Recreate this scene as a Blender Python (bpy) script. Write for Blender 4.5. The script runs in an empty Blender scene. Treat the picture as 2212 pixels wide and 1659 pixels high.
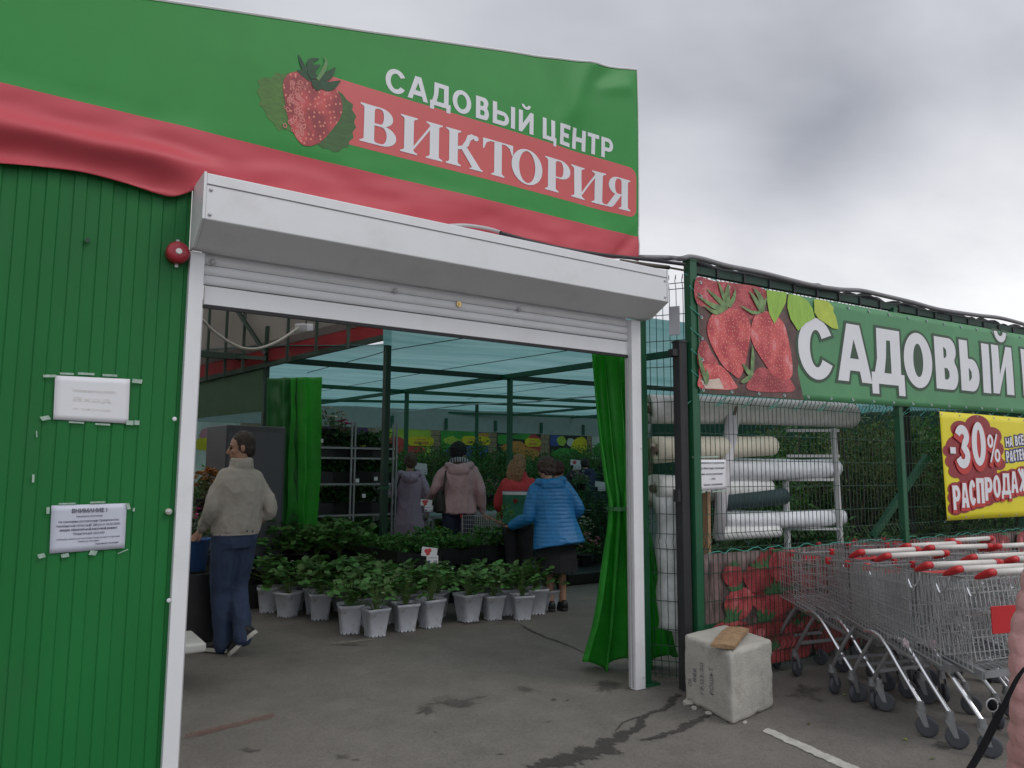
import bpy, bmesh, math, random
from mathutils import Vector, Matrix, noise as mn
from mathutils.geometry import delaunay_2d_cdt
R = math.radians
random.seed(11)
S = bpy.context.scene
COL = S.collection

# ------------------------------------------------------------------ camera
YAW, PITCH, ROLL, FOC, CH = R(33.93), R(6.53), R(0.295), 1620.0, 1.55
FW = Vector((math.sin(YAW)*math.cos(PITCH), math.cos(YAW)*math.cos(PITCH), math.sin(PITCH)))
_r0 = Vector((math.cos(YAW), -math.sin(YAW), 0)); _u0 = _r0.cross(FW)
RT = math.cos(ROLL)*_r0 + math.sin(ROLL)*_u0
UP = -math.sin(ROLL)*_r0 + math.cos(ROLL)*_u0
CAM = Vector((0, 0, CH))
cd = bpy.data.cameras.new('camera'); cd.sensor_width = 36; cd.sensor_fit = 'HORIZONTAL'
cd.lens = FOC/2212*36; cd.clip_start = .05; cd.clip_end = 3000
co = bpy.data.objects.new('camera', cd); COL.objects.link(co)
m3 = Matrix((RT, UP, -FW)).transposed()
co.matrix_world = Matrix.Translation(CAM) @ m3.to_4x4()
S.camera = co
# survey helpers: sight line through a point of the 2212-wide photograph
def ray(u, v): return FW*FOC + RT*(u-1106) - UP*(v-829.5)
def G(u, v, z=0.): d = ray(u, v); return CAM + d*((z-CH)/d.z)
def W(u, v, Y): d = ray(u, v); return CAM + d*(Y/d.y)
def DD(u, v, dist): return CAM + ray(u, v)*(dist/FOC)

# ------------------------------------------------------------------ world and sun
S.view_settings.view_transform = 'Standard'; S.view_settings.look = 'None'
S.view_settings.exposure = EXPO = 0.44; S.view_settings.gamma = 1
SUN_EL, SUN_AZ = R(48), R(150)      # high, behind the camera to the right
w = bpy.data.worlds.new('World'); S.world = w; w.use_nodes = True
nt = w.node_tree; N = nt.nodes; L = nt.links; N.clear()
def nd(tree, kind, **kw):
    n = tree.nodes.new(kind)
    for k, v in kw.items(): setattr(n, k, v)
    return n
out = nd(nt, 'ShaderNodeOutputWorld'); bg = nd(nt, 'ShaderNodeBackground'); bg.inputs[1].default_value = .1
L.new(bg.outputs[0], out.inputs[0])
sky = nd(nt, 'ShaderNodeTexSky', sky_type='NISHITA', sun_disc=False, sun_elevation=SUN_EL, sun_rotation=SUN_AZ)
tc = nd(nt, 'ShaderNodeTexCoord')
def vmath(op, a, b=None, tree=nt):
    n = nd(tree, 'ShaderNodeVectorMath', operation=op); tree.links.new(a, n.inputs[0])
    if b is not None:
        if hasattr(b, 'is_linked'): tree.links.new(b, n.inputs[1])
        else: n.inputs[1].default_value = b
    return n
def fmath(op, a, b=None, tree=nt, clamp=False):
    n = nd(tree, 'ShaderNodeMath', operation=op, use_clamp=clamp)
    for i, x in ((0, a), (1, b)):
        if x is None: continue
        if hasattr(x, 'is_linked'): tree.links.new(x, n.inputs[i])
        else: n.inputs[i].default_value = x
    return n.outputs[0]
# cloud deck: project the view direction onto a layer so that clouds flatten towards the horizon
sep = nd(nt, 'ShaderNodeSeparateXYZ'); L.new(tc.outputs['Generated'], sep.inputs[0])
zc = fmath('ADD', fmath('MAXIMUM', sep.outputs[2], 0.), .22)
comb = nd(nt, 'ShaderNodeCombineXYZ')
L.new(fmath('DIVIDE', sep.outputs[0], zc), comb.inputs[0]); L.new(fmath('DIVIDE', sep.outputs[1], zc), comb.inputs[1])
n1 = nd(nt, 'ShaderNodeTexNoise'); n1.inputs['Scale'].default_value = .9; n1.inputs['Detail'].default_value = 5; n1.inputs['Roughness'].default_value = .56; n1.inputs['Distortion'].default_value = .15
mp = nd(nt, 'ShaderNodeMapping'); mp.inputs['Location'].default_value = (3.3, 1.2, 0); mp.inputs['Rotation'].default_value = (0, 0, R(20)); mp.inputs['Scale'].default_value = (1, 1.5, 1)
L.new(comb.outputs[0], mp.inputs[0]); L.new(mp.outputs[0], n1.inputs[0])
def blob(u, v, spread):
    d = ray(u, v).normalized()
    dt = vmath('DOT_PRODUCT', tc.outputs['Generated'], tuple(d)).outputs['Value']
    n = nd(nt, 'ShaderNodeMapRange', interpolation_type='SMOOTHSTEP'); L.new(dt, n.inputs[0])
    n.inputs[1].default_value = math.cos(R(spread)); n.inputs[2].default_value = 1
    return n.outputs[0]
val = fmath('ADD', fmath('MULTIPLY', fmath('SUBTRACT', n1.outputs[0], .5), .72), .645)
val = fmath('SUBTRACT', val, fmath('MULTIPLY', blob(1650, 330, 26), .13))
val = fmath('SUBTRACT', val, fmath('MULTIPLY', blob(1950, 350, 20), .05))
val = fmath('ADD', val, fmath('MULTIPLY', blob(2080, 640, 15), .46))
val = fmath('ADD', val, fmath('MULTIPLY', blob(1450, 560, 12), .26))
val = fmath('ADD', val, fmath('MULTIPLY', blob(2250, 50, 11), .12))
val = fmath('MAXIMUM', fmath('MINIMUM', val, 1.05), .3)
tint = nd(nt, 'ShaderNodeMix', data_type='RGBA'); L.new(fmath('SUBTRACT', fmath('MULTIPLY', val, 1.6), .6, clamp=True), tint.inputs[0])
tint.inputs[6].default_value = (.95, .985, 1.1, 1); tint.inputs[7].default_value = (1, 1, 1.01, 1)
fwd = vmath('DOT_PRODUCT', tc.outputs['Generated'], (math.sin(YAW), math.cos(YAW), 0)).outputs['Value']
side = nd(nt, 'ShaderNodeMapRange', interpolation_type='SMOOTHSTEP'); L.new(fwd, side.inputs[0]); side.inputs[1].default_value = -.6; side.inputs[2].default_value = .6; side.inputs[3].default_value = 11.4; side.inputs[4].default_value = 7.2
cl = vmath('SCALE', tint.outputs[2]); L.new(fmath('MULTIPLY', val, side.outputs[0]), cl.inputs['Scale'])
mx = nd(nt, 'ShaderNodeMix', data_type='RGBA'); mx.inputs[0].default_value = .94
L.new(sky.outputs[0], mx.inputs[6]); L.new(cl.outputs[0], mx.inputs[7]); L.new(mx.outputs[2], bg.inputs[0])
sd = bpy.data.lights.new('sun', 'SUN'); sd.energy = .6; sd.angle = R(25); sd.color = (1, .965, .92)
so = bpy.data.objects.new('sun', sd); COL.objects.link(so)
so.rotation_euler = (math.pi/2-SUN_EL, 0, math.pi-SUN_AZ)

# ------------------------------------------------------------------ materials
def srgb(r, g, b):
    f = lambda c: (c/255/12.92 if c/255 <= .04045 else ((c/255+.055)/1.055)**2.4)
    return (f(r), f(g), f(b))
MATS = {}
def mat(name, col, rough=.6, var=.12, scale=5., bump=0., bscale=90., metal=0., island=0., trans=0., spec=.5, dirt=None, stretch=None):
    if name in MATS: return MATS[name]
    m = bpy.data.materials.new(name); m.use_nodes = True; t = m.node_tree
    p = t.nodes['Principled BSDF']; p.inputs['Roughness'].default_value = rough; p.inputs['Metallic'].default_value = metal
    p.inputs['Specular IOR Level'].default_value = spec
    c = nd(t, 'ShaderNodeTexCoord'); src = c.outputs['Object']
    if stretch:
        q = nd(t, 'ShaderNodeMapping'); q.inputs['Scale'].default_value = stretch; t.links.new(src, q.inputs[0]); src = q.outputs[0]
    n = nd(t, 'ShaderNodeTexNoise'); n.inputs['Scale'].default_value = scale; n.inputs['Detail'].default_value = 6; n.inputs['Roughness'].default_value = .65
    t.links.new(src, n.inputs[0])
    mr = nd(t, 'ShaderNodeMapRange'); t.links.new(n.outputs[0], mr.inputs[0]); mr.inputs[1].default_value = .28; mr.inputs[2].default_value = .72
    k = nd(t, 'ShaderNodeMix', data_type='RGBA'); t.links.new(mr.outputs[0], k.inputs[0])
    k.inputs[6].default_value = (*[x*(1-var) for x in col], 1); k.inputs[7].default_value = (*[min(1, x*(1+var)) for x in col], 1)
    res = k.outputs[2]
    if dirt:
        dcol, amount, ds = dirt
        n3 = nd(t, 'ShaderNodeTexNoise'); n3.inputs['Scale'].default_value = ds; n3.inputs['Detail'].default_value = 8; n3.inputs['Roughness'].default_value = .7
        t.links.new(src, n3.inputs[0])
        r3 = nd(t, 'ShaderNodeMapRange', interpolation_type='SMOOTHSTEP'); t.links.new(n3.outputs[0], r3.inputs[0]); r3.inputs[1].default_value = .5; r3.inputs[2].default_value = .75; r3.inputs[4].default_value = amount
        k3 = nd(t, 'ShaderNodeMix', data_type='RGBA'); t.links.new(r3.outputs[0], k3.inputs[0]); t.links.new(res, k3.inputs[6]); k3.inputs[7].default_value = (*dcol, 1); res = k3.outputs[2]
    if island:
        g = nd(t, 'ShaderNodeNewGeometry'); r2 = nd(t, 'ShaderNodeMapRange'); t.links.new(g.outputs['Random Per Island'], r2.inputs[0])
        r2.inputs[3].default_value = 1-island; r2.inputs[4].default_value = 1+island
        h = nd(t, 'ShaderNodeHueSaturation'); t.links.new(res, h.inputs['Color']); t.links.new(r2.outputs[0], h.inputs['Value'])
        r4 = nd(t, 'ShaderNodeMapRange'); t.links.new(g.outputs['Random Per Island'], r4.inputs[0]); r4.inputs[3].default_value = .47; r4.inputs[4].default_value = .52
        t.links.new(r4.outputs[0], h.inputs['Hue']); res = h.outputs[0]
    t.links.new(res, p.inputs['Base Color'])
    if bump:
        b = nd(t, 'ShaderNodeBump'); b.inputs['Strength'].default_value = bump; b.inputs['Distance'].default_value = .01
        n2 = nd(t, 'ShaderNodeTexNoise'); n2.inputs['Scale'].default_value = bscale; n2.inputs['Detail'].default_value = 4
        t.links.new(src, n2.inputs[0]); t.links.new(n2.outputs[0], b.inputs['Height']); t.links.new(b.outputs[0], p.inputs['Normal'])
    if trans:
        o = t.nodes['Material Output']; tr = nd(t, 'ShaderNodeBsdfTranslucent'); t.links.new(res, tr.inputs[0])
        ms = nd(t, 'ShaderNodeMixShader'); ms.inputs[0].default_value = trans
        t.links.new(p.outputs[0], ms.inputs[1]); t.links.new(tr.outputs[0], ms.inputs[2]); t.links.new(ms.outputs[0], o.inputs[0])
    MATS[name] = m; return m

# ------------------------------------------------------------------ mesh builder
class MB:
    def __init__(s): s.v = []; s.f = []
    def add(s, vs, fs):
        o = len(s.v); s.v += [tuple(x) for x in vs]; s.f += [tuple(i+o for i in q) for q in fs]; return s
    def box(s, c, d, M=None):
        x, y, z = [a/2 for a in d]
        vs = [Vector((i*x, j*y, k*z)) for i in (-1, 1) for j in (-1, 1) for k in (-1, 1)]
        if M is not None: vs = [M @ q for q in vs]
        vs = [q + Vector(c) for q in vs]
        return s.add(vs, [(0, 1, 3, 2), (4, 6, 7, 5), (0, 4, 5, 1), (2, 3, 7, 6), (0, 2, 6, 4), (1, 5, 7, 3)])
    def bar(s, a, b, wx, wy=None, roll=0.):
        a = Vector(a); b = Vector(b); wy = wy or wx; d = b-a; q = d.normalized()
        u = q.cross(Vector((0, 0, 1))); u = Vector((1, 0, 0)) if u.length < 1e-4 else u.normalized(); t = u.cross(q)
        vs = [p + u*(i*wx/2) + t*(j*wy/2) for p in (a, b) for i, j in ((-1, -1), (1, -1), (1, 1), (-1, 1))]
        return s.add(vs, [(0, 1, 2, 3), (7, 6, 5, 4)] + [(i, i+4, (i+1) % 4+4, (i+1) % 4) for i in range(4)])
    def tube(s, path, r, n=8, cap=True, sq=None):
        P = [Vector(p) for p in path]; rs = r if isinstance(r, (list, tuple)) else [r]*len(P)
        o = len(s.v); ref = None
        for i, p in enumerate(P):
            d = (P[min(i+1, len(P)-1)]-P[max(i-1, 0)]); d = d.normalized() if d.length > 1e-9 else Vector((0, 0, 1))
            if ref is None:
                ref = Vector((0, 0, 1)) if abs(d.z) < .9 else Vector((1, 0, 0))
            u = (ref - d*ref.dot(d))
            u = u.normalized() if u.length > 1e-6 else d.orthogonal().normalized(); ref = u; t = d.cross(u)
            for k in range(n):
                a = 2*math.pi*(k+.5)/n
                s.v.append(tuple(p + u*math.cos(a)*rs[i] + t*math.sin(a)*rs[i]*(sq or 1)))
        for i in range(len(P)-1):
            for k in range(n): s.f.append((o+i*n+k, o+i*n+(k+1) % n, o+(i+1)*n+(k+1) % n, o+(i+1)*n+k))
        if cap:
            s.f.append(tuple(o+k for k in reversed(range(n)))); s.f.append(tuple(o+(len(P)-1)*n+k for k in range(n)))
        return s
    def rings(s, rings, cap=True):
        n = len(rings[0]); o = len(s.v)
        for q in rings: s.v += [tuple(x) for x in q]
        for i in range(len(rings)-1):
            for k in range(n): s.f.append((o+i*n+k, o+i*n+(k+1) % n, o+(i+1)*n+(k+1) % n, o+(i+1)*n+k))
        if cap:
            s.f.append(tuple(o+k for k in reversed(range(n)))); s.f.append(tuple(o+(len(rings)-1)*n+k for k in range(n)))
        return s
    def grid(s, fn, nu, nv):
        o = len(s.v)
        for j in range(nv+1):
            for i in range(nu+1): s.v.append(tuple(fn(i/nu, j/nv)))
        for j in range(nv):
            for i in range(nu):
                a = o+j*(nu+1)+i; s.f.append((a, a+1, a+nu+2, a+nu+1))
        return s
    def ball(s, c, r, nu=12, nv=8, M=None):
        c = Vector(c); r = Vector(r) if hasattr(r, '__len__') else Vector((r, r, r)); rg = []
        for j in range(1, nv):
            ph = math.pi*j/nv
            rg.append([Vector((math.sin(ph)*math.cos(2*math.pi*k/nu)*r.x, math.sin(ph)*math.sin(2*math.pi*k/nu)*r.y, -math.cos(ph)*r.z)) for k in range(nu)])
        if M is not None: rg = [[M @ q for q in g] for g in rg]
        rg = [[q + c for q in g] for g in rg]
        top = Vector((0, 0, r.z)); bot = -top
        if M is not None: top = M @ top; bot = M @ bot
        o = len(s.v); s.rings(rg, cap=False); a = len(s.v); s.v += [tuple(c+bot), tuple(c+top)]
        e = o+(nv-2)*nu
        for k in range(nu):
            s.f.append((a, o+(k+1) % nu, o+k)); s.f.append((a+1, e+k, e+(k+1) % nu))
        return s
    def mesh(s, name, smooth=False):
        me = bpy.data.meshes.new(name); me.from_pydata(s.v, [], s.f); me.update()
        if smooth: me.shade_smooth()
        return me

def tag(o, label=None, cat=None, group=None, kind=None):
    if label: o['label'] = label
    if cat: o['category'] = cat
    if group: o['group'] = group
    if kind: o['kind'] = kind
    return o
def thing(name, label, cat, loc=(0, 0, 0), rz=0., group=None):
    o = bpy.data.objects.new(name, None); COL.objects.link(o); o.empty_display_size = .1
    o.location = loc; o.rotation_euler = (0, 0, rz)
    return tag(o, label, cat, group)
def base_matrix(o):
    M = Matrix.LocRotScale(o.location, o.rotation_euler, o.scale)
    return base_matrix(o.parent) @ M if o.parent else M
def part(name, mb, m, parent=None, smooth=False, world=False, mods=None, solid=0.):
    me = mb if isinstance(mb, bpy.types.Mesh) else mb.mesh(name, smooth)
    if world and parent is not None: me.transform(base_matrix(parent).inverted())
    if m is not None: me.materials.clear(); me.materials.append(m)
    o = bpy.data.objects.new(name, me); COL.objects.link(o); o.parent = parent
    if solid:
        q = o.modifiers.new('thickness', 'SOLIDIFY'); q.thickness = solid; q.offset = 0
    if mods: mods(o)
    return o
def bevel(wd=.004, seg=2):
    def f(o):
        b = o.modifiers.new('bevel', 'BEVEL'); b.width = wd; b.segments = seg; b.limit_method = 'ANGLE'; b.angle_limit = R(40)
        o.data.shade_smooth()
        o.modifiers.new('normals', 'WEIGHTED_NORMAL').keep_sharp = False
    return f
def solo(name, mb, m, label, cat, loc=(0, 0, 0), rz=0., group=None, **kw):
    o = part(name, mb, m, None, **kw); o.location = loc; o.rotation_euler = (0, 0, rz)
    return tag(o, label, cat, group)
def struct(name, mb, m, **kw): return tag(part(name, mb, m, None, **kw), kind='structure')
def dup(root, loc, rz=0., label=None, group=None, scale=None):
    r = root.copy(); COL.objects.link(r); r.location = loc; r.rotation_euler = (0, 0, rz)
    if scale: r.scale = (scale, scale, scale)
    if label: r['label'] = label
    if group: r['group'] = group
    for ch in list(root.children):
        c = ch.copy(); COL.objects.link(c); c.parent = r
        for g in list(ch.children):
            d = g.copy(); COL.objects.link(d); d.parent = c
    return r
# flat shapes (outline plus holes) filled to a mesh, in a 2-D plane
def fill(loops):
    vs = []; es = []
    for lp in loops:
        o = len(vs); n = len(lp); vs += [Vector((p[0], p[1])) for p in lp]; es += [(o+i, o+(i+1) % n) for i in range(n)]
    r = delaunay_2d_cdt(vs, es, [], 0, 1e-6)
    def wn(lp, x, y):
        w_ = 0; n = len(lp)
        for i in range(n):
            x0, y0 = lp[i][0], lp[i][1]; x1, y1 = lp[(i+1) % n][0], lp[(i+1) % n][1]
            if (y0 <= y) != (y1 <= y) and x < x0+(y-y0)/(y1-y0)*(x1-x0): w_ += 1 if y1 > y0 else -1
        return w_
    P = [(v.x, v.y) for v in r[0]]; fs = []
    for f in r[2]:
        x = sum(P[i][0] for i in f)/len(f); y = sum(P[i][1] for i in f)/len(f)
        if wn(loops[0], x, y) and not any(wn(lp, x, y) for lp in loops[1:]): fs.append(tuple(f))
    return P, fs
_G = {}
def glyph(ch, bold=.03):
    k = (ch, bold)
    if k in _G: return _G[k]
    c = bpy.data.curves.new('t', 'FONT'); c.body = ch; c.size = 1; c.offset = bold; c.resolution_u = 6
    o = bpy.data.objects.new('t', c); me = o.to_mesh()
    vs = [(v.co.x, v.co.y) for v in me.vertices]; fs = [tuple(p.vertices) for p in me.polygons]
    o.to_mesh_clear(); bpy.data.objects.remove(o); bpy.data.curves.remove(c)
    _G[k] = (vs, fs); return _G[k]
_h = [p[1] for p in glyph('Н', 0)[0]]; CAP0, CAP1 = min(_h), max(_h)
def arc(cx, cy, rx, ry, a0, a1, n=14): return [(cx+rx*math.cos(R(a0+(a1-a0)*i/n)), cy+ry*math.sin(R(a0+(a1-a0)*i/n))) for i in range(n+1)]
def stroke(pts, w):
    l, r = [], []
    for i, p in enumerate(pts):
        a, b = pts[max(i-1, 0)], pts[min(i+1, len(pts)-1)]; dx, dy = b[0]-a[0], b[1]-a[1]; q = math.hypot(dx, dy) or 1
        l.append((p[0]-dy/q*w/2, p[1]+dx/q*w/2)); r.append((p[0]+dy/q*w/2, p[1]-dx/q*w/2))
    return l+r[::-1]
def sans(ch, r, T=.25):
    """heavy sans letter of cap height 1 and width r: list of shapes, each a list of loops"""
    H_ = T*.86
    if ch == 'С': return [[arc(r/2, .5, r/2, .515, 30, 330, 28)+arc(r/2, .5, r/2-T, .515-H_, 326, 34, 24)]]
    if ch in 'О0': return [[arc(r/2, .5, r/2, .515, 0, 360, 36)[:-1], arc(r/2, .5, r/2-T, .515-H_, 0, 360, 30)[:-1]]]
    if ch == 'А': return [[[(0, 0), (T, 0), (T+.05*r, .19), (r-T-.05*r, .19), (r-T, 0), (r, 0), (r/2+T*.62, 1), (r/2-T*.62, 1)], [(r/2-.13*r, .40), (r/2+.13*r, .40), (r/2, .74)]]]
    if ch == 'Д': return [[[(0, -.18), (.2*r, -.18), (.2*r, 0), (r*.8, 0), (r*.8, -.18), (r, -.18), (r, H_), (r*.9, H_), (r*.9, 1), (.2*r, 1), (.18*r, .45), (.1*r, H_), (0, H_)], [(.1*r+T*.95, H_), (r*.9-T, H_), (r*.9-T, 1-H_), (.2*r+T*.95, 1-H_), (.18*r+T*.9, .48)]]]
    if ch == 'В':
        o = [(0, 0)]+arc(r-.30*r, .285, .30*r, .285, -90, 55, 12)+arc(r-.36*r, .76, .31*r, .24, -45, 90, 12)+[(0, 1)]; x = r-T*1.02
        return [[o, [(T, .19), (x-.05, .19), (x, .25), (x, .34), (x-.05, .41), (T, .41)], [(T, .60), (x-.10, .60), (x-.05, .65), (x-.05, .76), (x-.10, .81), (T, .81)]]]
    if ch in 'ЬЫ':
        w = r if ch == 'Ь' else r-T*1.45; o = [(0, 0)]+arc(w-.40*w, .32, .40*w, .32, -90, 90, 14)+[(T, .64), (T, 1), (0, 1)]; x = w-T*.98
        return [[o, [(T, .2), (x-.06, .2), (x, .27), (x, .38), (x-.06, .45), (T, .45)]]]+([[[(r-T, 0), (r, 0), (r, 1), (r-T, 1)]]] if ch == 'Ы' else [])
    if ch in 'ИЙ':
        o = [[[(0, 0), (T*.82, 0), (r-T, .60), (r-T, 0), (r, 0), (r, 1), (r-T*.82, 1), (T, .40), (T, 1), (0, 1)]]]
        if ch == 'Й': o.append([arc(r/2, 1.30, .30*r, .22, 180, 360, 14)+arc(r/2, 1.30, .13*r, .09, 360, 180, 10)])
        return o
    if ch == 'Ц': return [[[(0, 0), (r-.17, 0), (r-.17, -.2), (r, -.2), (r, H_), (r-.08, H_), (r-.08, 1), (r-.08-T, 1), (r-.08-T, H_), (T, H_), (T, 1), (0, 1)]]]
    if ch == 'Е': return [[[(0, 0), (r, 0), (r, H_), (T, H_), (T, .40), (r*.9, .40), (r*.9, .60), (T, .60), (T, 1-H_), (r, 1-H_), (r, 1), (0, 1)]]]
    if ch == 'Н': return [[[(0, 0), (T, 0), (T, .39), (r-T, .39), (r-T, 0), (r, 0), (r, 1), (r-T, 1), (r-T, .61), (T, .61), (T, 1), (0, 1)]]]
    if ch == 'Т': return [[[(r/2-T/2, 0), (r/2+T/2, 0), (r/2+T/2, 1-H_), (r, 1-H_), (r, 1), (0, 1), (0, 1-H_), (r/2-T/2, 1-H_)]]]
    if ch == 'П': return [[[(0, 0), (T, 0), (T, 1-H_), (r-T, 1-H_), (r-T, 0), (r, 0), (r, 1), (0, 1)]]]
    if ch == 'Р':
        x = r-T*.98; return [[[(0, 0), (T, 0), (T, .34)]+arc(r-.42*r, .67, .42*r, .33, -90, 90, 14)+[(0, 1)], [(T, .53), (x-.06, .53), (x, .60), (x, .73), (x-.06, .81), (T, .81)]]]
    if ch == 'Я': return [[[(r-x, z) for x, z in lp] for lp in sh] for sh in sans('Р', r, T)]+[[[(0, 0), (T, 0), (r*.62, .36), (r*.34, .40)]]]
    if ch == 'Ж': return [[stroke([(r/2, 0), (r/2, 1)], T)], [stroke([(T*.5, 0), (r/2, .5), (T*.5, 1)], T*.85)], [stroke([(r-T*.5, 0), (r/2, .5), (r-T*.5, 1)], T*.85)]]
    if ch == '3': return [[stroke(arc(r*.46, .735, r*.36, .17, 165, -70, 16)[:-1]+arc(r*.46, .285, r*.38, .185, 75, -165, 16), T)]]
    if ch == '%': return [[arc(r*.24, .74, r*.24, .24, 0, 360, 22)[:-1], arc(r*.24, .74, r*.09, .13, 0, 360, 18)[:-1]], [arc(r*.76, .24, r*.24, .24, 0, 360, 22)[:-1], arc(r*.76, .24, r*.09, .13, 0, 360, 18)[:-1]], [stroke([(r*.2, 0), (r*.8, 1)], T*.45)]]
    return [[[(0, 0), (r, 0), (r, 1), (0, 1)]]]
def grown(lp, g):
    n = len(lp); ar = sum(lp[i][0]*lp[(i+1) % n][1]-lp[(i+1) % n][0]*lp[i][1] for i in range(n)); s_ = 1 if ar > 0 else -1; o = []
    for i in range(n):
        a, b, c = lp[i-1], lp[i], lp[(i+1) % n]; d1 = (b[0]-a[0], b[1]-a[1]); d2 = (c[0]-b[0], c[1]-b[1]); l1 = math.hypot(*d1) or 1; l2 = math.hypot(*d2) or 1
        nx, ny = d1[1]/l1+d2[1]/l2, -d1[0]/l1-d2[0]/l2; q = math.hypot(nx, ny) or 1; k = min(1.6, 2/max(.5, q))
        o.append((b[0]+s_*nx/q*g*k, b[1]+s_*ny/q*g*k))
    return o
def put_glyph(mb, ch, x0, x1, z0, z1, fn, T=.25, grow=0., aspect=1., cut=0., dz=.0004):
    """heavy letter fitted to x0..x1 and baseline z0 .. cap height z1; fn(x, z, lift) gives the 3-D point; aspect = true width over the width it is meant to be read at"""
    h = z1-z0; r = (x1-x0)/h/aspect
    for i, sh in enumerate(sans(ch, r, T)):
        lps = [grown(sh[0], grow)] if grow else sh
        vs, fs = fill([[(x0+x*h*aspect, z0+z*h) for x, z in lp] for lp in lps])
        if cut: vs, fs = cutgrid(vs, fs, cut)
        mb.add([fn(x, z, i*dz) for x, z in vs], fs)
def write_line(mb, text, x0, z0, h, fn, bold=.015, width=None):
    """a line of small writing, letter height h, starting at x0"""
    c = bpy.data.curves.new('t', 'FONT'); c.body = text; c.size = 1; c.offset = bold; c.resolution_u = 2
    o = bpy.data.objects.new('t', c); me = o.to_mesh()
    vs = [(v.co.x, v.co.y) for v in me.vertices]; fs = [tuple(p.vertices) for p in me.polygons]
    o.to_mesh_clear(); bpy.data.objects.remove(o); bpy.data.curves.remove(c)
    if not vs: return
    xa = min(p[0] for p in vs); xb = max(p[0] for p in vs); k = h/(CAP1-CAP0); kx = width/(xb-xa) if width else k
    mb.add([fn(x0+(x-xa)*kx, z0+z*k) for x, z in vs], fs)
def cutgrid(vs, fs, step):
    """split a flat 2-D mesh into cells so that it can follow a wavy cloth"""
    bm = bmesh.new(); B = [bm.verts.new((x, y, 0)) for x, y in vs]
    for f in fs:
        try: bm.faces.new([B[i] for i in f])
        except ValueError: pass
    xs = [p[0] for p in vs]; ys = [p[1] for p in vs]
    for ax, lo, hi in ((0, min(xs), max(xs)), (1, min(ys), max(ys))):
        a = math.ceil(lo/step)*step
        while a < hi:
            n = Vector((1, 0, 0)) if ax == 0 else Vector((0, 1, 0))
            bmesh.ops.bisect_plane(bm, geom=bm.verts[:]+bm.edges[:]+bm.faces[:], plane_co=n*a, plane_no=n); a += step
    bm.verts.index_update()
    r = [(v.co.x, v.co.y) for v in bm.verts], [tuple(v.index for v in f.verts) for f in bm.faces]
    bm.free(); return r
def curve(pts, n=8):
    """Catmull-Rom through points"""
    P = [Vector(p) for p in pts]; P = [P[0]*2-P[1]] + P + [P[-1]*2-P[-2]]; o = []
    for i in range(1, len(P)-2):
        for k in range(n):
            t = k/n; a, b, c, d = P[i-1:i+3]
            o.append(.5*((2*b) + (c-a)*t + (2*a-5*b+4*c-d)*t*t + (3*b-a-3*c+d)*t**3))
    return o+[P[-2]]
def wobble(p, s, a): return a*mn.noise(Vector(p)*s)
# ------------------------------------------------------------------ ground
def ground_mat():
    m = mat('asphalt', (.142, .131, .115), rough=.85, var=.14, scale=1.3, bump=.35, bscale=140, dirt=((.19, .18, .165), .6, .55))
    t = m.node_tree; p = t.nodes['Principled BSDF']; src = p.inputs['Base Color'].links[0].from_socket; c = nd(t, 'ShaderNodeTexCoord')
    v = nd(t, 'ShaderNodeTexVoronoi'); v.inputs['Scale'].default_value = 95; t.links.new(c.outputs['Object'], v.inputs[0])
    sp_ = nd(t, 'ShaderNodeSeparateColor'); t.links.new(v.outputs['Color'], sp_.inputs[0]); mr = nd(t, 'ShaderNodeMapRange'); t.links.new(sp_.outputs[0], mr.inputs[0]); mr.inputs[3].default_value = .86; mr.inputs[4].default_value = 1.15
    n = nd(t, 'ShaderNodeTexNoise'); n.inputs['Scale'].default_value = 3.2; n.inputs['Detail'].default_value = 9; n.inputs['Roughness'].default_value = .75; t.links.new(c.outputs['Object'], n.inputs[0])
    mr2 = nd(t, 'ShaderNodeMapRange'); t.links.new(n.outputs[0], mr2.inputs[0]); mr2.inputs[1].default_value = .3; mr2.inputs[2].default_value = .7; mr2.inputs[3].default_value = .82; mr2.inputs[4].default_value = 1.14
    hs = nd(t, 'ShaderNodeHueSaturation'); t.links.new(src, hs.inputs['Color']); t.links.new(fmath('MULTIPLY', mr.outputs[0], mr2.outputs[0], tree=t), hs.inputs['Value']); t.links.new(hs.outputs[0], p.inputs['Base Color'])
    return m
def fade_mat(name, col, lo, hi, scale, amt):
    m = mat(name, col, rough=.85, var=.25, scale=14); t = m.node_tree; p = t.nodes['Principled BSDF']; c = nd(t, 'ShaderNodeTexCoord'); a = nd(t, 'ShaderNodeAttribute', attribute_name='fade')
    n = nd(t, 'ShaderNodeTexNoise'); n.inputs['Scale'].default_value = scale; n.inputs['Detail'].default_value = 9; n.inputs['Roughness'].default_value = .72; t.links.new(c.outputs['Object'], n.inputs[0])
    q = fmath('ADD', a.outputs['Fac'], fmath('MULTIPLY', fmath('SUBTRACT', n.outputs[0], .5, tree=t), 2.2, tree=t), tree=t)
    mr = nd(t, 'ShaderNodeMapRange', interpolation_type='SMOOTHSTEP'); t.links.new(q, mr.inputs[0]); mr.inputs[1].default_value = lo; mr.inputs[2].default_value = hi; mr.inputs[4].default_value = amt; t.links.new(mr.outputs[0], p.inputs['Alpha']); return m
def faded(mb, fades, name, m):
    me = mb.mesh(name); at = me.attributes.new('fade', 'FLOAT', 'POINT')
    for i, f in enumerate(fades): at.data[i].value = f
    return struct(name, me, m)
gm = MB()
gm.grid(lambda a, b: Vector((-60+a*160, -40+b*160, 0)), 40, 40)
struct('ground', gm, ground_mat())
far = MB()
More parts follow.
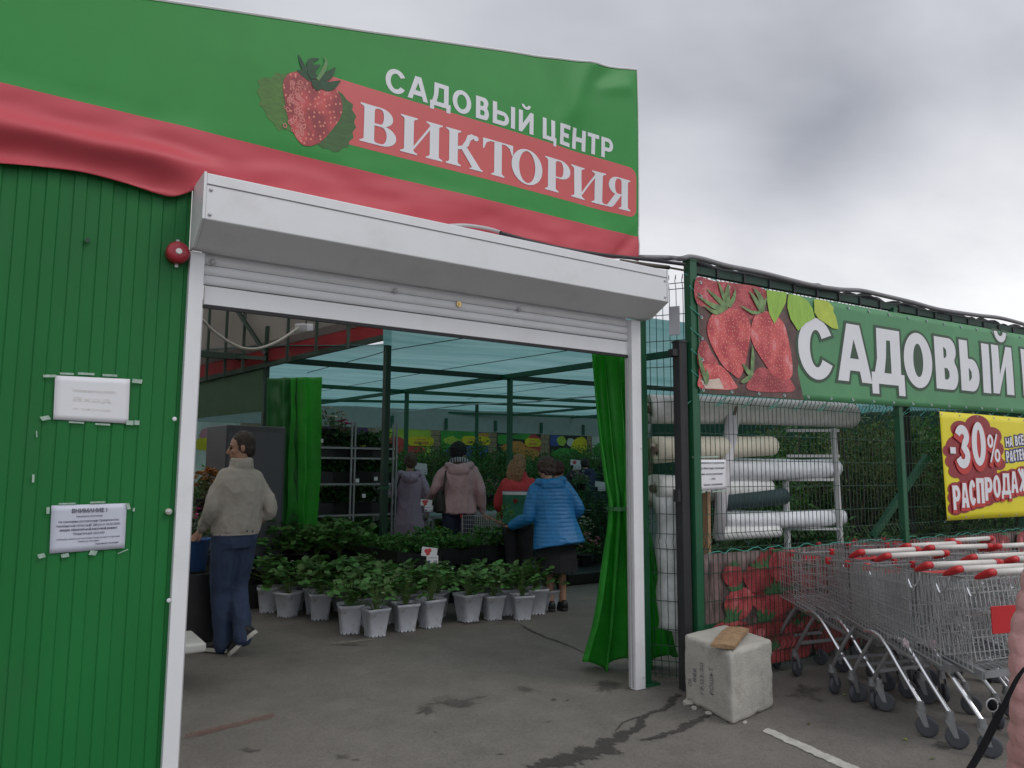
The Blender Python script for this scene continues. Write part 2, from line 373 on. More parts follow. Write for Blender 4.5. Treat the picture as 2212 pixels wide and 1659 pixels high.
for a, b in (((-1500, -1500), (1500, -40)), ((-1500, 120), (1500, 1500)), ((-1500, -40), (-60, 120)), ((100, -40), (1500, 120))):
    far.add([(a[0], a[1], -.001), (b[0], a[1], -.001), (b[0], b[1], -.001), (a[0], b[1], -.001)], [(0, 1, 2, 3)])
struct('distant_ground', far, mat('far_ground', (.11, .12, .08), var=.3, scale=.05))
def jag(pts, widths, amp, n=34, z=.004):
    """ragged strip on the asphalt following points"""
    P = curve([(p[0], p[1], 0) for p in pts], n); mb = MB(); o = []
    for i, p in enumerate(P):
        t = i/(len(P)-1); k = t*(len(widths)-1); j = min(int(k), len(widths)-2); wd = widths[j]*(1-(k-j))+widths[j+1]*(k-j)
        d = (P[min(i+1, len(P)-1)]-P[max(i-1, 0)]).normalized(); s = Vector((-d.y, d.x, 0))
        f1 = lambda q: mn.noise(Vector((t*len(P)*.11, q, widths[0]*50)))+.6*mn.noise(Vector((t*len(P)*.4, q+5, 1)))
        e1 = wd*max(.12, .5+.75*amp*f1(1)); e2 = wd*max(.12, .5+.75*amp*f1(9)); sh = s*wd*amp*.9*f1(20)
        o.append((p+s*e1+sh, p-s*e2+sh))
    for a, b in o: c_ = (a+b)/2; a = c_+(a-c_)*1.7; b = c_+(b-c_)*1.7; mb.v += [(a.x, a.y, z), (c_.x, c_.y, z), (b.x, b.y, z)]
    for i in range(len(o)-1): mb.f += [(3*i, 3*i+1, 3*i+4, 3*i+3), (3*i+1, 3*i+2, 3*i+5, 3*i+4)]
    return mb
crackm = fade_mat('crack_dirt', (.048, .045, .04), .15, .6, 22, .85)
def gp(*uv): return [G(u, v) for u, v in uv]
cr = [(gp((1465, 1500), (1440, 1530), (1395, 1545), (1378, 1575), (1330, 1600), (1265, 1630), (1150, 1665)), [.05, .035, .03, .05, .09, .13, .12], .55),
      (gp((1385, 1600), (1440, 1588), (1500, 1560), (1530, 1545)), [.03, .035, .05, .03], .6),
      (gp((1395, 1545), (1350, 1560), (1330, 1580)), [.015, .012, .008], .6),
      (gp((1125, 1350), (1165, 1372), (1215, 1390), (1265, 1412)), [.03, .022, .02, .01], .6)]
for k_, (pts, wd, am) in enumerate(cr): q_ = jag(pts, wd, am, z=.004+.0004*k_); faded(q_, [(0, .95, 0)[i % 3] for i in range(len(q_.v))], 'asphalt_crack', crackm)
damp = fade_mat('damp_asphalt', (.082, .076, .068), .2, .95, 6, .8)
def puddle(u, v, ru, rv, n=46, seed=0, z=.003):
    """ragged stain on the ground round a surveyed point"""
    mb = MB(); c = G(u, v); mb.v.append((c.x, c.y, z))
    for k in range(n):
        a = 2*math.pi*k/n; q = .72+.5*mn.noise(Vector((math.cos(a)*1.7, math.sin(a)*1.7, seed)))+.28*mn.noise(Vector((math.cos(a)*6, math.sin(a)*6, seed+9)))+random.uniform(-.05, .05)
        p = G(u+1.35*ru*math.cos(a)*q, v+1.35*rv*math.sin(a)*q); mb.v.append((p.x, p.y, z))
    for k in range(n): mb.f.append((0, 1+k, 1+(k+1) % n))
    return mb
for i, a in enumerate([(990, 1518, 95, 17), (920, 1535, 34, 17), (1130, 1490, 42, 9), (735, 1635, 26, 10), (770, 1642, 16, 5), (540, 1622, 30, 7), (1310, 1480, 50, 16), (1195, 1512, 10, 3), (1225, 1514, 8, 3), (940, 1582, 10, 4), (1080, 1630, 14, 4), (1185, 1560, 10, 2.5), (1740, 1495, 60, 24), (2030, 1610, 40, 12), (760, 1394, 50, 3), (1010, 1345, 60, 7)]):
    q_ = puddle(*a, seed=i*3.1, z=.003+.0004*(i % 3)); faded(q_, [1.]+[0.]*(len(q_.v)-1), 'damp_stain', damp)
# worn painted lines
def worn_line(uvs, z, m):
    P = gp(*uvs); mb = MB(); a, b, c, d = P; n = 40; fd = []
    for i in range(n+1):
        t = i/n; l = a.lerp(b, t); r = d.lerp(c, t); e = 1 if 1 < i < n-1 else 0
        for k, f in ((-.12, 0), (.15, .8), (.5, 1), (.85, .8), (1.12, 0)):
            p = l.lerp(r, k); mb.v.append((p.x, p.y, z)); fd.append(f*e)
        if i: mb.f += [(5*i-5+k, 5*i-4+k, 5*i+1+k, 5*i+k) for k in range(4)]
    faded(mb, fd, 'painted_line', m)
worn_line([(1652, 1570), (1900, 1680), (1865, 1682), (1640, 1578)], .005, fade_mat('worn_white_paint', (.46, .45, .41), .1, .62, 16, .92))
worn_line([(390, 1588), (600, 1538), (600, 1549), (390, 1601)], .0045, fade_mat('worn_red_paint', (.20, .10, .08), .1, 1.3, 9, .6))
worn_line([(712, 1390), (815, 1379), (815, 1383), (715, 1394)], .005, fade_mat('dusty_paint', (.26, .25, .21), .1, .9, 9, .7))

# ------------------------------------------------------------------ left shed wall
YF = 4.075
green_sheet = mat('green_painted_sheet', (.010, .140, .031), rough=.5, var=.14, scale=1.2, bump=.05, bscale=30, dirt=((.022, .12, .04), .6, 3), spec=.25, stretch=(1, 1, .35))
def corrugated(x0, x1, z0, z1, y):
    mb = MB(); xs = []; x = x0
    while x < x1:
        xs += [(x, 0), (x+.055, 0), (x+.061, .007), (x+.109, .007)]; x += .115
    xs = [p for p in xs if p[0] < x1]+[(x1, 0)]
    for x, d in xs: mb.v += [(x, y-d, z0), (x, y-d, z1)]
    for i in range(len(xs)-1): mb.f.append((2*i, 2*i+2, 2*i+3, 2*i+1))
    return mb
wl = thing('corrugated_wall', 'dark green corrugated sheet wall left of the entrance with two taped notices', 'wall', (-1.0, YF+.05, 0))
part('sheet', corrugated(-3.2, .727, 0.01, 3.2, YF+.045), green_sheet, wl, world=True, solid=.002)
b = MB(); b.box((-1.243, YF+.16, 1.6), (3.93, .16, 3.19)); part('wall_core', b, mat('dark_backing', (.03, .05, .035)), wl, world=True)
b = MB()
for x, z in ((.12, 2.72),):
    p = W(188, 520, YF+.03); b.tube([p, p-Vector((0, .012, 0))], .012, 8)
part('screw', b, mat('screw_green', (.01, .05, .02)), wl, world=True)

# ------------------------------------------------------------------ shop banner
P0 = W(318.6, 0, YF); P1 = W(774, 66.5, YF); P2 = W(1375, 153, YF)
def ztop(x):
    if x < P1.x: return P1.z+(P0.z-P1.z)/(P0.x-P1.x)*(x-P1.x)
    return P1.z+(P2.z-P1.z)/(P2.x-P1.x)*(x-P1.x)
XB1 = P2.x
def sst(a, b, x): t = max(0, min(1, (x-a)/(b-a))); return t*t*(3-2*t)
def zbot(x): return 2.955+.02*math.sin(x*7)+(.085)*sst(.60, .80, x)+.075*sst(1.2, 3.9, x)+.02*sst(1.9, 2.1, x)*(1-sst(2.5, 2.8, x))
def bdisp(x, z):
    y = .012*mn.noise(Vector((x*.9, z*1.3, 1)))
    low = 1-sst(3.18, 3.45, z)
    y += low*(.02*mn.noise(Vector((x*1.7, z*5, 4)))+.010*mn.noise(Vector((x*5.2-z*3, z*9, 7))))
    # rolled lower hem left of the shutter box
    lf = 1-sst(.5, .95, x); t = (z-2.96)/.33
    if 0 <= t <= 1.1: y += lf*(-.065*math.exp(-((t-.48)/.2)**2)+.012*math.exp(-((t-.12)/.16)**2))
    # corner creases at the upper right
    dx = XB1-x; dz = ztop(XB1)-z
    y += -.022*math.exp(-((dx-.42-.45*dz)/.09)**2)*sst(0., .1, dz)*(1-sst(.5, .85, dz))
    y += .018*math.exp(-((dx-.18-1.1*dz)/.12)**2)*(1-sst(.35, .7, dx))
    y += -.012*math.exp(-((dz-.14-.3*dx)/.06)**2)*sst(.02, .1, dx)*(1-sst(.3, .6, dx))
    y += .012*math.exp(-((dx-1.05+.55*dz)/.16)**2)*sst(0, .2, dz)
    y += .025*math.exp(-(((dx-.06)-.8*(3.32-z))/.06)**2)*low*(1-sst(.2, .5, dx))
    return y
def bpt(x, z, o=0.): return Vector((x, YF+bdisp(x, z)-o, z))
sb = thing('shop_banner', 'long green and red shop banner with strawberry over the shutter', 'banner', (2, YF, 3))
cb = MB(); NX, NZ = 300, 110; XB0 = -1.6
def cpt(a, b):
    x = XB0+(XB1-XB0)*a; z0 = zbot(x); z = z0+(ztop(x)-z0)*b; return bpt(x, z)
cb.grid(cpt, NX, NZ)
bmn = mat('banner_print', (.028, .25, .045), rough=.5, var=.1, scale=1.1, spec=.35)
t = bmn.node_tree; pr = t.nodes['Principled BSDF']; src = pr.inputs['Base Color'].links[0].from_socket
g = nd(t, 'ShaderNodeNewGeometry'); sx = nd(t, 'ShaderNodeSeparateXYZ'); t.links.new(g.outputs['Position'], sx.inputs[0])
gt = fmath('LESS_THAN', sx.outputs[2], 3.325, tree=t); k = nd(t, 'ShaderNodeMix', data_type='RGBA'); t.links.new(gt, k.inputs[0]); t.links.new(src, k.inputs[6]); k.inputs[7].default_value = (.50, .066, .085, 1)
t.links.new(k.outputs[2], pr.inputs['Base Color'])
part('cloth', cb, bmn, sb, world=True, smooth=True, solid=.002)
# white hem along the top
hb = MB(); hb.tube([bpt(XB0+(XB1-XB0)*i/80, ztop(XB0+(XB1-XB0)*i/80)+.008) for i in range(81)], .009, 6); hb.tube([bpt(XB1+.003, ztop(XB1)-i*.05) for i in range(int((ztop(XB1)-3.12)/.05)+1)], .006, 6)
part('hem', hb, mat('white_hem', (.7, .7, .7)), sb, world=True)
# red plate behind the name
XL = W(735, 180, YF).x; ZR0 = W(1370, 470, YF).z; ZR1 = W(1370, 365, YF).z
XR = W(1374, 400, YF).x; rr = .07
plate = [(XL-.12, ZR0), (XR-rr, ZR0)]+[(XR-rr+rr*math.sin(a), ZR0+rr-rr*math.cos(a)) for a in [R(15*i) for i in range(1, 7)]]+[(XR-rr+rr*math.cos(a), ZR1-rr+rr*math.sin(a)) for a in [R(15*i) for i in range(0, 6)]]+[(XR-rr, ZR1), (XL-.12, ZR1)]
def printed(name, vs, fs, m, parent, off, step=.035, pt=bpt):
    vs, fs = cutgrid(vs, fs, step); mb = MB(); mb.add([pt(x, z, off) for x, z in vs], fs)
    return part(name, mb, m, parent, world=True, smooth=True)
red_print = mat('red_print', (.55, .085, .085), rough=.38, var=.05, scale=2)
white_print = mat('white_print', (.66, .67, .7), rough=.4, var=.03)
printed('name_panel', *fill([plate]), red_print, sb, .0016)
# upper line of lettering
def ux(u, v): return W(u, v, YF).x
up_u = [('С', 833, 878, 180), ('А', 881, 925, 190), ('Д', 929, 973, 205), ('О', 977, 1017, 218), ('В', 1027, 1055, 230), ('Ы', 1063, 1111, 248), ('Й', 1119, 1151, 262), ('Ц', 1171, 1201, 285), ('Е', 1209, 1231, 295), ('Н', 1237, 1265, 300), ('Т', 1269, 1293, 310), ('Р', 1298, 1323, 318)]
zb0 = (W(849, 199, YF).z+W(1305, 341, YF).z)/2; zb1 = (W(855, 149, YF).z+W(1310, 300, YF).z)/2
lt_ = MB()
for ch, ua, ub, vv in up_u: put_glyph(lt_, ch, ux(ua, vv), ux(ub, vv), zb0, zb1, lambda x, z, o: bpt(x, z, .0032+o), .22, cut=.035)
part('lettering', lt_, white_print, sb, world=True, smooth=True)
# the serif name, drawn glyph by glyph
def stem(x, w, e=.075, top=True, bot=True):
    o = []
    a, b = x-e, x+w+e
    lo = [(a, 0), (b, 0), (b, .035), (x+w+.02, .065), (x+w, .1)] if bot else [(x, 0), (x+w, 0)]
    hi = [(x+w, .9), (x+w+.02, .935), (b, .965), (b, 1), (a, 1), (a, .965), (x-.02, .935), (x, .9)] if top else [(x+w, 1), (x, 1)]
    return lo+hi+([(x, .1), (x-.02, .065), (a, .035)] if bot else [])
def bowl(x0, cx, cy, rx, ry, tx, ty, flip=1):
    return [[(x0, cy-ry)]+arc(cx, cy, rx, ry, -90, 90)+[(x0, cy+ry)], [(x0, cy-ry+ty)]+arc(cx, cy, rx-tx, ry-ty, -90, 90)+[(x0, cy+ry-ty)]]
def serif(ch):
    """list of shapes (each a list of loops) and the width"""
    if ch == 'В': return [[stem(.08, .2)], bowl(.279, .40, .755, .24, .245, .18, .045), bowl(.279, .42, .27, .29, .27, .19, .045)], .71
    if ch == 'И': return [[stem(.08, .19)], [stem(.60, .19)], [[(.26, .1), (.61, .80), (.61, .90), (.26, .2)]]], .87
    if ch == 'К': return [[stem(.08, .2)], [[(.279, .46), (.40, .50), (.53, .62), (.58, .80), (.66, .88)]+arc(.70, .90, .075, .075, 250, 470, 10)+[(.60, .99), (.50, .92), (.46, .76), (.38, .60), (.279, .55)]], [[(.34, .545), (.62, .06), (.60, .035), (.56, .03), (.56, 0), (.88, 0), (.88, .035), (.83, .06), (.50, .57), (.42, .56)]]], .88
    if ch == 'Т': return [[stem(.30, .2, top=False)], [[(0, 1), (.80, 1), (.80, .955), (0, .955)]], [[(0, .956), (0, .70), (.03, .70), (.09, .88), (.2, .956)]], [[(.8, .956), (.8, .70), (.77, .70), (.71, .88), (.6, .956)]]], .8
    if ch == 'О': return [[arc(.42, .5, .42, .52, 0, 360, 40)[:-1], arc(.42, .5, .22, .47, 0, 360, 40)[:-1]]], .84
    if ch == 'Р': return [[stem(.08, .2)], bowl(.279, .40, .715, .27, .285, .19, .045)], .67
    if ch == 'Я':
        s, w = serif('Р'); s = [[[(.75-x, z) for x, z in lp] for lp in sh] for sh in s]
        return s+[[[(.34, .45), (.46, .44), (.24, .06), (.2, .035), (.2, 0), (-.04, 0), (-.04, .035), (.05, .05), (.26, .42)]]], .76
big_u = [('В', 778, 857, 265), ('И', 865, 956, 290), ('К', 963, 1042, 312), ('Т', 1042, 1107, 330), ('О', 1104, 1171, 345), ('Р', 1177, 1233, 362), ('И', 1235, 1309, 385), ('Я', 1307, 1361, 410)]
zn0 = W(1355, 455, YF).z; zn1 = (W(785, 220, YF).z+W(1340, 386, YF).z)/2
for_l = MB(); idx = 0
for ch, ua, ub, vv in big_u:
    shapes, wd = serif(ch); xa, xb = ux(ua, vv), ux(ub, vv)
    allx = [p[0] for sh in shapes for lp in sh for p in lp]; a0, a1 = min(allx), max(allx)
    for sh in shapes:
        vs, fs = fill([[(xa+(x-a0)/(a1-a0)*(xb-xa), zn0+z*(zn1-zn0)) for x, z in lp] for lp in sh])
        vs, fs = cutgrid(vs, fs, .035); idx += 1
        for_l.add([bpt(x, z, .0032+.0003*(idx % 5)) for x, z in vs], fs)
part('lettering', for_l, white_print, sb, world=True, smooth=True)

# the printed strawberry
def px(pts, o, y=YF): return [(lambda p: (p.x, p.z))(W(u, v, y)) for u, v in pts]
def zz(x, y): return (553+.4*x, 55+.4*y)      # points read on an enlarged crop
leaf_l = [zz(*p) for p in [(0, 360), (20, 330), (5, 300), (40, 280), (80, 285), (110, 255), (150, 265), (190, 250), (215, 330), (210, 450), (230, 520), (200, 575), (150, 560), (120, 570), (95, 530), (60, 500), (40, 450), (15, 430), (25, 395)]]
leaf_r = [zz(*p) for p in [(440, 350), (470, 370), (490, 400), (525, 425), (520, 455), (543, 490), (530, 520), (542, 550), (522, 575), (528, 605), (505, 625), (500, 655), (470, 660), (450, 680), (420, 683), (395, 665), (360, 662), (330, 635), (380, 560)]]
berry = [zz(*p) for p in [(145, 320), (155, 285), (185, 258), (230, 250), (300, 262), (370, 290), (420, 330), (455, 380), (467, 440), (455, 500), (420, 550), (370, 610), (330, 640), (285, 652), (245, 640), (210, 595), (180, 530), (158, 430), (148, 370)]]
def smooth_loop(pts, n=4):
    P = [Vector((*p, 0)) for p in pts]; o = []
    for i in range(len(P)):
        a, b, c, d = P[i-1], P[i], P[(i+1) % len(P)], P[(i+2) % len(P)]
        for k in range(n):
            t = k/n; q = .5*((2*b)+(c-a)*t+(2*a-5*b+4*c-d)*t*t+(3*b-a-3*c+d)*t**3); o.append((q.x, q.y))
    return o
def leaf_mat(name, col, veins): return mat(name, col, rough=.5, var=.35, scale=9, stretch=(1.5, 1, 6))
printed('printed_leaf', *fill([px(leaf_l, 0)]), leaf_mat('leaf_print_a', (.06, .16, .02), 0), sb, .0022)
printed('printed_leaf', *fill([px(leaf_r, 0)]), leaf_mat('leaf_print_b', (.035, .105, .02), 0), sb, .0026)
def berry_mat(name='berry_print', scale=20., col=(.5, .05, .045), col2=(.30, .025, .03), seed=(.75, .4, .25), pale=(.75, .3, .28), size=.16, stretch=(1, 1, .8)):
    if name in MATS: return MATS[name]
    m = mat(name, col, rough=.4, var=.0); t = m.node_tree; p = t.nodes['Principled BSDF']
    c = nd(t, 'ShaderNodeTexCoord'); q = nd(t, 'ShaderNodeMapping'); q.inputs['Scale'].default_value = stretch; t.links.new(c.outputs['Object'], q.inputs[0])
    v = nd(t, 'ShaderNodeTexVoronoi'); v.inputs['Scale'].default_value = scale; v.inputs['Randomness'].default_value = .85; v.voronoi_dimensions = '2D'; s2 = nd(t, 'ShaderNodeSeparateXYZ'); c2 = nd(t, 'ShaderNodeCombineXYZ'); t.links.new(q.outputs[0], s2.inputs[0]); t.links.new(s2.outputs[0], c2.inputs[0]); t.links.new(s2.outputs[2], c2.inputs[1]); t.links.new(c2.outputs[0], v.inputs[0])
    n = nd(t, 'ShaderNodeTexNoise'); n.inputs['Scale'].default_value = scale*.24; n.inputs['Detail'].default_value = 3; t.links.new(q.outputs[0], n.inputs[0])
    k = nd(t, 'ShaderNodeMix', data_type='RGBA'); mr = nd(t, 'ShaderNodeMapRange', interpolation_type='SMOOTHSTEP'); t.links.new(n.outputs[0], mr.inputs[0]); mr.inputs[1].default_value = .38; mr.inputs[2].default_value = .62
    t.links.new(mr.outputs[0], k.inputs[0]); k.inputs[6].default_value = (*col2, 1); k.inputs[7].default_value = (*col, 1)
    e = nd(t, 'ShaderNodeMapRange', interpolation_type='SMOOTHSTEP'); t.links.new(n.outputs[0], e.inputs[0]); e.inputs[1].default_value = .6; e.inputs[2].default_value = .75; e.inputs[4].default_value = .7
    kp = nd(t, 'ShaderNodeMix', data_type='RGBA'); t.links.new(e.outputs[0], kp.inputs[0]); t.links.new(k.outputs[2], kp.inputs[6]); kp.inputs[7].default_value = (*pale, 1)
    s = fmath('LESS_THAN', v.outputs['Distance'], size, tree=t); k2 = nd(t, 'ShaderNodeMix', data_type='RGBA'); t.links.new(s, k2.inputs[0]); t.links.new(kp.outputs[2], k2.inputs[6]); k2.inputs[7].default_value = (*seed, 1)
    t.links.new(k2.outputs[2], p.inputs['Base Color']); return m
printed('printed_berry', *fill([px(smooth_loop(berry), 0)]), berry_mat('berry_print', 30., (.5, .06, .06), (.24, .025, .03), seed=(.62, .2, .14), size=.17), sb, .0042)
# pale netted highlight printed down the left of the berry
hl = MB()
for i in range(70):
    x = random.gauss(212, 26); y = random.uniform(310, 590); x += (y-320)*.04
    r = random.uniform(3, 7); c = px([zz(x, y)], 0)[0]; r2 = r*.0016
    vs, fs = fill([[(c[0]+r2*math.cos(a)*1.3, c[1]+r2*math.sin(a)*1.5) for a in [R(30*j) for j in range(12)]], [(c[0]+r2*.62*math.cos(a)*1.3, c[1]+r2*.62*math.sin(a)*1.5) for a in [R(30*j) for j in range(12)]]])
    hl.add([bpt(a, b, .0052+.0002*(i % 7)) for a, b in vs], fs)
part('printed_highlight', hl, mat('pale_pink_print', (.60, .20, .18)), sb, world=True)
cal = MB()
def blade(pts, w0, o, mb=cal, pt=bpt, y=YF):
    P = curve([(*p, 0) for p in px([zz(*q) for q in pts], 0, y)], 6); n = len(P); vs = []
    for i, p in enumerate(P):
        d = (P[min(i+1, n-1)]-P[max(i-1, 0)]).normalized(); s = Vector((-d.y, d.x, 0)); wv = w0*math.sin(math.pi*min(.97, .25+.75*i/(n-1)))**.8
        vs += [p+s*wv, p-s*wv]
    mb.add([pt(q.x, q.y, o) for q in vs], [(2*i, 2*i+1, 2*i+3, 2*i+2) for i in range(n-1)])
for i, (pts, wd) in enumerate([([(310, 290), (270, 265), (220, 245)], .03), ([(320, 285), (260, 230), (228, 158)], .018), ([(320, 290), (290, 220), (300, 190), (340, 180)], .018), ([(330, 290), (390, 270), (428, 228)], .025), ([(330, 300), (390, 330), (455, 300)], .03), ([(320, 295), (330, 330), (350, 345)], .03), ([(310, 290), (300, 240), (345, 215)], .025)]):
    blade(pts, wd, .0056+.0004*i)
part('printed_calyx', cal, mat('calyx_print', (.022, .07, .03), var=.4, scale=14), sb, world=True)
st = MB(); blade([(330, 295), (360, 250), (378, 200), (365, 168)], .012, .0092, st); part('printed_stalk', st, mat('stalk_print', (.12, .25, .09)), sb, world=True)
for i in range(2):
    pass

# ------------------------------------------------------------------ roller shutter
white_metal = mat('white_powder_coat', (.70, .705, .72), rough=.38, var=.03, scale=3, dirt=((.56, .555, .53), .5, 2.2))
grey_metal = mat('grey_aluminium', (.42, .42, .43), rough=.4, metal=.3, var=.05)
rs = thing('roller_shutter', 'white roller shutter pulled half up under its box over the entrance', 'shutter', (2.3, YF, 0))
X0, X1 = .728, 3.905
d = ray(445, 372); YB = .735*d.y/d.x; ZT = CH+d.z*.735/d.x
d = ray(445, 465); ZM = CH+d.z*.735/d.x
XE = W(1443, 588, YB).x
zb = W(413, 540, YF).z
prof = [(YF+.03, ZT+.0), (YB, ZT), (YB, ZM), (YF-.065, zb+.005), (YF+.03, zb+.005)]
b = MB(); b.rings([[Vector((x, y, z)) for y, z in prof] for x in (X0+.012, XE-.012)], cap=True); part('housing', b, white_metal, rs, world=True, mods=bevel(.006, 2))
def capmb(xa, xb_):
    c = MB(); pr2 = [(YF+.032, ZT+.003), (YB-.003, ZT+.003), (YB-.003, ZM), (YF-.066, zb+.002), (YF+.032, zb+.002)]
    return c.rings([[Vector((x, y, z)) for y, z in pr2] for x in (xa, xb_)], cap=True)
part('end_cap', capmb(X0, X0+.012), white_metal, rs, world=True); part('end_cap', capmb(XE-.012, XE), white_metal, rs, world=True)
b = MB(); b.box(((X0+XE)/2, YB-.002, ZT-.058), (XE-X0-.03, .004, .0035)); part('panel_joint', b, mat('joint_grey', (.12, .12, .12)), rs, world=True)
b = MB()
for x, z in ((X0+.035, ZT-.085), (X0+.035, ZM+.025), (XE-.035, ZT-.085), (XE-.035, ZM+.03)): b.ball((x, YB-.004, z), (.009, .005, .009))
part('screw', b, grey_metal, rs, world=True)
zo = W(800, 705, YF+.03).z
slats = MB(); z = zb; ZO = (W(441, 662, YF+.04).z+W(1364, 768, YF+.04).z)/2+.004; seg = []
hs = (zb-ZO-.11)/3
pr = [(YF+.075, zb+.12), (YF+.058, zb)]
for k in range(3):
    a = zb-.0-hs*k
    for i in range(9):
        tt = i/8; pr.append((YF+.055-.012*math.sin(math.pi*tt)**.6, a-hs*tt*.985))
    pr += [(YF+.075, a-hs*.985), (YF+.075, a-hs*.998)]
slats.rings([[Vector((x, y, z)) for y, z in pr] for x in (X0+.07, X1-.09)], cap=False)
b = MB()
for k in range(1, 4): b.box(((X0+X1)/2-.01, YF+.0575, zb-hs*k+.001), (X1-X0-.17, .008, .005))
part('slat_joint', b, mat('slat_gap', (.10, .10, .105)), rs, world=True)
sl = part('curtain', slats, white_metal, rs, world=True, smooth=False, solid=.001)
b = MB(); b.box(((X0+X1)/2, YF+.05, ZO+.052), (X1-X0-.17, .022, .1)); bb = part('bottom_bar', b, white_metal, rs, world=True, mods=bevel(.004))
b = MB(); b.box(((X0+X1)/2, YF+.05, ZO-.008), (X1-X0-.17, .018, .016)); part('rubber_seal', b, mat('black_rubber', (.02, .02, .022), rough=.7), rs, world=True)
b = MB(); c = W(992, 657, YF+.03); b.tube([c+Vector((0, .006, 0)), c-Vector((0, .002, 0))], .019, 14); b.tube([c-Vector((0, .002, 0)), c-Vector((0, .006, 0))], .008, 10)
part('lock_cylinder', b, mat('brass', (.6, .42, .2), metal=.9, rough=.35), rs, world=True)
for u, v in ((460, 566), (854, 628), (1122, 668)):
    c = W(u, v, YF+.03); b = MB(); b.ball(c, (.014, .012, .018)); part('stop_bolt', b, grey_metal, rs, world=True)
def guide(xa, xb_):
    b = MB(); b.box(((xa+xb_)/2, YF+.03, zb/2), (xb_-xa, .06, zb-.008)); return b
part('guide_rail', guide(X0, X0+.072), white_metal, rs, world=True, mods=bevel(.003))
part('guide_rail', guide(X1-.092, X1), white_metal, rs, world=True, mods=bevel(.003))
for c_, d_ in (((X0+.072+.004, YF+.045, 1.2), (.008, .05, 2.36)), ((X1-.092-.012, YF+.02, 1.2), (.006, .01, 2.36)), ((X1-.092-.012, YF+.055, 1.2), (.006, .01, 2.36))):
    b = MB(); b.box(c_, d_); part('brush_seal', b, grey_metal, rs, world=True)
b = MB()
for u, v in ((377, 905), (365, 1297), (1385, 968), (1391, 1462)): b.ball(W(u, v, YF-.001), (.011, .004, .011), 10, 6)
part('cover_plug', b, mat('plug_grey', (.62, .62, .64)), rs, world=True)

# siren, bell push
al = thing('alarm_siren', 'round red alarm siren on the green wall beside the shutter box', 'alarm', tuple(W(384, 546, YF-.0)))
b = MB(); b.rings([[Vector((r*math.cos(R(15*k)), y, r*math.sin(R(15*k)))) for k in range(24)] for y, r in ((.035, .056), (-.015, .056), (-.028, .05), (-.034, .03))]); part('body', b, mat('red_plastic', (.33, .018, .03), rough=.35), al, smooth=True)
b = MB(); b.rings([[Vector((r*math.cos(R(15*k)), y, r*math.sin(R(15*k)))) for k in range(24)] for y, r in ((-.034, .016), (-.04, .014))]); part('lens', b, mat('clear_white', (.7, .68, .66), rough=.2), al)
b = MB(); b.box((0, .02, .062), (.016, .012, .022)); b.box((0, .02, -.062), (.016, .012, .022)); part('mounting_tab', b, grey_metal, al)
bp = thing('bell_push', 'small round chrome button on the green wall beside the door frame', 'button', tuple(W(364, 1105, YF+.02)))
b = MB(); b.rings([[Vector((r*math.cos(R(20*k)), y, r*math.sin(R(20*k)))) for k in range(18)] for y, r in ((.02, .016), (-.012, .016), (-.016, .012))]); part('rim', b, mat('chrome_warm', (.55, .52, .45), metal=.8, rough=.3), bp, smooth=False)
b = MB(); b.ball((0, -.016, 0), (.009, .005, .009)); part('button_cap', b, grey_metal, bp)
# ------------------------------------------------------------------ mesh fence to the right
FA = R(-2.7); FT = Vector((math.cos(FA), math.sin(FA), 0)); FN = Vector((math.sin(FA), -math.cos(FA), 0)); F0 = Vector((4.2, 3.86, 0))
def FP(s, z, o=0.): return F0 + FT*s + FN*o + Vector((0, 0, z))
def FS(u, v, o=0.):
    d = ray(u, v); q = F0+FN*o; t = (q-CAM).dot(FN)/d.dot(FN); p = CAM+d*t
    return (p-q).dot(FT), p.z
def FQ(u, v, o=0.): s, z = FS(u, v, o); return FP(s, z, o)
wire_m = mat('green_wire', (.012, .05, .03), rough=.5, var=.2, scale=3)
post_m = mat('green_post', (.010, .085, .035), rough=.45, var=.2, scale=3)
dark_m = mat('dark_steel_post', (.018, .018, .02), rough=.6, var=.3)
def bendz(z0, z1):
    zs = [(z0, 0.)]
    for c in (.23, 1.03, 2.12, 2.98):
        if z0 < c < z1: zs += [(c-.055, 0), (c, .035), (c+.055, 0)]
    return zs+[(z1, 0.)]
def wires(org, dirv, nrm, length, z0, z1, step=.05):
    mb = MB(); n = int(length/step); zs = bendz(z0, z1)
    for i in range(n+1):
        s = min(length, i*step); mb.tube([org+dirv*s+nrm*o+Vector((0, 0, z)) for z, o in zs], .0026, 4, cap=False)
    hz = sorted([z0+.02, z1-.03, .23-.055, .23+.055, 1.03-.055, 1.03+.055, 2.12-.055, 2.12+.055, 2.98-.055, 2.98+.055, .4, .6, .8, 1.23, 1.43, 1.63, 1.83, 2.33, 2.53, 2.73])
    for z in hz:
        if z0 <= z <= z1: mb.bar(org+Vector((0, 0, z))-nrm*.004, org+dirv*length+Vector((0, 0, z))-nrm*.004, .0052)
    return mb
PW = 2.55; names = ['first', 'second', 'third', 'fourth']
s0 = .06
for i, nm in enumerate(('next to the corner post behind the strawberry end of the banner', 'behind the left half of the yellow sale sign', 'beyond the yellow sale sign, far right')):
    solo('wire_fence', wires(FP(s0+i*PW+.03, 0), FT, FN, PW-.06, .06, 3.02), wire_m, 'green wire fence '+nm, 'fence', group='wire fence panels')
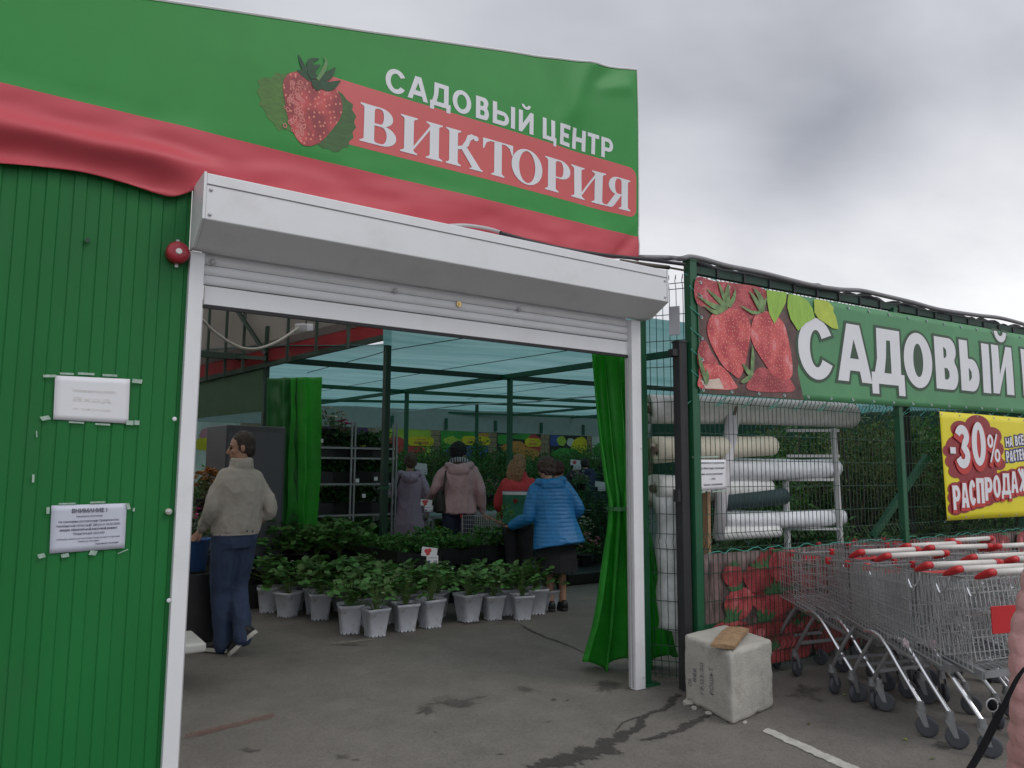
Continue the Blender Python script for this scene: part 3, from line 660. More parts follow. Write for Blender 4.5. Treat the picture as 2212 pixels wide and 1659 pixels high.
def post(name, p, z1, wd, m, label, cat='post', plate=True, group=None, rz=FA, cap=True, z0=0.):
    t = thing(name, label, cat, (p[0], p[1], 0), rz, group)
    b = MB(); b.box((0, 0, (z1+z0)/2+.004), (wd, wd, z1-z0-.008)); part('shaft', b, m, t, mods=bevel(.004))
    if plate: b = MB(); b.box((0, 0, .006), (wd*2.6, wd*2.2, .012)); part('base_plate', b, m, t)
    if cap: b = MB(); b.box((0, 0, z1+.005), (wd*1.12, wd*1.12, .014)); part('cap', b, m, t)
    return t
cp = FP(.02, 0)
post('fence_post', cp, 3.13, .07, post_m, 'green corner post of the wire fence beside the strawberry banner', group='green fence posts')
post('fence_post', FP(s0+PW, 0), 3.06, .06, post_m, 'green fence post left of the yellow sale sign', group='green fence posts')
post('fence_post', FP(s0+2*PW, 0), 3.06, .06, post_m, 'green fence post behind the yellow sale sign', group='green fence posts')
dp = W(1394, 1480, YF+.09); dpost = post('door_post', (dp.x, dp.y), 3.0, .065, post_m, 'green steel post right behind the white shutter rail', rz=0)
# black post with a lock plate just left of the corner post
bpst = FQ(1475, 1100, -.03); bt = post('gate_post', (bpst.x, bpst.y), 2.5, .075, dark_m, 'black square post left of the green corner post', plate=False)
b = MB(); b.box((-.05, 0, 1.37), (.03, .05, .09)); b.box((-.02, 0, 2.42), (.14, .05, .05)); part('latch', b, dark_m, bt)
# short return panel between door post and corner post
A = Vector((dp.x+.03, dp.y, 0)); B = Vector((cp.x-.03, cp.y+.02, 0)); dv = (B-A); ln = dv.length; dv.normalize()
solo('wire_fence', wires(A, dv, Vector((-dv.y, dv.x, 0))*-1, ln, .06, 3.0, .052), wire_m, 'narrow green wire fence between door post and corner post', 'fence', group='wire fence panels')
# top rail and lower rail
rl = thing('fence_rail', 'dark green top rail of the wire fence above the long banner', 'rail', tuple(FP(0, 3.07)), 0)
b = MB(); b.bar(FP(.05, 3.075, -.02), FP(7.9, 3.10, -.02), .05, .06); part('tube', b, mat('dark_green_rail', (.01, .04, .025), var=.3), rl, world=True)
b = MB()
for i in range(26): s = .3+i*.3; b.box(FP(s, 3.075, .012), (.02, .012, .075))
part('clip', b, dark_m, rl, world=True)
solo('fence_rail', (lambda m: (m.bar(FP(.06, .405, -.045), FP(7.7, .40, -.045), .03, .06), m)[1])(MB()), post_m, 'green lower rail crossing the low strawberry banner', 'rail')
# dark rolled netting under the hose
b = MB(); pth = []
for i in range(120):
    s = .1+i*.065; pth.append(FP(s, 3.12+.012*math.sin(s*9)+.01*mn.noise(Vector((s*3, 0, 0))), -.05+.015*math.cos(s*11)))
b.tube(pth, [.035+.012*mn.noise(Vector((i*.4, 3, 1))) for i in range(120)], 7)
for k in range(2): b.tube([q+Vector((0, 0, .022*math.sin(i*.9+k*3.1)+.022)) for i, q in enumerate(pth)], .012, 5)
solo('rolled_net', b, mat('black_net', (.018, .02, .022), rough=.8, var=.4, scale=30, bump=.6, bscale=60), 'dark twisted roll of shade net lying along the fence top', 'net', smooth=True)
hose_px = [(1383, 556), (1447, 557), (1470, 559), (1490, 555), (1522, 561), (1572, 575), (1647, 590), (1747, 615), (1810, 625), (1860, 628), (1910, 639), (1970, 653), (2030, 669), (2110, 681), (2170, 689), (2260, 715)]
hp = [W(u, v, YF-.02) for u, v in hose_px[:2]]+[FQ(u, v, .03) for u, v in hose_px[2:]]
b = MB(); b.tube(curve(hp, 6), .02, 8); solo('conduit_hose', b, mat('grey_conduit', (.19, .185, .195), rough=.5, bump=.5, bscale=50), 'grey corrugated conduit hose running along the fence top', 'hose', smooth=True)
b = MB(); c1 = [W(u, v, YF-.05) for u, v in ((1080, 503), (1130, 517), (1200, 534), (1290, 549), (1383, 559))]+[FQ(1440, 566, .03), FQ(1478, 571, .05)]
b.tube(curve(c1, 6), .0135, 8); solo('black_cable', b, mat('black_cable', (.02, .018, .022), rough=.5), 'thick black cable from the banner edge to the corner post', 'cable', smooth=True)
b = MB(); c1 = [W(u, v, YF-.03) for u, v in ((1340, 564), (1380, 570), (1445, 578))]; b.tube(c1, .016, 8); b.tube([c1[-1], FQ(1478, 584, .0)], .009, 6)
solo('brown_conduit', b, mat('brown_conduit', (.09, .075, .06), rough=.6, var=.3), 'short brown conduit end above the right end of the shutter box', 'hose', smooth=True)
b = MB(); c1 = [W(u, v, YF-.02) for u, v in ((970, 487), (1010, 487), (1060, 495), (1095, 508))]; b.tube(curve(c1, 5), .011, 8)
solo('conduit_end', b, mat('pale_conduit', (.45, .45, .46), bump=.5, bscale=70), 'pale conduit showing between the banner and the shutter box top', 'hose', smooth=True)

# ------------------------------------------------------------------ long banner on the fence
OB = .045
def fdisp(s, z): return .006*mn.noise(Vector((s*1.2, z*2, 3)))+.004*math.sin(s*2.1)
ban = thing('fence_banner', 'long green banner with strawberries and white lettering laced to the fence', 'banner', tuple(FP(2, 2.5, OB)))
sB0, zB1 = FS(1506, 601, OB); _, zB0 = FS(1511, 851, OB)
def bz(s): return zB0+.012*s, zB1+.010*s
def fpt(s, z, o=0.): return FP(s, z, OB+fdisp(s, z)+o)
SB1 = 7.2
b = MB(); b.grid(lambda a, c: fpt(sB0+(SB1-sB0)*a, bz(sB0+(SB1-sB0)*a)[0]+(bz(sB0+(SB1-sB0)*a)[1]-bz(sB0+(SB1-sB0)*a)[0])*c), 120, 16)
part('cloth', b, mat('fence_banner_green', (.07, .24, .10), rough=.45, var=.2, scale=1.1), ban, world=True, smooth=True, solid=.0015)
def Z7(*p, o=OB): return [FS(1272+.25*x, 525+.25*y, o) for x, y in p]
def fprint(name, loops, m, off, parent=ban, step=.12, pt=fpt):
    vs, fs = fill(loops); vs, fs = cutgrid(vs, fs, step); mb = MB(); mb.add([pt(x, z, off) for x, z in vs], fs); return part(name, mb, m, parent, world=True, smooth=True)
bgm = mat('photo_dark_print', (.10, .05, .045), rough=.45, var=.8, scale=5, dirt=((.03, .06, .025), 1., 7))
zs0, zs1 = bz(sB0)
edge = Z7((1790, 440), (1800, 700), (1830, 900), (1800, 1100), (1850, 1320))
fprint('photo_print', [[(sB0+.004, zs0+.006), (edge[4][0], bz(edge[4][0])[0]+.006), edge[3], edge[2], edge[1], (edge[0][0], bz(edge[0][0])[1]-.006), (sB0+.004, zs1-.006)]], bgm, .002)
bm_f = berry_mat('berry_photo', 34., (.60, .10, .10), (.40, .04, .05), seed=(.74, .36, .22), pale=(.70, .33, .35), size=.125)
bm_d = berry_mat('berry_photo_dark', 36., (.45, .075, .085), (.28, .03, .04), seed=(.58, .25, .18), pale=(.55, .2, .22), size=.12)
fprint('printed_berry', [smooth_loop(Z7((925, 300), (1080, 330), (1230, 345), (1520, 405), (1500, 560), (1400, 660), (1330, 620), (1270, 570), (1100, 570), (930, 520)))], bm_d, .0035)
fprint('printed_berry', [smooth_loop(Z7((945, 900), (1000, 845), (1060, 950), (1110, 1050), (950, 1070)))], bm_d, .0045)
fprint('printed_berry', [smooth_loop(Z7((955, 1070), (1080, 1040), (1170, 1090), (1235, 1180), (1262, 1262), (960, 1255), (950, 1150)))], bm_f, .0055)
fprint('printed_berry', [smooth_loop(Z7((1372, 1270), (1400, 1150), (1460, 1080), (1540, 1090), (1600, 1150), (1690, 1140), (1745, 1200), (1748, 1285)))], bm_d, .006)
fprint('printed_berry', [smooth_loop(Z7((1440, 610), (1530, 590), (1600, 620), (1680, 700), (1720, 850), (1750, 1040), (1740, 1160), (1660, 1180), (1580, 1140), (1480, 1000), (1400, 850), (1395, 730)))], bm_f, .007)
fprint('printed_berry', [smooth_loop(Z7((1085, 590), (1180, 565), (1300, 580), (1370, 650), (1392, 760), (1370, 900), (1340, 1050), (1290, 1165), (1230, 1130), (1150, 1060), (1060, 900), (1018, 780), (1025, 680)))], bm_f, .008)
fprint('printed_leaf', [Z7((960, 1190), (1120, 1170), (1160, 1262), (1000, 1258))], mat('pale_tip_print', (.62, .5, .42), var=.2), .0085)
lg = mat('lime_leaf_print', (.28, .48, .06), rough=.45, var=.15, scale=8, stretch=(4, 1, 1))
lg2 = mat('yellow_leaf_print', (.42, .52, .06), rough=.45, var=.15, scale=8)
fprint('printed_leaf', [Z7((1525, 407), (1700, 432), (1690, 520), (1650, 600), (1595, 700), (1550, 610), (1530, 500))], lg, .0095)
fprint('printed_leaf', [Z7((1715, 442), (1800, 455), (1880, 500), (1925, 570), (1945, 650), (1870, 690), (1800, 760), (1735, 660), (1705, 560), (1705, 500))], lg, .0095)
fprint('printed_leaf', [Z7((1935, 485), (2040, 498), (2075, 520), (2110, 560), (2105, 590), (2130, 640), (2152, 745), (2100, 738), (2030, 690), (1975, 655), (1940, 600))], lg2, .0095)
cal = MB()
def fblade(pts, w0, o, mb, zf=Z7):
    P = curve([(*p, 0) for p in zf(*pts)], 6); n = len(P); vs = []
    for i, p in enumerate(P):
        d = (P[min(i+1, n-1)]-P[max(i-1, 0)]).normalized(); s = Vector((-d.y, d.x, 0)); wv = w0*math.sin(math.pi*min(.97, .2+.8*i/(n-1)))**.8
        vs += [p+s*wv, p-s*wv]
    mb.add([fpt(q.x, q.y, o) for q in vs], [(2*i, 2*i+1, 2*i+3, 2*i+2) for i in range(n-1)])
bl = [([(1190, 560), (1120, 500), (1010, 400)], .022), ([(1190, 560), (1080, 550), (930, 460)], .022), ([(1190, 555), (1150, 450), (1105, 330)], .02), ([(1195, 555), (1185, 440), (1195, 350)], .028), ([(1200, 555), (1240, 480), (1255, 400)], .02), ([(1170, 570), (1080, 600), (980, 540)], .018), ([(1480, 600), (1430, 500), (1375, 420)], .022), ([(1480, 600), (1470, 480), (1410, 390)], .03), ([(1490, 600), (1500, 520), (1530, 470)], .02), ([(1470, 600), (1400, 600), (1290, 540)], .014), ([(1390, 1150), (1400, 1000), (1400, 880)], .02), ([(1390, 1150), (1350, 1100), (1310, 1040)], .022), ([(1390, 1150), (1330, 1190), (1295, 1205)], .02), ([(1000, 1200), (960, 1060), (935, 950)], .02), ([(1000, 1220), (1010, 1150), (1005, 1090)], .02)]
for i, (pts, wd) in enumerate(bl): fblade(pts, wd, .0105+.0004*i, cal)
part('printed_calyx', cal, mat('calyx_photo', (.16, .25, .10), var=.6, scale=18), ban, world=True)
lets = [('С', 1723, 1801, 690, 819), ('А', 1807, 1881, 701, 822), ('Д', 1881, 1951, 711, 832), ('О', 1952, 2012, 722, 837), ('В', 2019, 2066, 730, 841), ('Ы', 2072, 2136, 739, 846), ('Й', 2142, 2187, 749, 851), ('Ц', 2208, 2252, 765, 858), ('Е', 2262, 2295, 768, 862), ('Н', 2305, 2340, 775, 866), ('Т', 2345, 2380, 780, 870), ('Р', 2388, 2420, 785, 874)]
white_b = mat('white_banner_print', (.70, .70, .73), rough=.45, var=.03)
zl = [FS((a+b_)/2, t, OB)[1] for _, a, b_, t, _b in lets[:7]]; zlo = [FS((a+b_)/2, q, OB)[1] for _, a, b_, _t, q in lets[:7]]
def line_fit(xs, ys):
    n = len(xs); mx_, my = sum(xs)/n, sum(ys)/n; k = sum((x-mx_)*(y-my) for x, y in zip(xs, ys))/sum((x-mx_)**2 for x in xs); return my-k*mx_, k
sm = [FS((a[1]+a[2])/2, (a[3]+a[4])/2, OB)[0] for a in lets[:7]]
ta, tb = line_fit(sm, zl); la, lb = line_fit(sm, zlo)
asp = 1.25
for nm, grow, m, off in (('letter_shadow', .05, mat('dark_green_print', (.035, .075, .04), rough=.5), .0035), ('lettering', 0, white_b, .0055)):
    mb = MB()
    for i, (ch, ua, ub, vt, vb) in enumerate(lets):
        vm = (vt+vb)/2; sa, sb_ = FS(ua, vm, OB)[0], FS(ub, vm, OB)[0]; scx = (sa+sb_)/2
        if sb_ > SB1-.1: continue
        put_glyph(mb, ch, sa, sb_, la+lb*scx, ta+tb*scx, lambda x, z, o: fpt(x, z, off+.0003*(i % 2)+o), .235, grow, asp, .15)
    part(nm, mb, m, ban, world=True, smooth=True)
# eyelets and cord lacing
ey = MB(); cord = MB()
def eyelet(s, z):
    c = fpt(s, z, .004); ey.rings([[c+FT*(r*math.cos(R(30*k)))+Vector((0, 0, r*math.sin(R(30*k))))+FN*o for k in range(12)] for r, o in ((.014, 0), (.012, .004), (.006, .003))], cap=False)
s = sB0+.03; k = 0
while s < SB1:
    z0, z1 = bz(s)
    eyelet(s, z1-.03); eyelet(s, z0+.03)
    a = fpt(s, z1-.03, .008); h = FP(s-.12, 3.03, .0); q = FP(s+.1, 3.05, .0)
    cord.tube([a, h], .004, 5); cord.tube([fpt(s, z0+.03, .008), FP(s-.12, z0-.08, .0)], .004, 5)
    if k % 2: cord.tube([FP(s-.12, z0-.08, .01), FP(s+.05, z0-.03, .0)], .003, 5)
    s += .30; k += 1
z = zB0+.1
while z < zB1-.05:
    eyelet(sB0+.03, z); cord.tube([fpt(sB0+.03, z, .008), FP(-.02, z+.07, .03)], .004, 5); cord.tube([FP(-.02, z+.07, .03), FP(.05, z+.16, .02)], .0035, 5); z += .16
part('eyelet', ey, mat('eyelet_metal', (.45, .45, .45), metal=.8, rough=.35), ban, world=True)
part('lacing', cord, mat('teal_cord', (.03, .25, .19), rough=.6), ban, world=True)

# ------------------------------------------------------------------ yellow sale sign
OY = .07
ys = thing('sale_sign', 'yellow sale sign with red and white minus thirty percent lettering on the fence', 'sign', tuple(FP(4.2, 1.6, OY)))
def ZY(*p): return [FS(1714.6+.2334*x, 857.3+.2334*y, OY) for x, y in p]
(tlx, tlz), (blx, blz), (brx, brz), (trx, trz) = ZY((1366, 135), (1404, 1145), (2133, 1085), (2133, 185))
yx0 = (tlx+blx)/2; yx1 = yx0+2.6
def ypt(s, z, o=0.): return FP(s, z, OY+.006*math.sin(s*4+z*2)+o)
b = MB(); b.grid(lambda a, c: ypt(yx0+(yx1-yx0)*a, blz+(tlz-blz)*c), 40, 16); part('cloth', b, mat('yellow_print', (.72, .62, .015), rough=.45, var=.04), ys, world=True, smooth=True, solid=.002)
dred = mat('dark_red_print', (.26, .02, .025), rough=.45, var=.05); bred = mat('bright_red_print', (.48, .03, .025), rough=.45, var=.05); navy = mat('navy_print', (.035, .03, .14), rough=.45)
def yglyph(lst, bold, grow, m, off, name, dx=0., dz=0.):
    mb = MB()
    for i, (ch, xa, xb_, yt, yb) in enumerate(lst):
        (sa, _), (sb_, _) = ZY((xa, (yt+yb)/2), (xb_, (yt+yb)/2)); _, zt = ZY(((xa+xb_)/2, yt))[0]; _, zb_ = ZY(((xa+xb_)/2, yb))[0]
        sh = .12*(sb_-sa)
        put_glyph(mb, ch, sa+dx, sb_+dx, zb_+dz, zt+dz, lambda x, z, o: ypt(x, z, off+.0004*(i % 4)+o*.3), bold, grow, 1.0)
    return part(name, mb, m, ys, world=True)
big = [('3', 1500, 1612, 265, 660), ('0', 1635, 1757, 240, 632), ('%', 1775, 1885, 345, 605)]
rasp = [('Р', 1458, 1530, 820, 1045), ('А', 1538, 1610, 797, 1025), ('С', 1614, 1676, 772, 1002), ('П', 1680, 1750, 752, 985), ('Р', 1757, 1825, 745, 960), ('О', 1829, 1895, 728, 930), ('Д', 1900, 1984, 708, 905), ('А', 1986, 2052, 690, 888), ('Ж', 2056, 2152, 665, 872), ('А', 2158, 2225, 645, 860)]
na = [('Н', 1950, 1985, 380, 462), ('А', 1987, 2018, 372, 458), ('В', 2040, 2067, 362, 452), ('С', 2072, 2096, 358, 448), ('Е', 2100, 2124, 352, 444), ('Р', 1955, 1984, 505, 600), ('А', 1988, 2018, 498, 598), ('С', 2022, 2046, 492, 592), ('Т', 2050, 2078, 490, 588), ('Е', 2082, 2104, 484, 584), ('Н', 2110, 2140, 480, 580), ('И', 2146, 2175, 476, 576), ('Я', 2180, 2208, 470, 570)]
# scalloped dark red ground: discs round each figure
disc = MB(); kk = 0
def ydisc(x, y, r, off=.002):
    global kk
    s, z = ZY((x, y))[0]; r2 = r*.00105; kk += 1
    disc.add([ypt(s+r2*2.05*math.cos(R(15*k)), z+r2*math.sin(R(15*k)), off+.0002*kk) for k in range(24)], [tuple(range(24))])
for x, y, r in ((1450, 500, 62), (1470, 600, 62), (1545, 300, 80), (1545, 470, 120), (1560, 620, 110), (1700, 270, 105), (1700, 440, 130), (1700, 600, 110), (1830, 360, 85), (1850, 480, 85), (1840, 580, 80), (1620, 720, 90), (1780, 690, 90), (1890, 620, 60), (1500, 690, 60)): ydisc(x, y, r)
for ch, xa, xb_, yt, yb in rasp:
    xm = (xa+xb_)/2; ydisc(xm, yt+35, 64); ydisc(xm, (yt+yb)/2, 66); ydisc(xm, yb-15, 64)
part('scallop_ground', disc, dred, ys, world=True)
yglyph(big, .21, .07, bred, .0135, 'figure_shadow', .01, -.03); yglyph(rasp, .22, .08, bred, .0137, 'word_shadow', .006, -.014)
yglyph(na, .22, .14, navy, .004, 'small_word_outline')
mb = MB(); (sa, za), (sb_, zb_) = ZY((1436, 465), (1491, 525)); mb.add([ypt(x, z, .0168) for x, z in ((sa, zb_), (sb_, zb_), (sb_, za), (sa, za))], [(0, 1, 2, 3)]); part('minus_sign', mb, white_b, ys, world=True)
yglyph(big, .21, 0, white_b, .0165, 'figures'); yglyph(rasp, .22, 0, white_b, .0165, 'word'); yglyph(na, .22, 0, white_b, .0065, 'small_word')
ey = MB(); tie = MB()
for i in range(9):
    for z in (blz+.025, tlz-.025):
        c = ypt(yx0+.03+i*.31, z, .003); ey.rings([[c+FT*(r*math.cos(R(36*k)))+Vector((0, 0, r*math.sin(R(36*k))))+FN*o for k in range(10)] for r, o in ((.010, 0), (.008, .003), (.004, .002))], cap=False)
        tie.tube([c, c+Vector((.01, .05, .05 if z > 1.5 else -.05))], .0025, 5)
part('eyelet', ey, MATS['eyelet_metal'], ys, world=True); part('cable_tie', tie, mat('white_tie', (.6, .6, .6)), ys, world=True)

# ------------------------------------------------------------------ low strawberry banner behind the wires
OL = -.03
lb_ = thing('low_banner', 'low strawberry photo banner behind the lower wires of the fence', 'banner', tuple(FP(2, .5, OL)))
_, lz1 = FS(1526, 1197, OL); lz0 = .07; ls0, _ = FS(1523, 1300, OL)
def lpt(s, z, o=0.): return FP(s, z, OL+.008*mn.noise(Vector((s*2, z*3, 8)))+o)
b = MB(); b.grid(lambda a, c: lpt(ls0+(7.4-ls0)*a, lz0+(lz1-lz0)*c), 80, 10); part('cloth', b, mat('chip_photo_print', (.13, .085, .08), rough=.5, var=.9, scale=14, stretch=(1, 1, .35), dirt=((.30, .22, .21), 1., 10)), lb_, world=True, smooth=True, solid=.0015)
def Z4(x, y): return FS(1272+.306*x, 1161.5+.306*y, OL)
brs = [(1055, 465, 88, 105, 0), (1350, 200, 78, 120, 0), (1010, 270, 60, 75, 1), (1290, 470, 120, 80, 0), (1165, 290, 70, 90, 1), (1450, 430, 80, 75, 0), (1000, 660, 120, 70, 0), (1240, 680, 130, 95, 1), (1450, 760, 95, 170, 0), (1500, 620, 70, 80, 1), (1560, 300, 70, 100, 0), (1640, 480, 80, 110, 0), (1660, 700, 90, 130, 1), (1300, 860, 100, 80, 0), (1130, 800, 90, 60, 1)]
bmb = [MB(), MB(), MB()]; lf = MB(); kk = 0
lbm = [berry_mat('berry_low', 42., (.44, .075, .08), (.30, .04, .05), seed=(.5, .18, .14), pale=(.55, .2, .22), size=.12), berry_mat('berry_low_dark', 42., (.30, .045, .05), (.19, .025, .03), seed=(.36, .12, .1), pale=(.42, .13, .14), size=.12)]
def berry_shape(s, z, rx, rz, which, tilt=0.):
    global kk
    kk += 1; pts = []
    for k in range(28):
        a = 2*math.pi*k/28; x = math.cos(a)*rx*(1-.28*max(0, -math.sin(a))**1.2); y = math.sin(a)*rz
        xx, yy = s+x*math.cos(tilt)-y*math.sin(tilt), z+x*math.sin(tilt)+y*math.cos(tilt)
        pts.append((xx, min(max(yy, lz0+.005), lz1-.005)))
    bmb[which].add([lpt(x, y, .002+.0004*kk) for x, y in pts], [tuple(range(28))])
    hx, hz = s-rx*.25, z+rz*.2; bmb[2].add([lpt(hx+rx*.22*math.cos(k*.524), min(max(hz+rz*.30*math.sin(k*.524), lz0+.004), lz1-.004), .0021+.0004*kk) for k in range(12)], [tuple(range(12))])
    for j in range(9):
        a = R(20+140*j/8+random.uniform(-8, 8))+tilt; L_ = rx*random.uniform(.4, .85); bx, by = s-math.sin(tilt)*rz*.85, z+math.cos(tilt)*rz*.85
        tip = (bx+math.cos(a)*L_, min(by+math.sin(a)*L_*.7, lz1-.004)); nn = (-math.sin(a)*L_*.11, math.cos(a)*L_*.11); mid = (bx+math.cos(a)*L_*.45, by+math.sin(a)*L_*.3)
        q = [(bx, by), (mid[0]+nn[0], mid[1]+nn[1]), tip, (mid[0]-nn[0], mid[1]-nn[1])]
        lf.add([lpt(x, min(y, lz1-.004), .0022+.0004*kk+.0001*j) for x, y in q], [(0, 1, 2, 3)])
for i in range(26): berry_shape(random.uniform(.62, 2.1), random.uniform(.14, .82), random.uniform(.12, .17), random.uniform(.10, .14), 1, random.uniform(-1.2, 1.2))
for x, y, rx, ry, wh in brs:
    s, z = Z4(x, y); berry_shape(s, z, rx*.0019, ry*.00112, wh, random.uniform(-.3, .3))
s = 2.0
while s < 7.3:
    for z in (.22, .5, .78): berry_shape(s+random.uniform(-.1, .1), z+random.uniform(-.06, .06), random.uniform(.1, .14), random.uniform(.12, .17), random.randint(0, 1), random.uniform(-.9, .9))
    s += .27
part('printed_highlight', bmb[2], berry_mat('berry_low_pale', 42., (.52, .14, .15), (.46, .09, .10), seed=(.6, .3, .25), pale=(.62, .3, .32), size=.12), lb_, world=True); part('printed_berry', bmb[0], lbm[0], lb_, world=True); part('printed_berry', bmb[1], lbm[1], lb_, world=True); part('printed_leaf', lf, mat('leaf_low_print', (.05, .13, .05), var=.5, scale=14), lb_, world=True)
cord = MB(); pth = []
s = ls0
while s < 7.3: pth.append(FP(s, lz1+.012+random.uniform(-.012, .02), .006)); s += .06
cord.tube(pth, .0035, 5); part('lacing', cord, MATS['teal_cord'], lb_, world=True)

# ------------------------------------------------------------------ paper notices
paper = mat('paper_white', (.68, .68, .71), rough=.55, var=.02); ink = mat('print_ink', (.09, .09, .12), rough=.6)
tape = mat('clear_tape', (.30, .40, .33), rough=.12, var=.3, scale=40)
def notice(name, label, corners, lines, inkm, tapes, fn, pm=paper, off=.0025):
    """corners: lower left, lower right, upper right, upper left as surface coordinates; fn(x, z, o)"""
    c = [Vector((p[0], p[1], 0)) for p in corners]
    def q(a, b_): p = c[0].lerp(c[1], a).lerp(c[3].lerp(c[2], a), b_); return p
    t = thing(name, label, 'notice', tuple(fn(q(.5, .5).x, q(.5, .5).y, 0)))
    b = MB(); b.grid(lambda a, d: fn(q(a, d).x, q(a, d).y, .001+.0012*math.sin(a*9)*(1 if pm else 1)), 10, 8); part('sheet', b, pm, t, world=True, smooth=True, solid=.0006)
    if lines:
        b = MB()
        for txt, y, h, cx, wd, bo in lines:
            write_line(b, txt, cx-wd/2, y, h, lambda x, z: fn(q(x, z).x, q(x, z).y, .0042), bo, wd)
        part('lettering', b, inkm, t, world=True)
    for (x, y, wx, wy, an) in tapes:
        b = MB(); pts = []
        for i, j in ((-1, -1), (1, -1), (1, 1), (-1, 1)):
            dx, dy = i*wx/2, j*wy/2; ca, sa2 = math.cos(an), math.sin(an); p = q(x+dx*ca-dy*sa2, y+dx*sa2+dy*ca); pts.append(fn(p.x, p.y, .0052))
        b.add(pts, [(0, 1, 2, 3)]); part('tape', b, tape, t, world=True)
    return t
def wfn(x, z, o): return Vector((x, YF+.031-o, z))
def ws(u, v): p = W(u, v, YF+.03); return (p.x, p.z)
tp = [(-.07, .98, .16, .06, .1), (.15, 1.05, .18, .045, 0), (.4, 1.07, .22, .05, 0), (.72, 1.06, .2, .05, 0), (1.1, .96, .14, .09, -.1), (-.1, .02, .12, .09, .4), (.3, -.04, .2, .04, 0), (.65, -.05, .2, .04, 0), (1.02, .02, .1, .1, 0), (1.12, .03, .07, .1, 0), (-.2, -.35, .015, .14, .05), (-.22, -1.35, .03, .18, 0)]
notice('faded_notice', 'faded blank white notice taped on the green wall, upper of two', [ws(115, 906), ws(277, 915), ws(281, 819), ws(119, 811)],
       [('Уважаемые покупатели', .66, .07, .52, .58, 0), ('Вход', .45, .09, .5, .5, 0), ('и выход', .26, .05, .5, .5, 0)], mat('faded_ink', (.655, .63, .59), rough=.6), tp, wfn)
b = notice('mask_notice', 'white printed warning notice taped on the green wall, lower of two', [ws(107, 1196), ws(269, 1184), ws(274, 1087), ws(111, 1092)],
       [('ВНИМАНИЕ !', .83, .085, .5, .47, .03), ('Уважаемые покупатели!', .735, .035, .5, .35, .02), ('На основании распоряжения Правительства', .625, .048, .5, .8, .012), ('Челябинской области № 288-рп от 06.05.2020г.', .535, .048, .5, .86, .012), ('введен обязательный масочный режим!', .45, .048, .5, .76, .03), ('Убедительная просьба', .36, .05, .5, .42, .012), ('соблюдать данное распоряжение перед входом в торговый', .265, .033, .5, .84, .01), ('павильон магазина', .2, .033, .5, .28, .01), ('Администрация', .13, .033, .75, .32, .02)],
       ink, [(-.04, .9, .04, .14, 0), (.2, 1.03, .22, .035, 0), (.6, 1.04, .2, .04, 0), (1.02, .93, .05, .14, .2), (1.1, .85, .03, .08, 0), (-.1, -.03, .09, .09, .3), (.2, -.06, .1, .08, .2), (.57, -.05, .1, .1, -.3), (.98, -.07, .16, .02, .5)], wfn, pm=mat('paper_grey', (.50, .52, .60), rough=.4, var=.06, scale=6))
def ffn(x, z, o): return FP(x, z, .02+o)
fs4 = lambda u, v: FS(u, v, .02)
notice('discount_notice', 'white printed discount notice taped on the wire fence by the corner post', [fs4(1508, 1060), fs4(1569, 1056), fs4(1568, 993), fs4(1505, 993)],
       [('Уважаемые покупатели!', .87, .065, .5, .86, .02), ('СЦ «Виктория» проводит', .69, .065, .5, .86, .02), ('Акцию на все растения', .5, .065, .44, .84, .02), ('– 30%', .34, .06, .5, .2, .02), ('(кроме земляники)', .15, .065, .52, .66, .02)], ink, [(.3, 1.09, .9, .05, .03), (.75, -.06, .5, .05, 0), (.1, -.05, .25, .06, 0)], ffn)
# small plastic sleeve on the return panel
sl = A+dv*(ln-.09); b = MB(); b.box((sl.x, sl.y, 2.68), (.08, .012, .22), Matrix.Rotation(math.atan2(dv.y, dv.x), 3, 'Z')); solo('plastic_sleeve', b, mat('sleeve_plastic', (.5, .49, .53), rough=.2, trans=.3), 'small clear plastic sleeve on the narrow wire fence', 'sleeve')

# ------------------------------------------------------------------ film rolls on their rack behind the fence
OR = -.42
def RQ(u, v, o=OR): return FQ(u, v, o)
film = mat('milky_film', (.72, .72, .70), rough=.38, var=.15, scale=7, bump=.5, bscale=14)
film2 = mat('clear_film', (.74, .76, .79), rough=.22, var=.2, scale=9, bump=.7, bscale=18)
cream = mat('cream_fleece', (.74, .69, .55), rough=.9, var=.08, bump=.25, bscale=120)
dnet = mat('dark_net_roll', (.018, .04, .045), rough=.8, var=.3, bump=.5, bscale=60)
core = mat('cardboard_core', (.16, .13, .1), rough=.9)
def roll(a, b_, r0, r1, m, label, o=OR, droop=.0, hollow=True):
    P0_, P1_ = RQ(*a, o), RQ(*b_, o); t = thing('film_roll', label, 'roll', tuple((P0_+P1_)/2), 0, 'film rolls on the rack behind the fence')
    n = 22; mb = MB(); pts = []; rs_ = []
    for i in range(n+1):
        f = i/n; p = P0_.lerp(P1_, f); p = p-Vector((0, 0, droop*(1-(2*f-1)**2))); pts.append(p); rs_.append((r0*(1-f)+r1*f)*(1+.05*mn.noise(Vector((f*5, r0*40, a[1])))))
    d_ = (P1_-P0_).normalized()
    pts = [pts[0]+d_*.012]+pts+[pts[-1]-d_*.004]; rs_ = [rs_[0]*.35]+rs_+[rs_[-1]*.5]
    mb.tube(pts, rs_, 20); part('wrap', mb, m, t, world=True, smooth=True)
    mb = MB(); mb.tube([P0_-d_*.02, P0_+d_*.05], .03, 12); mb.tube([P1_-d_*.05, P1_+d_*.03], .03, 12); part('core', mb, core, t, world=True)
    return t
PXM = 6.3/1620
roll((1400, 884), (1835, 898), 30*PXM, 30*PXM, film, 'thick milky film roll lying topmost on the rack', droop=-.01)
roll((1414, 972), (1667, 963), 27*PXM, 21*PXM, cream, 'cream fleece roll with dark hollow end, second from the top', o=-.34)
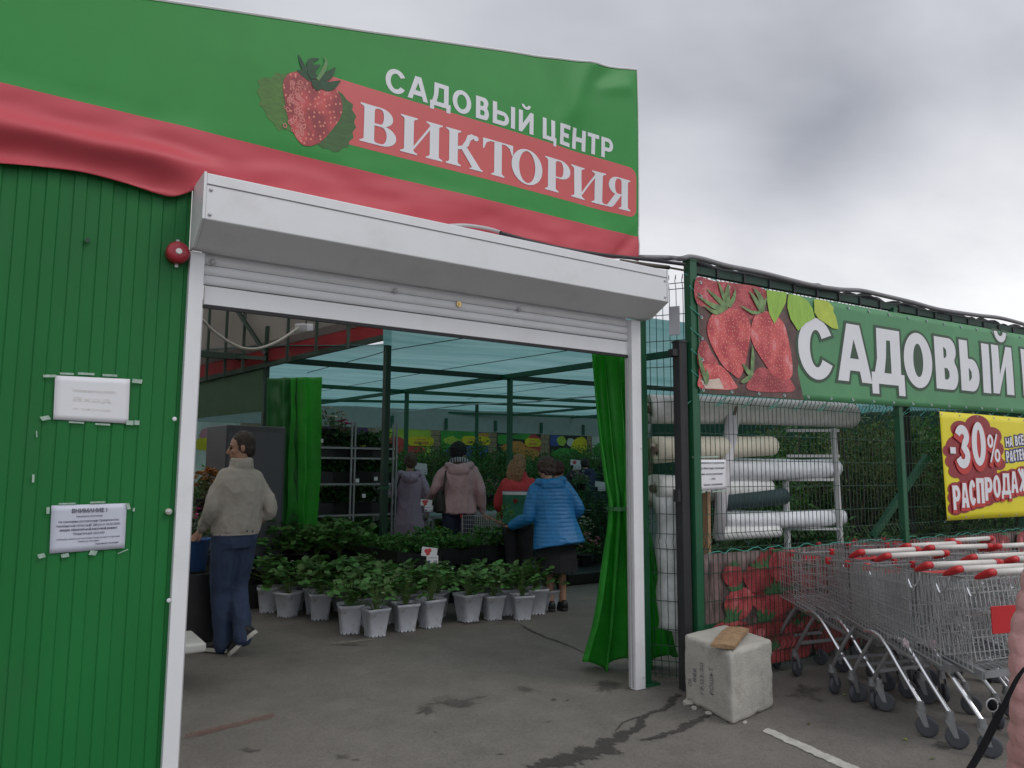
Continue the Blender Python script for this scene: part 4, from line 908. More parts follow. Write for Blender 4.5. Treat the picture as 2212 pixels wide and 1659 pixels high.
roll((1545, 1013), (1803, 1011), 26*PXM, 22*PXM, film2, 'shiny clear film roll in the middle of the rack', droop=.01)
roll((1411, 1055), (1655, 1056), 29*PXM, 25*PXM, film, 'short milky film roll below the clear one', o=-.46)
roll((1550, 1088), (1692, 1072), 17*PXM, 19*PXM, dnet, 'dark green net roll under the milky roll', o=-.38)
roll((1558, 1121), (1815, 1117), 20*PXM, 20*PXM, film2, 'shiny film roll near the bottom, core sticking out left', droop=.015)
roll((1550, 1153), (1680, 1148), 15*PXM, 13*PXM, film, 'crumpled short film roll lowest on the rack', o=-.38)
t = thing('film_bundle', 'tall bundle of pale film standing behind the narrow fence panel', 'roll', tuple(RQ(1450, 1300, -.25)*1.0))
b = MB(); pa, pb_ = RQ(1447, 1075, -.25), RQ(1455, 1362, -.25); n = 14
b.tube([pb_.lerp(pa, i/n)+Vector((.015*math.sin(i*1.3), 0, 0)) for i in range(n+1)], [.115*(1+.12*mn.noise(Vector((i*.7, 2, 2)))) for i in range(n+1)], 18); part('wrap', b, mat('grey_film', (.52, .54, .53), rough=.3, var=.3, scale=6, bump=.8, bscale=12), t, world=True, smooth=True)
t = thing('paper_tube', 'white paper tube leaning upright in front of the rolls', 'roll', tuple(RQ(1555, 1160, -.3)))
b = MB(); b.tube([RQ(1552, 1165, -.3), RQ(1560, 1060, -.3), RQ(1583, 900, -.3)], [.045, .052, .058], 14); part('sleeve', b, mat('white_paper_tube', (.6, .58, .6), rough=.6, bump=.3, bscale=10), t, world=True, smooth=True)
b = MB(); b.tube([RQ(1583, 910, -.3), RQ(1591, 878, -.3)], .012, 8); part('stick', b, core, t, world=True)
b = MB(); b.bar(RQ(1524, 1062, -.12), RQ(1528, 1370, -.12), .07, .03); solo('timber_batten', b, mat('raw_timber', (.36, .22, .12), rough=.7, var=.25, scale=8, stretch=(8, 8, .6)), 'raw timber batten standing behind the fence by the corner post', 'batten')
rk = thing('film_rack', 'white steel rack carrying the film rolls behind the fence', 'rack', tuple(RQ(1650, 1370, -.5)))
rw = mat('rack_white', (.5, .5, .5), rough=.5, var=.1)
for (u0, v0, u1, v1), o in (((1800, 925, 1820, 1185), -.33), ((1697, 1040, 1703, 1250), -.45)):
    a, c = RQ(u0, v0, o), RQ(u1, v1, o); c.z = 0.02; b = MB(); b.bar(a, c, .042, .035); part('upright', b, rw, rk, world=True)
for v in (930, 985, 1036, 1142):
    a, c = RQ(1700, v, -.45), RQ(1812, v, -.33); b = MB(); b.bar(a, c, .025, .025); part('arm', b, rw, rk, world=True)
# ------------------------------------------------------------------ sales hall: frame and net roof
RA, RB, RC = 3.07-.033*10.3-.012*2.89, .033, .012
def roofz(x, y): return RA+RB*y+RC*x
def RF(u, v): d = ray(u, v); return CAM+d*((RA-CH)/(d.z-RB*d.y-RC*d.x))
def Z5(x, y): return 663.7+.3*x, 691.4+.3*y
hall = mat('hall_green_steel', (.012, .10, .045), rough=.5, var=.15)
hall_d = mat('hall_dark_steel', (.010, .035, .02), rough=.5, var=.2)
def netpt(x, y):
    s = .05*math.sin(y*1.3+.4)*math.sin(x*.5)+.03*math.sin(x*1.9+y*.3)
    return Vector((x, y, roofz(x, y)+.10+s*.6))
m = bpy.data.materials.new('shade_net'); m.use_nodes = True; t = m.node_tree; t.nodes.remove(t.nodes['Principled BSDF'])
c = nd(t, 'ShaderNodeTexCoord'); mp = nd(t, 'ShaderNodeMapping'); mp.inputs['Scale'].default_value = (.5, 2.2, 1); mp.inputs['Rotation'].default_value = (0, 0, R(8)); t.links.new(c.outputs['Object'], mp.inputs[0])
n = nd(t, 'ShaderNodeTexNoise'); n.inputs['Scale'].default_value = 1.1; n.inputs['Detail'].default_value = 7; n.inputs['Roughness'].default_value = .6; t.links.new(mp.outputs[0], n.inputs[0])
k = nd(t, 'ShaderNodeMix', data_type='RGBA'); mr = nd(t, 'ShaderNodeMapRange'); t.links.new(n.outputs[0], mr.inputs[0]); mr.inputs[1].default_value = .35; mr.inputs[2].default_value = .65; t.links.new(mr.outputs[0], k.inputs[0])
k.inputs[6].default_value = (.058, .163, .163, 1); k.inputs[7].default_value = (.115, .228, .23, 1)
tr = nd(t, 'ShaderNodeBsdfTranslucent'); t.links.new(k.outputs[2], tr.inputs[0]); tp_ = nd(t, 'ShaderNodeBsdfTransparent'); tp_.inputs[0].default_value = (.66, .86, .84, 1)
ms = nd(t, 'ShaderNodeMixShader'); ms.inputs[0].default_value = .11; t.links.new(tr.outputs[0], ms.inputs[1]); t.links.new(tp_.outputs[0], ms.inputs[2]); t.links.new(ms.outputs[0], t.nodes['Material Output'].inputs[0])
NETM = m
def pline(y): return .4535*y-.06 if y < 8.6 else max(-6., PX1-(y-8.6)*1.013/1.7-.12)
PX1 = W(838, 715, 8.6).x
b = MB(); b.grid(lambda a, c_: netpt(pline(5.2+19.55*c_)*(1-a)+24.2*a, 5.2+19.55*c_), 60, 90); solo('shade_net_roof', b, NETM, 'teal shade net stretched over the sales hall as its roof', 'roof', smooth=True)
def beam(name, uv, m, wd=.06, hd=.07, ext=(0, 0)):
    P = [RF(*Z5(*q)) for q in uv]; a, c_ = P[0], P[-1]; d = (c_-a).normalized(); P[0] = a-d*ext[0]; P[-1] = c_+d*ext[1]; mb = MB()
    for i in range(len(P)-1): mb.bar(P[i], P[i+1], wd, hd)
    return part(name, mb, m, fr, world=True)
fr = thing('roof_frame', 'green steel beam grid carrying the teal net roof', 'frame', (6, 12, 3))
beam('cross_beam', [(0, 300), (1350, 408), (2060, 452)], hall_d, .07, .08, (2, 5))
beam('cross_beam', [(75, 470), (710, 516), (2060, 583)], hall, .07, .08, (1.5, 6))
beam('cross_beam', [(75, 585), (1220, 597), (2090, 645)], hall, .06, .07, (2, 6))
beam('cross_beam', [(70, 640), (600, 652), (2090, 706)], hall, .06, .07, (3, 6))
beam('long_beam', [(205, 582), (720, 510), (1460, 405), (2040, 325)], hall, .07, .08, (4, 2.5))
beam('long_beam', [(800, 735), (1460, 685), (2090, 628)], hall, .07, .08, (2, 3))
beam('long_beam', [(1270, 757), (1760, 712), (2100, 690)], hall, .07, .08, (2, 3))
beam('long_beam', [(70, 655), (350, 668), (990, 712)], hall, .06, .06)
pp = thing('white_pipe', 'white water pipe slung under the net roof beams', 'pipe', (8, 14, 3))
P = [RF(*Z5(*q))-Vector((0, 0, .06)) for q in ((-60, 735), (65, 712), (330, 668), (550, 655), (720, 645), (1080, 603), (1150, 593), (1650, 570), (1750, 555), (2070, 530), (2300, 505))]
b = MB(); b.tube(P, .022, 6); part('run', b, mat('white_pipe_plastic', (.62, .65, .66), rough=.4), pp, world=True, smooth=True)
q = RF(*Z5(380, 665)); b = MB(); b.tube([(q.x, q.y, q.z-.06), (q.x, q.y, .02)], .04, 8); part('drop', b, MATS['white_pipe_plastic'], pp, world=True, smooth=True)
def hpost(u, v, label, wd=.075, m=hall, P=None):
    p = P or RF(u, v); t = thing('hall_post', label, 'post', (p.x, p.y, 0), R(7), 'green posts of the sales hall'); h = p.z-.02
    b = MB(); b.box((0, 0, h/2+.005), (wd, wd, h)); part('shaft', b, m, t, mods=bevel(.005)); b = MB(); b.box((0, 0, .012), (.2, .2, .014)); part('base_plate', b, m, t); return t
PP1 = W(838, 715, 8.6); PP2 = RF(577, 770)
t1 = hpost(0, 0, 'thick dark green post standing left of the black crates', .075, hall_d, Vector((PP1.x, PP1.y, 3.4)))
b = MB(); b.box((0, 0, 1.32), (.10, .10, .03)); part('clamp', b, hall, t1)
hpost(0, 0, 'dark post beside the hanging green curtain behind the man', .065, hall_d, Vector((PP2.x, PP2.y, 3.5)))
for (x, y), lab in (((718, 512), 'green hall post behind the woman in the lilac coat'), ((1460, 412), 'green hall post beside the shop assistant'), ((1222, 600), 'thin far green post behind the woman in the pink jacket'), ((1760, 712), 'far green post behind the two dark clad shoppers')): hpost(*Z5(x, y), lab)
# wires under the net
b = MB()
for uv in (((0, 388), (490, 258), (560, 236)), ((600, 228), (690, 212), (1130, 143)), ((80, 520), (560, 437), (940, 372), (1870, 232)), ((1150, 572), (1900, 470)), ((1100, 520), (1900, 440))):
    P = [RF(*Z5(*q))+Vector((0, 0, .02)) for q in uv]; b.tube(P, .006, 4)
solo('tension_wires', b, mat('dark_wire', (.02, .03, .03)), 'thin dark tension wires strung under the teal net', 'wire')
b = MB(); p = RF(*Z5(560, 230))
# inner fascia between the two dark posts
dP = (Vector((PP1.x, PP1.y, 0))-Vector((PP2.x, PP2.y, 0))).normalized(); nP = Vector((-dP.y, dP.x, 0))
def PL(u, v, o=0.):
    q0 = Vector((PP2.x, PP2.y, 0))+nP*o; d = ray(u, v); return CAM+d*((q0-CAM).dot(nP)/d.dot(nP))
def plq(uvs, o): return [PL(u, v, o) for u, v in uvs]
fx = thing('inner_fascia', 'grey inner fascia with a red stripe above the dark green board on the left', 'fascia', tuple(PL(577, 740)))
def slab(name, uvs, m, o, th=.02):
    P = plq(uvs, o); b = MB(); b.rings([[p-nP*th/2 for p in P], [p+nP*th/2 for p in P]]); return part(name, b, m, fx, world=True)
slab('red_stripe', [(400, 824), (838, 721), (838, 691), (400, 798)], mat('red_fascia', (.42, .035, .045), rough=.5, var=.06, trans=.5), .0)
slab('grey_sheet', [(400, 797.5), (838, 690.5), (838, 560), (400, 650)], mat('grey_fascia', (.42, .39, .36), rough=.6, var=.06, trans=.5), .0)
slab('seam_sheet', [(400, 797), (838, 690), (838, 672), (400, 782)], mat('grey_fascia_dark', (.26, .22, .2), rough=.6, trans=.5), -.016, .006)
slab('green_board', [(405, 905), (572, 888), (572, 789), (405, 825)], mat('dark_green_board', (.03, .08, .035), rough=.6, var=.15), .0)
slab('edge_beam', [(400, 834), (838, 733), (838, 721.5), (400, 824.5)], hall_d, -.02, .05)
b = MB()
for u in (457, 495, 533, 627, 688, 756): a = PL(u, 600, -.12); b.bar(Vector((a.x, a.y, PL(u, 836-(u-400)*.236, -.12).z)), Vector((a.x, a.y, 3.8)), .035, .035)
b.bar(PL(434, 765, -.12), PL(577, 775, -.12), .04, .05); b.bar(PL(512, 670, -.12), PL(575, 765, -.12), .045, .045)
part('lattice', b, hall_d, fx, world=True)
# lamp and its cable
lp = W(668, 704, 6.6); lt = thing('strip_lamp', 'white strip lamp hanging unlit below the shutter, trailing a cable', 'lamp', tuple(lp))
b = MB(); b.bar(W(650, 708, 6.6), W(684, 698, 6.6)+Vector((0, .25, 0)), .11, .07); part('housing', b, mat('lamp_plastic', (.62, .61, .66), rough=.3), lt, world=True, mods=bevel(.01))
b = MB(); b.tube(curve([W(436, 690, 6.0), W(462, 716, 6.1), (W(500, 742, 6.2)), W(530, 753, 6.3), W(565, 751, 6.4), W(605, 735, 6.5), W(645, 708, 6.6)], 6), .012, 6); part('cable', b, mat('white_cable', (.55, .52, .47), rough=.5), lt, world=True, smooth=True)
b = MB(); b.bar(lp+Vector((0, .1, .02)), lp+Vector((.05, .1, .8)), .012); part('hanger', b, hall_d, lt, world=True)
# unseen left bay: roof made translucent and side wall pale to brighten the floor
b = MB(); rp_ = [(-5, YF+.2), (3.86, YF+.2), (3.9, 8.6), (PX1-4.2*1.013/1.7-.1, 12.8), (-5, 18.5)]
def rz_(x): return 3.25+.1*(x+5)
b.rings([[Vector((x, y, rz_(x)+dz)) for x, y in rp_] for dz in (0, .06)]); solo('unseen_bay_roof', b, mat('light_passing_sheet', (.82, .81, .78), trans=.95), 'unseen milky roof over the left bay, translucent to light the floor', 'roof')
b = MB(); b.box((-3.9, 10.5, 1.9), (.08, 12.6, 3.8)); solo('side_wall', b, mat('grey_side_wall', (.55, .56, .54)), 'grey side wall closing the left bay', 'wall')

# ------------------------------------------------------------------ green curtains
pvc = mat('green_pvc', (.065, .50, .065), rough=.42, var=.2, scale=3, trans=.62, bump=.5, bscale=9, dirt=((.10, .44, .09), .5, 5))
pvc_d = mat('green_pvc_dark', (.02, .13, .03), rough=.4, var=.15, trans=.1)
def curtain(name, label, left, right, folds, amp, m, jag_=.03, seed=0., back=.0):
    L_ = [Vector(p) for p in left]; R_ = [Vector(p) for p in right]
    Lc = curve(L_, 10); Rc = curve(R_, 10); nn = min(len(Lc), len(Rc))-1; mb = MB()
    def f(a, c_):
        i = min(int(c_*nn), nn-1); fr_ = c_*nn-i; l = Lc[i].lerp(Lc[i+1], fr_); r = Rc[i].lerp(Rc[i+1], fr_); w_ = (r-l).length
        ph = a*folds*2*math.pi+seed+.9*mn.noise(Vector((a*3, c_*2, seed)))
        am = amp*(.55+.6*c_)+.0; d = (r-l).normalized(); nrm = Vector((d.y, -d.x, 0))
        p = l.lerp(r, a)+nrm*(am*math.sin(ph)+am*.5*math.sin(ph*.47+2)+.03*mn.noise(Vector((a*4, c_*7, seed+4))))+d*(am*.6*math.cos(ph))
        p.z += jag_*math.sin(ph*.5+1)*c_**6
        return p
    mb.grid(f, 110, 70); return solo(name, mb, m, label, 'curtain', smooth=True, solid=.002)
curtain('curtain', 'bright green plastic curtain gathered and tied at the right side of the entrance',
        [W(1276, 755, 4.55), W(1289, 900, 4.5), W(1306, 1030, 4.45), W(1319, 1098, 4.42), W(1306, 1200, 4.5), W(1281, 1340, 4.6), W(1256, 1438, 4.7)],
        [W(1398, 755, 4.3), W(1400, 900, 4.28), W(1398, 1030, 4.26), W(1391, 1098, 4.25), W(1412, 1200, 4.3), W(1444, 1340, 4.35), W(1462, 1424, 4.4)], 4.3, .07, pvc, .05, 1.2)
b = MB(); b.rings([[W(1319+74*0, 1098, 4.42).lerp(W(1391, 1098, 4.25), .5)+Vector((math.cos(R(20*k))*.175, math.sin(R(20*k))*.12, z)) for k in range(18)] for z in (-.015, .015)], cap=False)
solo('curtain_tie', b, pvc_d, 'green strap tied round the gathered entrance curtain', 'strap', solid=.003)
curtain('curtain', 'green plastic curtain hanging behind the man beside the dark post', [W(634, 815, 8.9), W(634, 960, 8.9), W(632, 1110, 8.9), W(630, 1160, 8.9)], [W(687, 815, 9.0), W(685, 960, 9.0), W(676, 1110, 9.0), W(672, 1160, 9.0)], 1.3, .07, pvc, .0, 4.4)
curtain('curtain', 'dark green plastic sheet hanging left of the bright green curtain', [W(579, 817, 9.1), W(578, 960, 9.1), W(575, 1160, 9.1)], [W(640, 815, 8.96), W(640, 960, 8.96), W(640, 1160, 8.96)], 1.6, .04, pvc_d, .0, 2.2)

# ------------------------------------------------------------------ back of the hall
YW = 24.5
bw = thing('back_wall', 'pale brick wall closing the far end of the hall', 'wall', (10, YW+.3, 0))
m = mat('brick_print', (.34, .25, .17), rough=.8, var=.15, scale=2); t = m.node_tree; p_ = t.nodes['Principled BSDF']
br = nd(t, 'ShaderNodeTexBrick'); br.inputs['Scale'].default_value = 1.0; br.inputs['Brick Width'].default_value = .42; br.inputs['Row Height'].default_value = .2; br.inputs['Mortar Size'].default_value = .012
br.inputs['Color1'].default_value = (.36, .25, .16, 1); br.inputs['Color2'].default_value = (.30, .21, .14, 1); br.inputs['Mortar'].default_value = (.12, .09, .07, 1)
c = nd(t, 'ShaderNodeTexCoord'); sx = nd(t, 'ShaderNodeSeparateXYZ'); cx = nd(t, 'ShaderNodeCombineXYZ'); t.links.new(c.outputs['Object'], sx.inputs[0]); t.links.new(sx.outputs[0], cx.inputs[0]); t.links.new(sx.outputs[2], cx.inputs[1]); t.links.new(cx.outputs[0], br.inputs[0]); t.links.new(br.outputs[0], p_.inputs['Base Color'])
zt_ = W(1000, 931, YW).z
b = MB(); b.box((12, YW+.25, zt_/2), (40, .2, zt_)); part('brickwork', b, m, bw, world=True)
b = MB(); b.box((12, YW+.2, zt_+.5), (40, .1, 1.0)); part('pale_coping', b, mat('pale_band', (.36, .39, .37), rough=.7, var=.1), bw, world=True)
b = MB()
for i in range(16): b.box((-4+i*2.2, YW+.1, zt_+.25), (.1, .05, .42))
part('bracket', b, hall, bw, world=True)
pal = {'lime': (.42, .55, .06), 'red': (.55, .06, .06), 'green': (.06, .32, .05), 'dk': (.03, .03, .025), 'blue': (.06, .09, .32), 'yellow': (.7, .55, .02), 'peach': (.6, .25, .06), 'pink': (.6, .25, .3), 'white': (.6, .6, .55), 'purple': (.09, .04, .12)}
for kx, vv in pal.items(): mat('poster_'+kx, vv, rough=.6, var=.3, scale=1.5)
def poster(u0, u1, label, bgc, blobs, pill=None):
    a = W(u0, 950, YW).x; c_ = W(u1, 950, YW).x; z1 = zt_-.01; z0 = z1-2.0; hh = z1-z0; yy = YW+.13
    t = thing('poster', label, 'poster', ((a+c_)/2, yy, (z0+z1)/2)); b = MB(); b.box(((a+c_)/2, yy, (z0+z1)/2), (c_-a, .02, hh)); part('sheet', b, MATS['poster_'+bgc], t, world=True)
    for i, (cn, x, z, rx, rz) in enumerate(blobs):
        pts = []
        for k in range(22):
            an = 2*math.pi*k/22; q = 1+.22*mn.noise(Vector((math.cos(an)*1.5+i, math.sin(an)*1.5, u0)))
            pts.append(Vector((min(max(a+(c_-a)*(x+rx*math.cos(an)*q), a+.01), c_-.01), yy-.013-.003*i, min(max(z1-hh*(z+rz*math.sin(an)*q), z0+.01), z1-.01))))
        b = MB(); b.add(pts, [tuple(range(22))]); part('printed_fruit', b, MATS['poster_'+cn], t, world=True)
    if pill:
        x, z, wd = pill; cx_, cz = a+(c_-a)*x, z1-hh*z; r = .17; w2 = (c_-a)*wd/2
        pts = [(cx_+s*w2+s*r*math.cos(R(an))*1.0, cz+r*math.sin(R(an))) for s, rg in ((1, range(-90, 91, 15)), (-1, range(90, -91, -15))) for an in rg]
        b = MB(); b.add([Vector((x_, yy-.05, z_)) for x_, z_ in pts], [tuple(range(len(pts)))]); part('caption_plate', b, MATS['poster_yellow'], t, world=True)
        b = MB(); b.box((cx_, yy-.055, cz-.05), (w2*1.6, .004, .09)); b.box((cx_, yy-.055, cz+.07), (w2*.9, .004, .035)); part('caption_line', b, MATS['poster_peach'], t, world=True)
poster(700, 797, 'dark purple poster with yellow plums, leftmost along the far wall', 'purple', [('yellow', .85, .3, .2, .12), ('green', .5, .4, .3, .2), ('pink', .3, .2, .12, .1)])
poster(820, 934, 'lime poster with red watermelon slices on the far wall', 'lime', [('red', .33, .32, .2, .2), ('red', .62, .38, .28, .1), ('red', .2, .42, .25, .12), ('green', .15, .6, .3, .12), ('lime', .3, .08, .1, .05)], (.8, .21, .35))
poster(956, 1059, 'green and blue poster with plums on the far wall', 'green', [('blue', .45, .42, .4, .16), ('blue', .85, .25, .16, .25), ('lime', .35, .18, .3, .09), ('peach', .9, .05, .16, .04), ('green', .55, .1, .3, .06)], (.72, .17, .45))
poster(1078, 1172, 'dark poster with orange apples and red pepper on the far wall', 'dk', [('green', .12, .12, .2, .1), ('green', .6, .06, .3, .06), ('peach', .4, .32, .3, .16), ('red', .85, .22, .22, .2), ('peach', .65, .4, .3, .14)], (.8, .17, .22))
poster(1192, 1272, 'blue and black poster with yellow pears on the far wall', 'dk', [('blue', .12, .1, .2, .14), ('lime', .3, .12, .12, .1), ('white', .55, .14, .12, .08), ('yellow', .82, .28, .25, .26), ('green', .45, .4, .4, .14)], None)
poster(1283, 1400, 'pale poster with pink flowers, right end of the far wall', 'white', [('green', .3, .3, .3, .2), ('pink', .5, .2, .15, .1), ('yellow', .8, .4, .15, .1)])
poster(420, 520, 'blurred pink and yellow poster seen past the man', 'white', [('pink', .4, .2, .3, .12), ('yellow', .3, .35, .35, .1), ('white', .7, .12, .2, .08)])
b = MB(); b.box((24.3, 14.2, 1.9), (.1, 21, 3.78)); solo('hall_side_fence', b, mat('green_screen', (.05, .12, .08), var=.3), 'dark green screen along the far right side of the hall', 'screen')

# ------------------------------------------------------------------ foliage
def leaf(mb, p, d, n, L_, wd, fold=.25):
    s = d.cross(n); s = s.normalized() if s.length > 1e-5 else d.orthogonal().normalized()
    n = s.cross(d)
    mb.add([p, p+d*L_*.5+s*wd/2+n*wd*fold, p+d*L_, p+d*L_*.5-s*wd/2+n*wd*fold], [(0, 1, 2), (0, 2, 3)])
def rv(): 
    while True:
        v = Vector((random.uniform(-1, 1), random.uniform(-1, 1), random.uniform(-1, 1)))
        if .05 < v.length < 1: return v.normalized()
def rnd_leaflet(mb, p, d, n, r):
    s = d.cross(n).normalized(); n = s.cross(d); vs = [p]
    for k in range(9):
        a = R(-130+260*k/8); q = r*(1+.06*((k % 2)*2-1)); vs.append(p+d*(r*.95+q*math.cos(a)*.95)+s*q*.85*math.sin(a)+n*(.18*r*abs(math.sin(a))))
    c = len(mb.v); mb.add(vs+[p+d*r], [(10, i, i+1) for i in range(1, 9)]+[(10, 0, 1), (10, 9, 0)])
def strawberry_mesh(nm, np_=34, spread=.19, h=.22):
    lf_ = MB(); stm = MB(); fl = MB()
    for i in range(np_):
        a = random.uniform(0, 2*math.pi); q = random.random()**.6; tip = Vector((math.cos(a)*spread*q, math.sin(a)*spread*q, h*(1.05-.55*q*q)*random.uniform(.6, 1.1)))
        mid = Vector((tip.x*.35, tip.y*.35, tip.z*.65)); P = [Vector((tip.x*.08, tip.y*.08, 0)), mid, tip]; stm.tube(curve(P, 3), .0024, 3, cap=False)
        out = Vector((math.cos(a)*.8, math.sin(a)*.8, random.uniform(-.3, .35))).normalized(); up = Vector((random.uniform(-.5, .5), random.uniform(-.5, .5), 1)).normalized(); r = random.uniform(.027, .045)
        for an in (-75, 0, 75):
            d = (Matrix.Rotation(R(an), 3, up) @ out).normalized(); rnd_leaflet(lf_, tip, d, up, r)
    for i in range(random.randint(1, 3)):
        a = random.uniform(0, 6.28); c_ = Vector((math.cos(a)*spread*.9, math.sin(a)*spread*.9, h*random.uniform(.45, .9)))
        for k in range(5):
            d = Vector((math.cos(R(72*k)), math.sin(R(72*k)), .2)); leaf(fl, c_, d, Vector((0, 0, 1)), .017, .014)
    return lf_.mesh('foliage', True), stm.mesh('stems'), fl.mesh('flowers')
crate_m = mat('black_crate_plastic', (.012, .012, .013), rough=.45, var=.3, scale=5)
straw_leaf = mat('strawberry_leaf', (.075, .185, .045), rough=.5, var=.2, scale=8, island=.55, trans=.25)
stem_m = mat('leaf_stem', (.12, .20, .05), rough=.6)
petal = mat('white_petal', (.62, .66, .5), rough=.6)
soil = mat('potting_soil', (.028, .02, .015), rough=.95, var=.4, scale=40, bump=.8, bscale=60)
pot_m = mat('white_pot_plastic', (.60, .62, .68), rough=.42, var=.05, scale=5, dirt=((.22, .19, .15), .75, 9))
def sq_ring(hw, z, r, n=6):
    o = []
    for i, (sx_, sy_) in enumerate(((1, 1), (-1, 1), (-1, -1), (1, -1))):
        for k in range(n):
            a = R(90*i+90*k/(n-1)); o.append(Vector((sx_*(hw-r)+r*math.cos(a), sy_*(hw-r)+r*math.sin(a), z)))
    return o
def pot_mesh():
    b = MB(); T, Bt, h = .118, .086, .268
    prof = [(Bt*.97, .014, .03), (Bt, .03, .03), (T-.006, h-.03, .022), (T-.002, h-.028, .022), (T+.003, h, .022), (T-.004, h, .02), (T-.008, h-.03, .02)]
    b.rings([sq_ring(w_, z, r) for w_, z, r in prof], cap=False)
    # feet left between the drainage notches
    for i in range(4):
        M = Matrix.Rotation(R(90*i), 3, 'Z')
        for x0, x1 in ((-.07, -.042), (-.032, -.008), (.008, .032), (.042, .07)):
            b.box(M @ Vector(((x0+x1)/2, Bt-.004, .008)), (x1-x0, .006, .016), M)
    return b.mesh('pot', True)
POT = pot_mesh(); 
sb2 = MB(); sb2.grid(lambda a, c_: Vector(((a-.5)*.215, (c_-.5)*.215, .235+.012*mn.noise(Vector((a*6, c_*6, 1))))), 8, 8); SOIL = sb2.mesh('soil', True)
def proto(nm, i, pm=None):
    t = thing('strawberry_pot', 'x', 'potted plant', (0, 0, 0), 0, 'white pots of strawberry plants')
    part('pot', POT.copy() if pm else POT, pm or pot_m, t); part('soil', SOIL, soil, t)
    lf_, stm, fl = strawberry_mesh(nm, 38+3*i, .22+.014*i, .25+.03*i)
    for me in (lf_, stm, fl): me.transform(Matrix.Translation((0, 0, .235)))
    f = part('foliage', lf_, straw_leaf, t, smooth=True); part('stems', stm, stem_m, t); part('flowers', fl, petal, t)
    return t
protos = [proto('s%d' % i, i) for i in range(4)]; dark_p = [proto('d%d' % i, i+1, crate_m) for i in range(2)]; dk = 0; used_p = [0]*4; pk = 0
ordn = ['first', 'second', 'third', 'fourth', 'fifth', 'sixth', 'seventh', 'eighth', 'ninth', 'tenth']
def place_pot(x, y, label, rz=None, sc=1.):
    global pk
    i = pk % 4; pk += 1; rz = random.uniform(-.35, .35)+R(33)*random.choice((0, 1, 1)) if rz is None else rz; sc *= random.uniform(.92, 1.06)
    if not used_p[i]:
        used_p[i] = 1; o = protos[i]; o.location = (x, y, .001); o.rotation_euler = (0, 0, rz); o['label'] = label; o.scale = (sc,)*3; return o
    return dup(protos[i], (x, y, .001), rz, label, scale=sc)
front = [((757, 1368), 'white square pot of strawberries, leftmost of the close front row'), ((812, 1374), 'white strawberry pot standing farthest forward at the corner of the front row'), ((877, 1363), 'white strawberry pot just right of the foremost corner pot'), ((931, 1355), 'white strawberry pot with a runner stem hanging over its rim below the price card'), ((1013, 1342), 'white strawberry pot with torn film round its foot'), ((1067, 1338), 'white strawberry pot in front of the right end of the black crates'), ((1130, 1338), 'white strawberry pot at the right end of the front row'), ((580, 1322), 'lone white strawberry pot beside the legs of the man'), ((692, 1338), 'white strawberry pot half hidden under leaves left of the front row'), ((1098, 1328), 'white strawberry pot peeping out between two front row pots'), ((1160, 1326), 'white strawberry pot half hidden behind the right end of the front row')]
occupied = []
for (u, v), lab in front:
    p = G(u, v); place_pot(p.x, p.y+.02, lab, R(random.uniform(-22, 8)), 1.0); occupied.append((p.x, p.y+.02))
p = G(1185, 1318); place_pot(p.x, p.y, 'strawberry plant in a low dark pot beside the feet of the woman in blue', 0, .8)
def free(x, y, r=.25): return all((x-a)**2+(y-b_)**2 > r*r for a, b_ in occupied)
hid = 'white pot of strawberry plants packed in the mass behind the front row'
hid2 = 'dark pot of strawberry plants on the low bench behind the white pots'
b = MB(); b.box((3.08, 9.6, .13), (1.5, 1.8, .26)); solo('low_bench', b, mat('black_bench', (.02, .02, .02)), 'low black bench carrying the rear strawberry pots', 'bench', mods=bevel(.01))
for j in range(14):
    for i in range(14):
        x = 2.05+i*.285+.12*(j % 2); y = 6.95+j*.285
        lim = (8.15-(x-2.45)*(1.35/.65) if x < 3.1 else 6.6)
        if y < lim or (8.56 < y < 8.72) or (x > 3.62 and y > 7.3) or x > 5.0 or (x > 4.75 and y > 7.0): continue
        if abs(x-PP1.x) < .2 and abs(y-PP1.y) < .2: continue
        xx, yy = x+random.uniform(-.03, .03), y+random.uniform(-.03, .03)
        if free(xx, yy, .24):
            occupied.append((xx, yy))
            if y < 8.5 or x < 2.36: place_pot(xx, yy, hid)
            elif dk < 2: o_ = dark_p[dk]; dk += 1; o_.location = (xx, yy, .262); o_['label'] = hid2; o_['group'] = 'dark pots of strawberries on the bench'
            else: dk += 1; dup(dark_p[dk % 2], (xx, yy, .262), random.uniform(0, 6), hid2, 'dark pots of strawberries on the bench', random.uniform(1.05, 1.2))
for i in range(22):
    xx, yy = 2.42+(i % 6)*.24+random.uniform(-.05, .05), 8.86+(i//6)*.36
    if abs(xx-PP1.x) < .2 and abs(yy-PP1.y) < .2: continue
    dup(dark_p[i % 2], (xx, yy, .262), random.uniform(0, 6), hid2, 'dark pots of strawberries on the bench', random.uniform(1.05, 1.25))
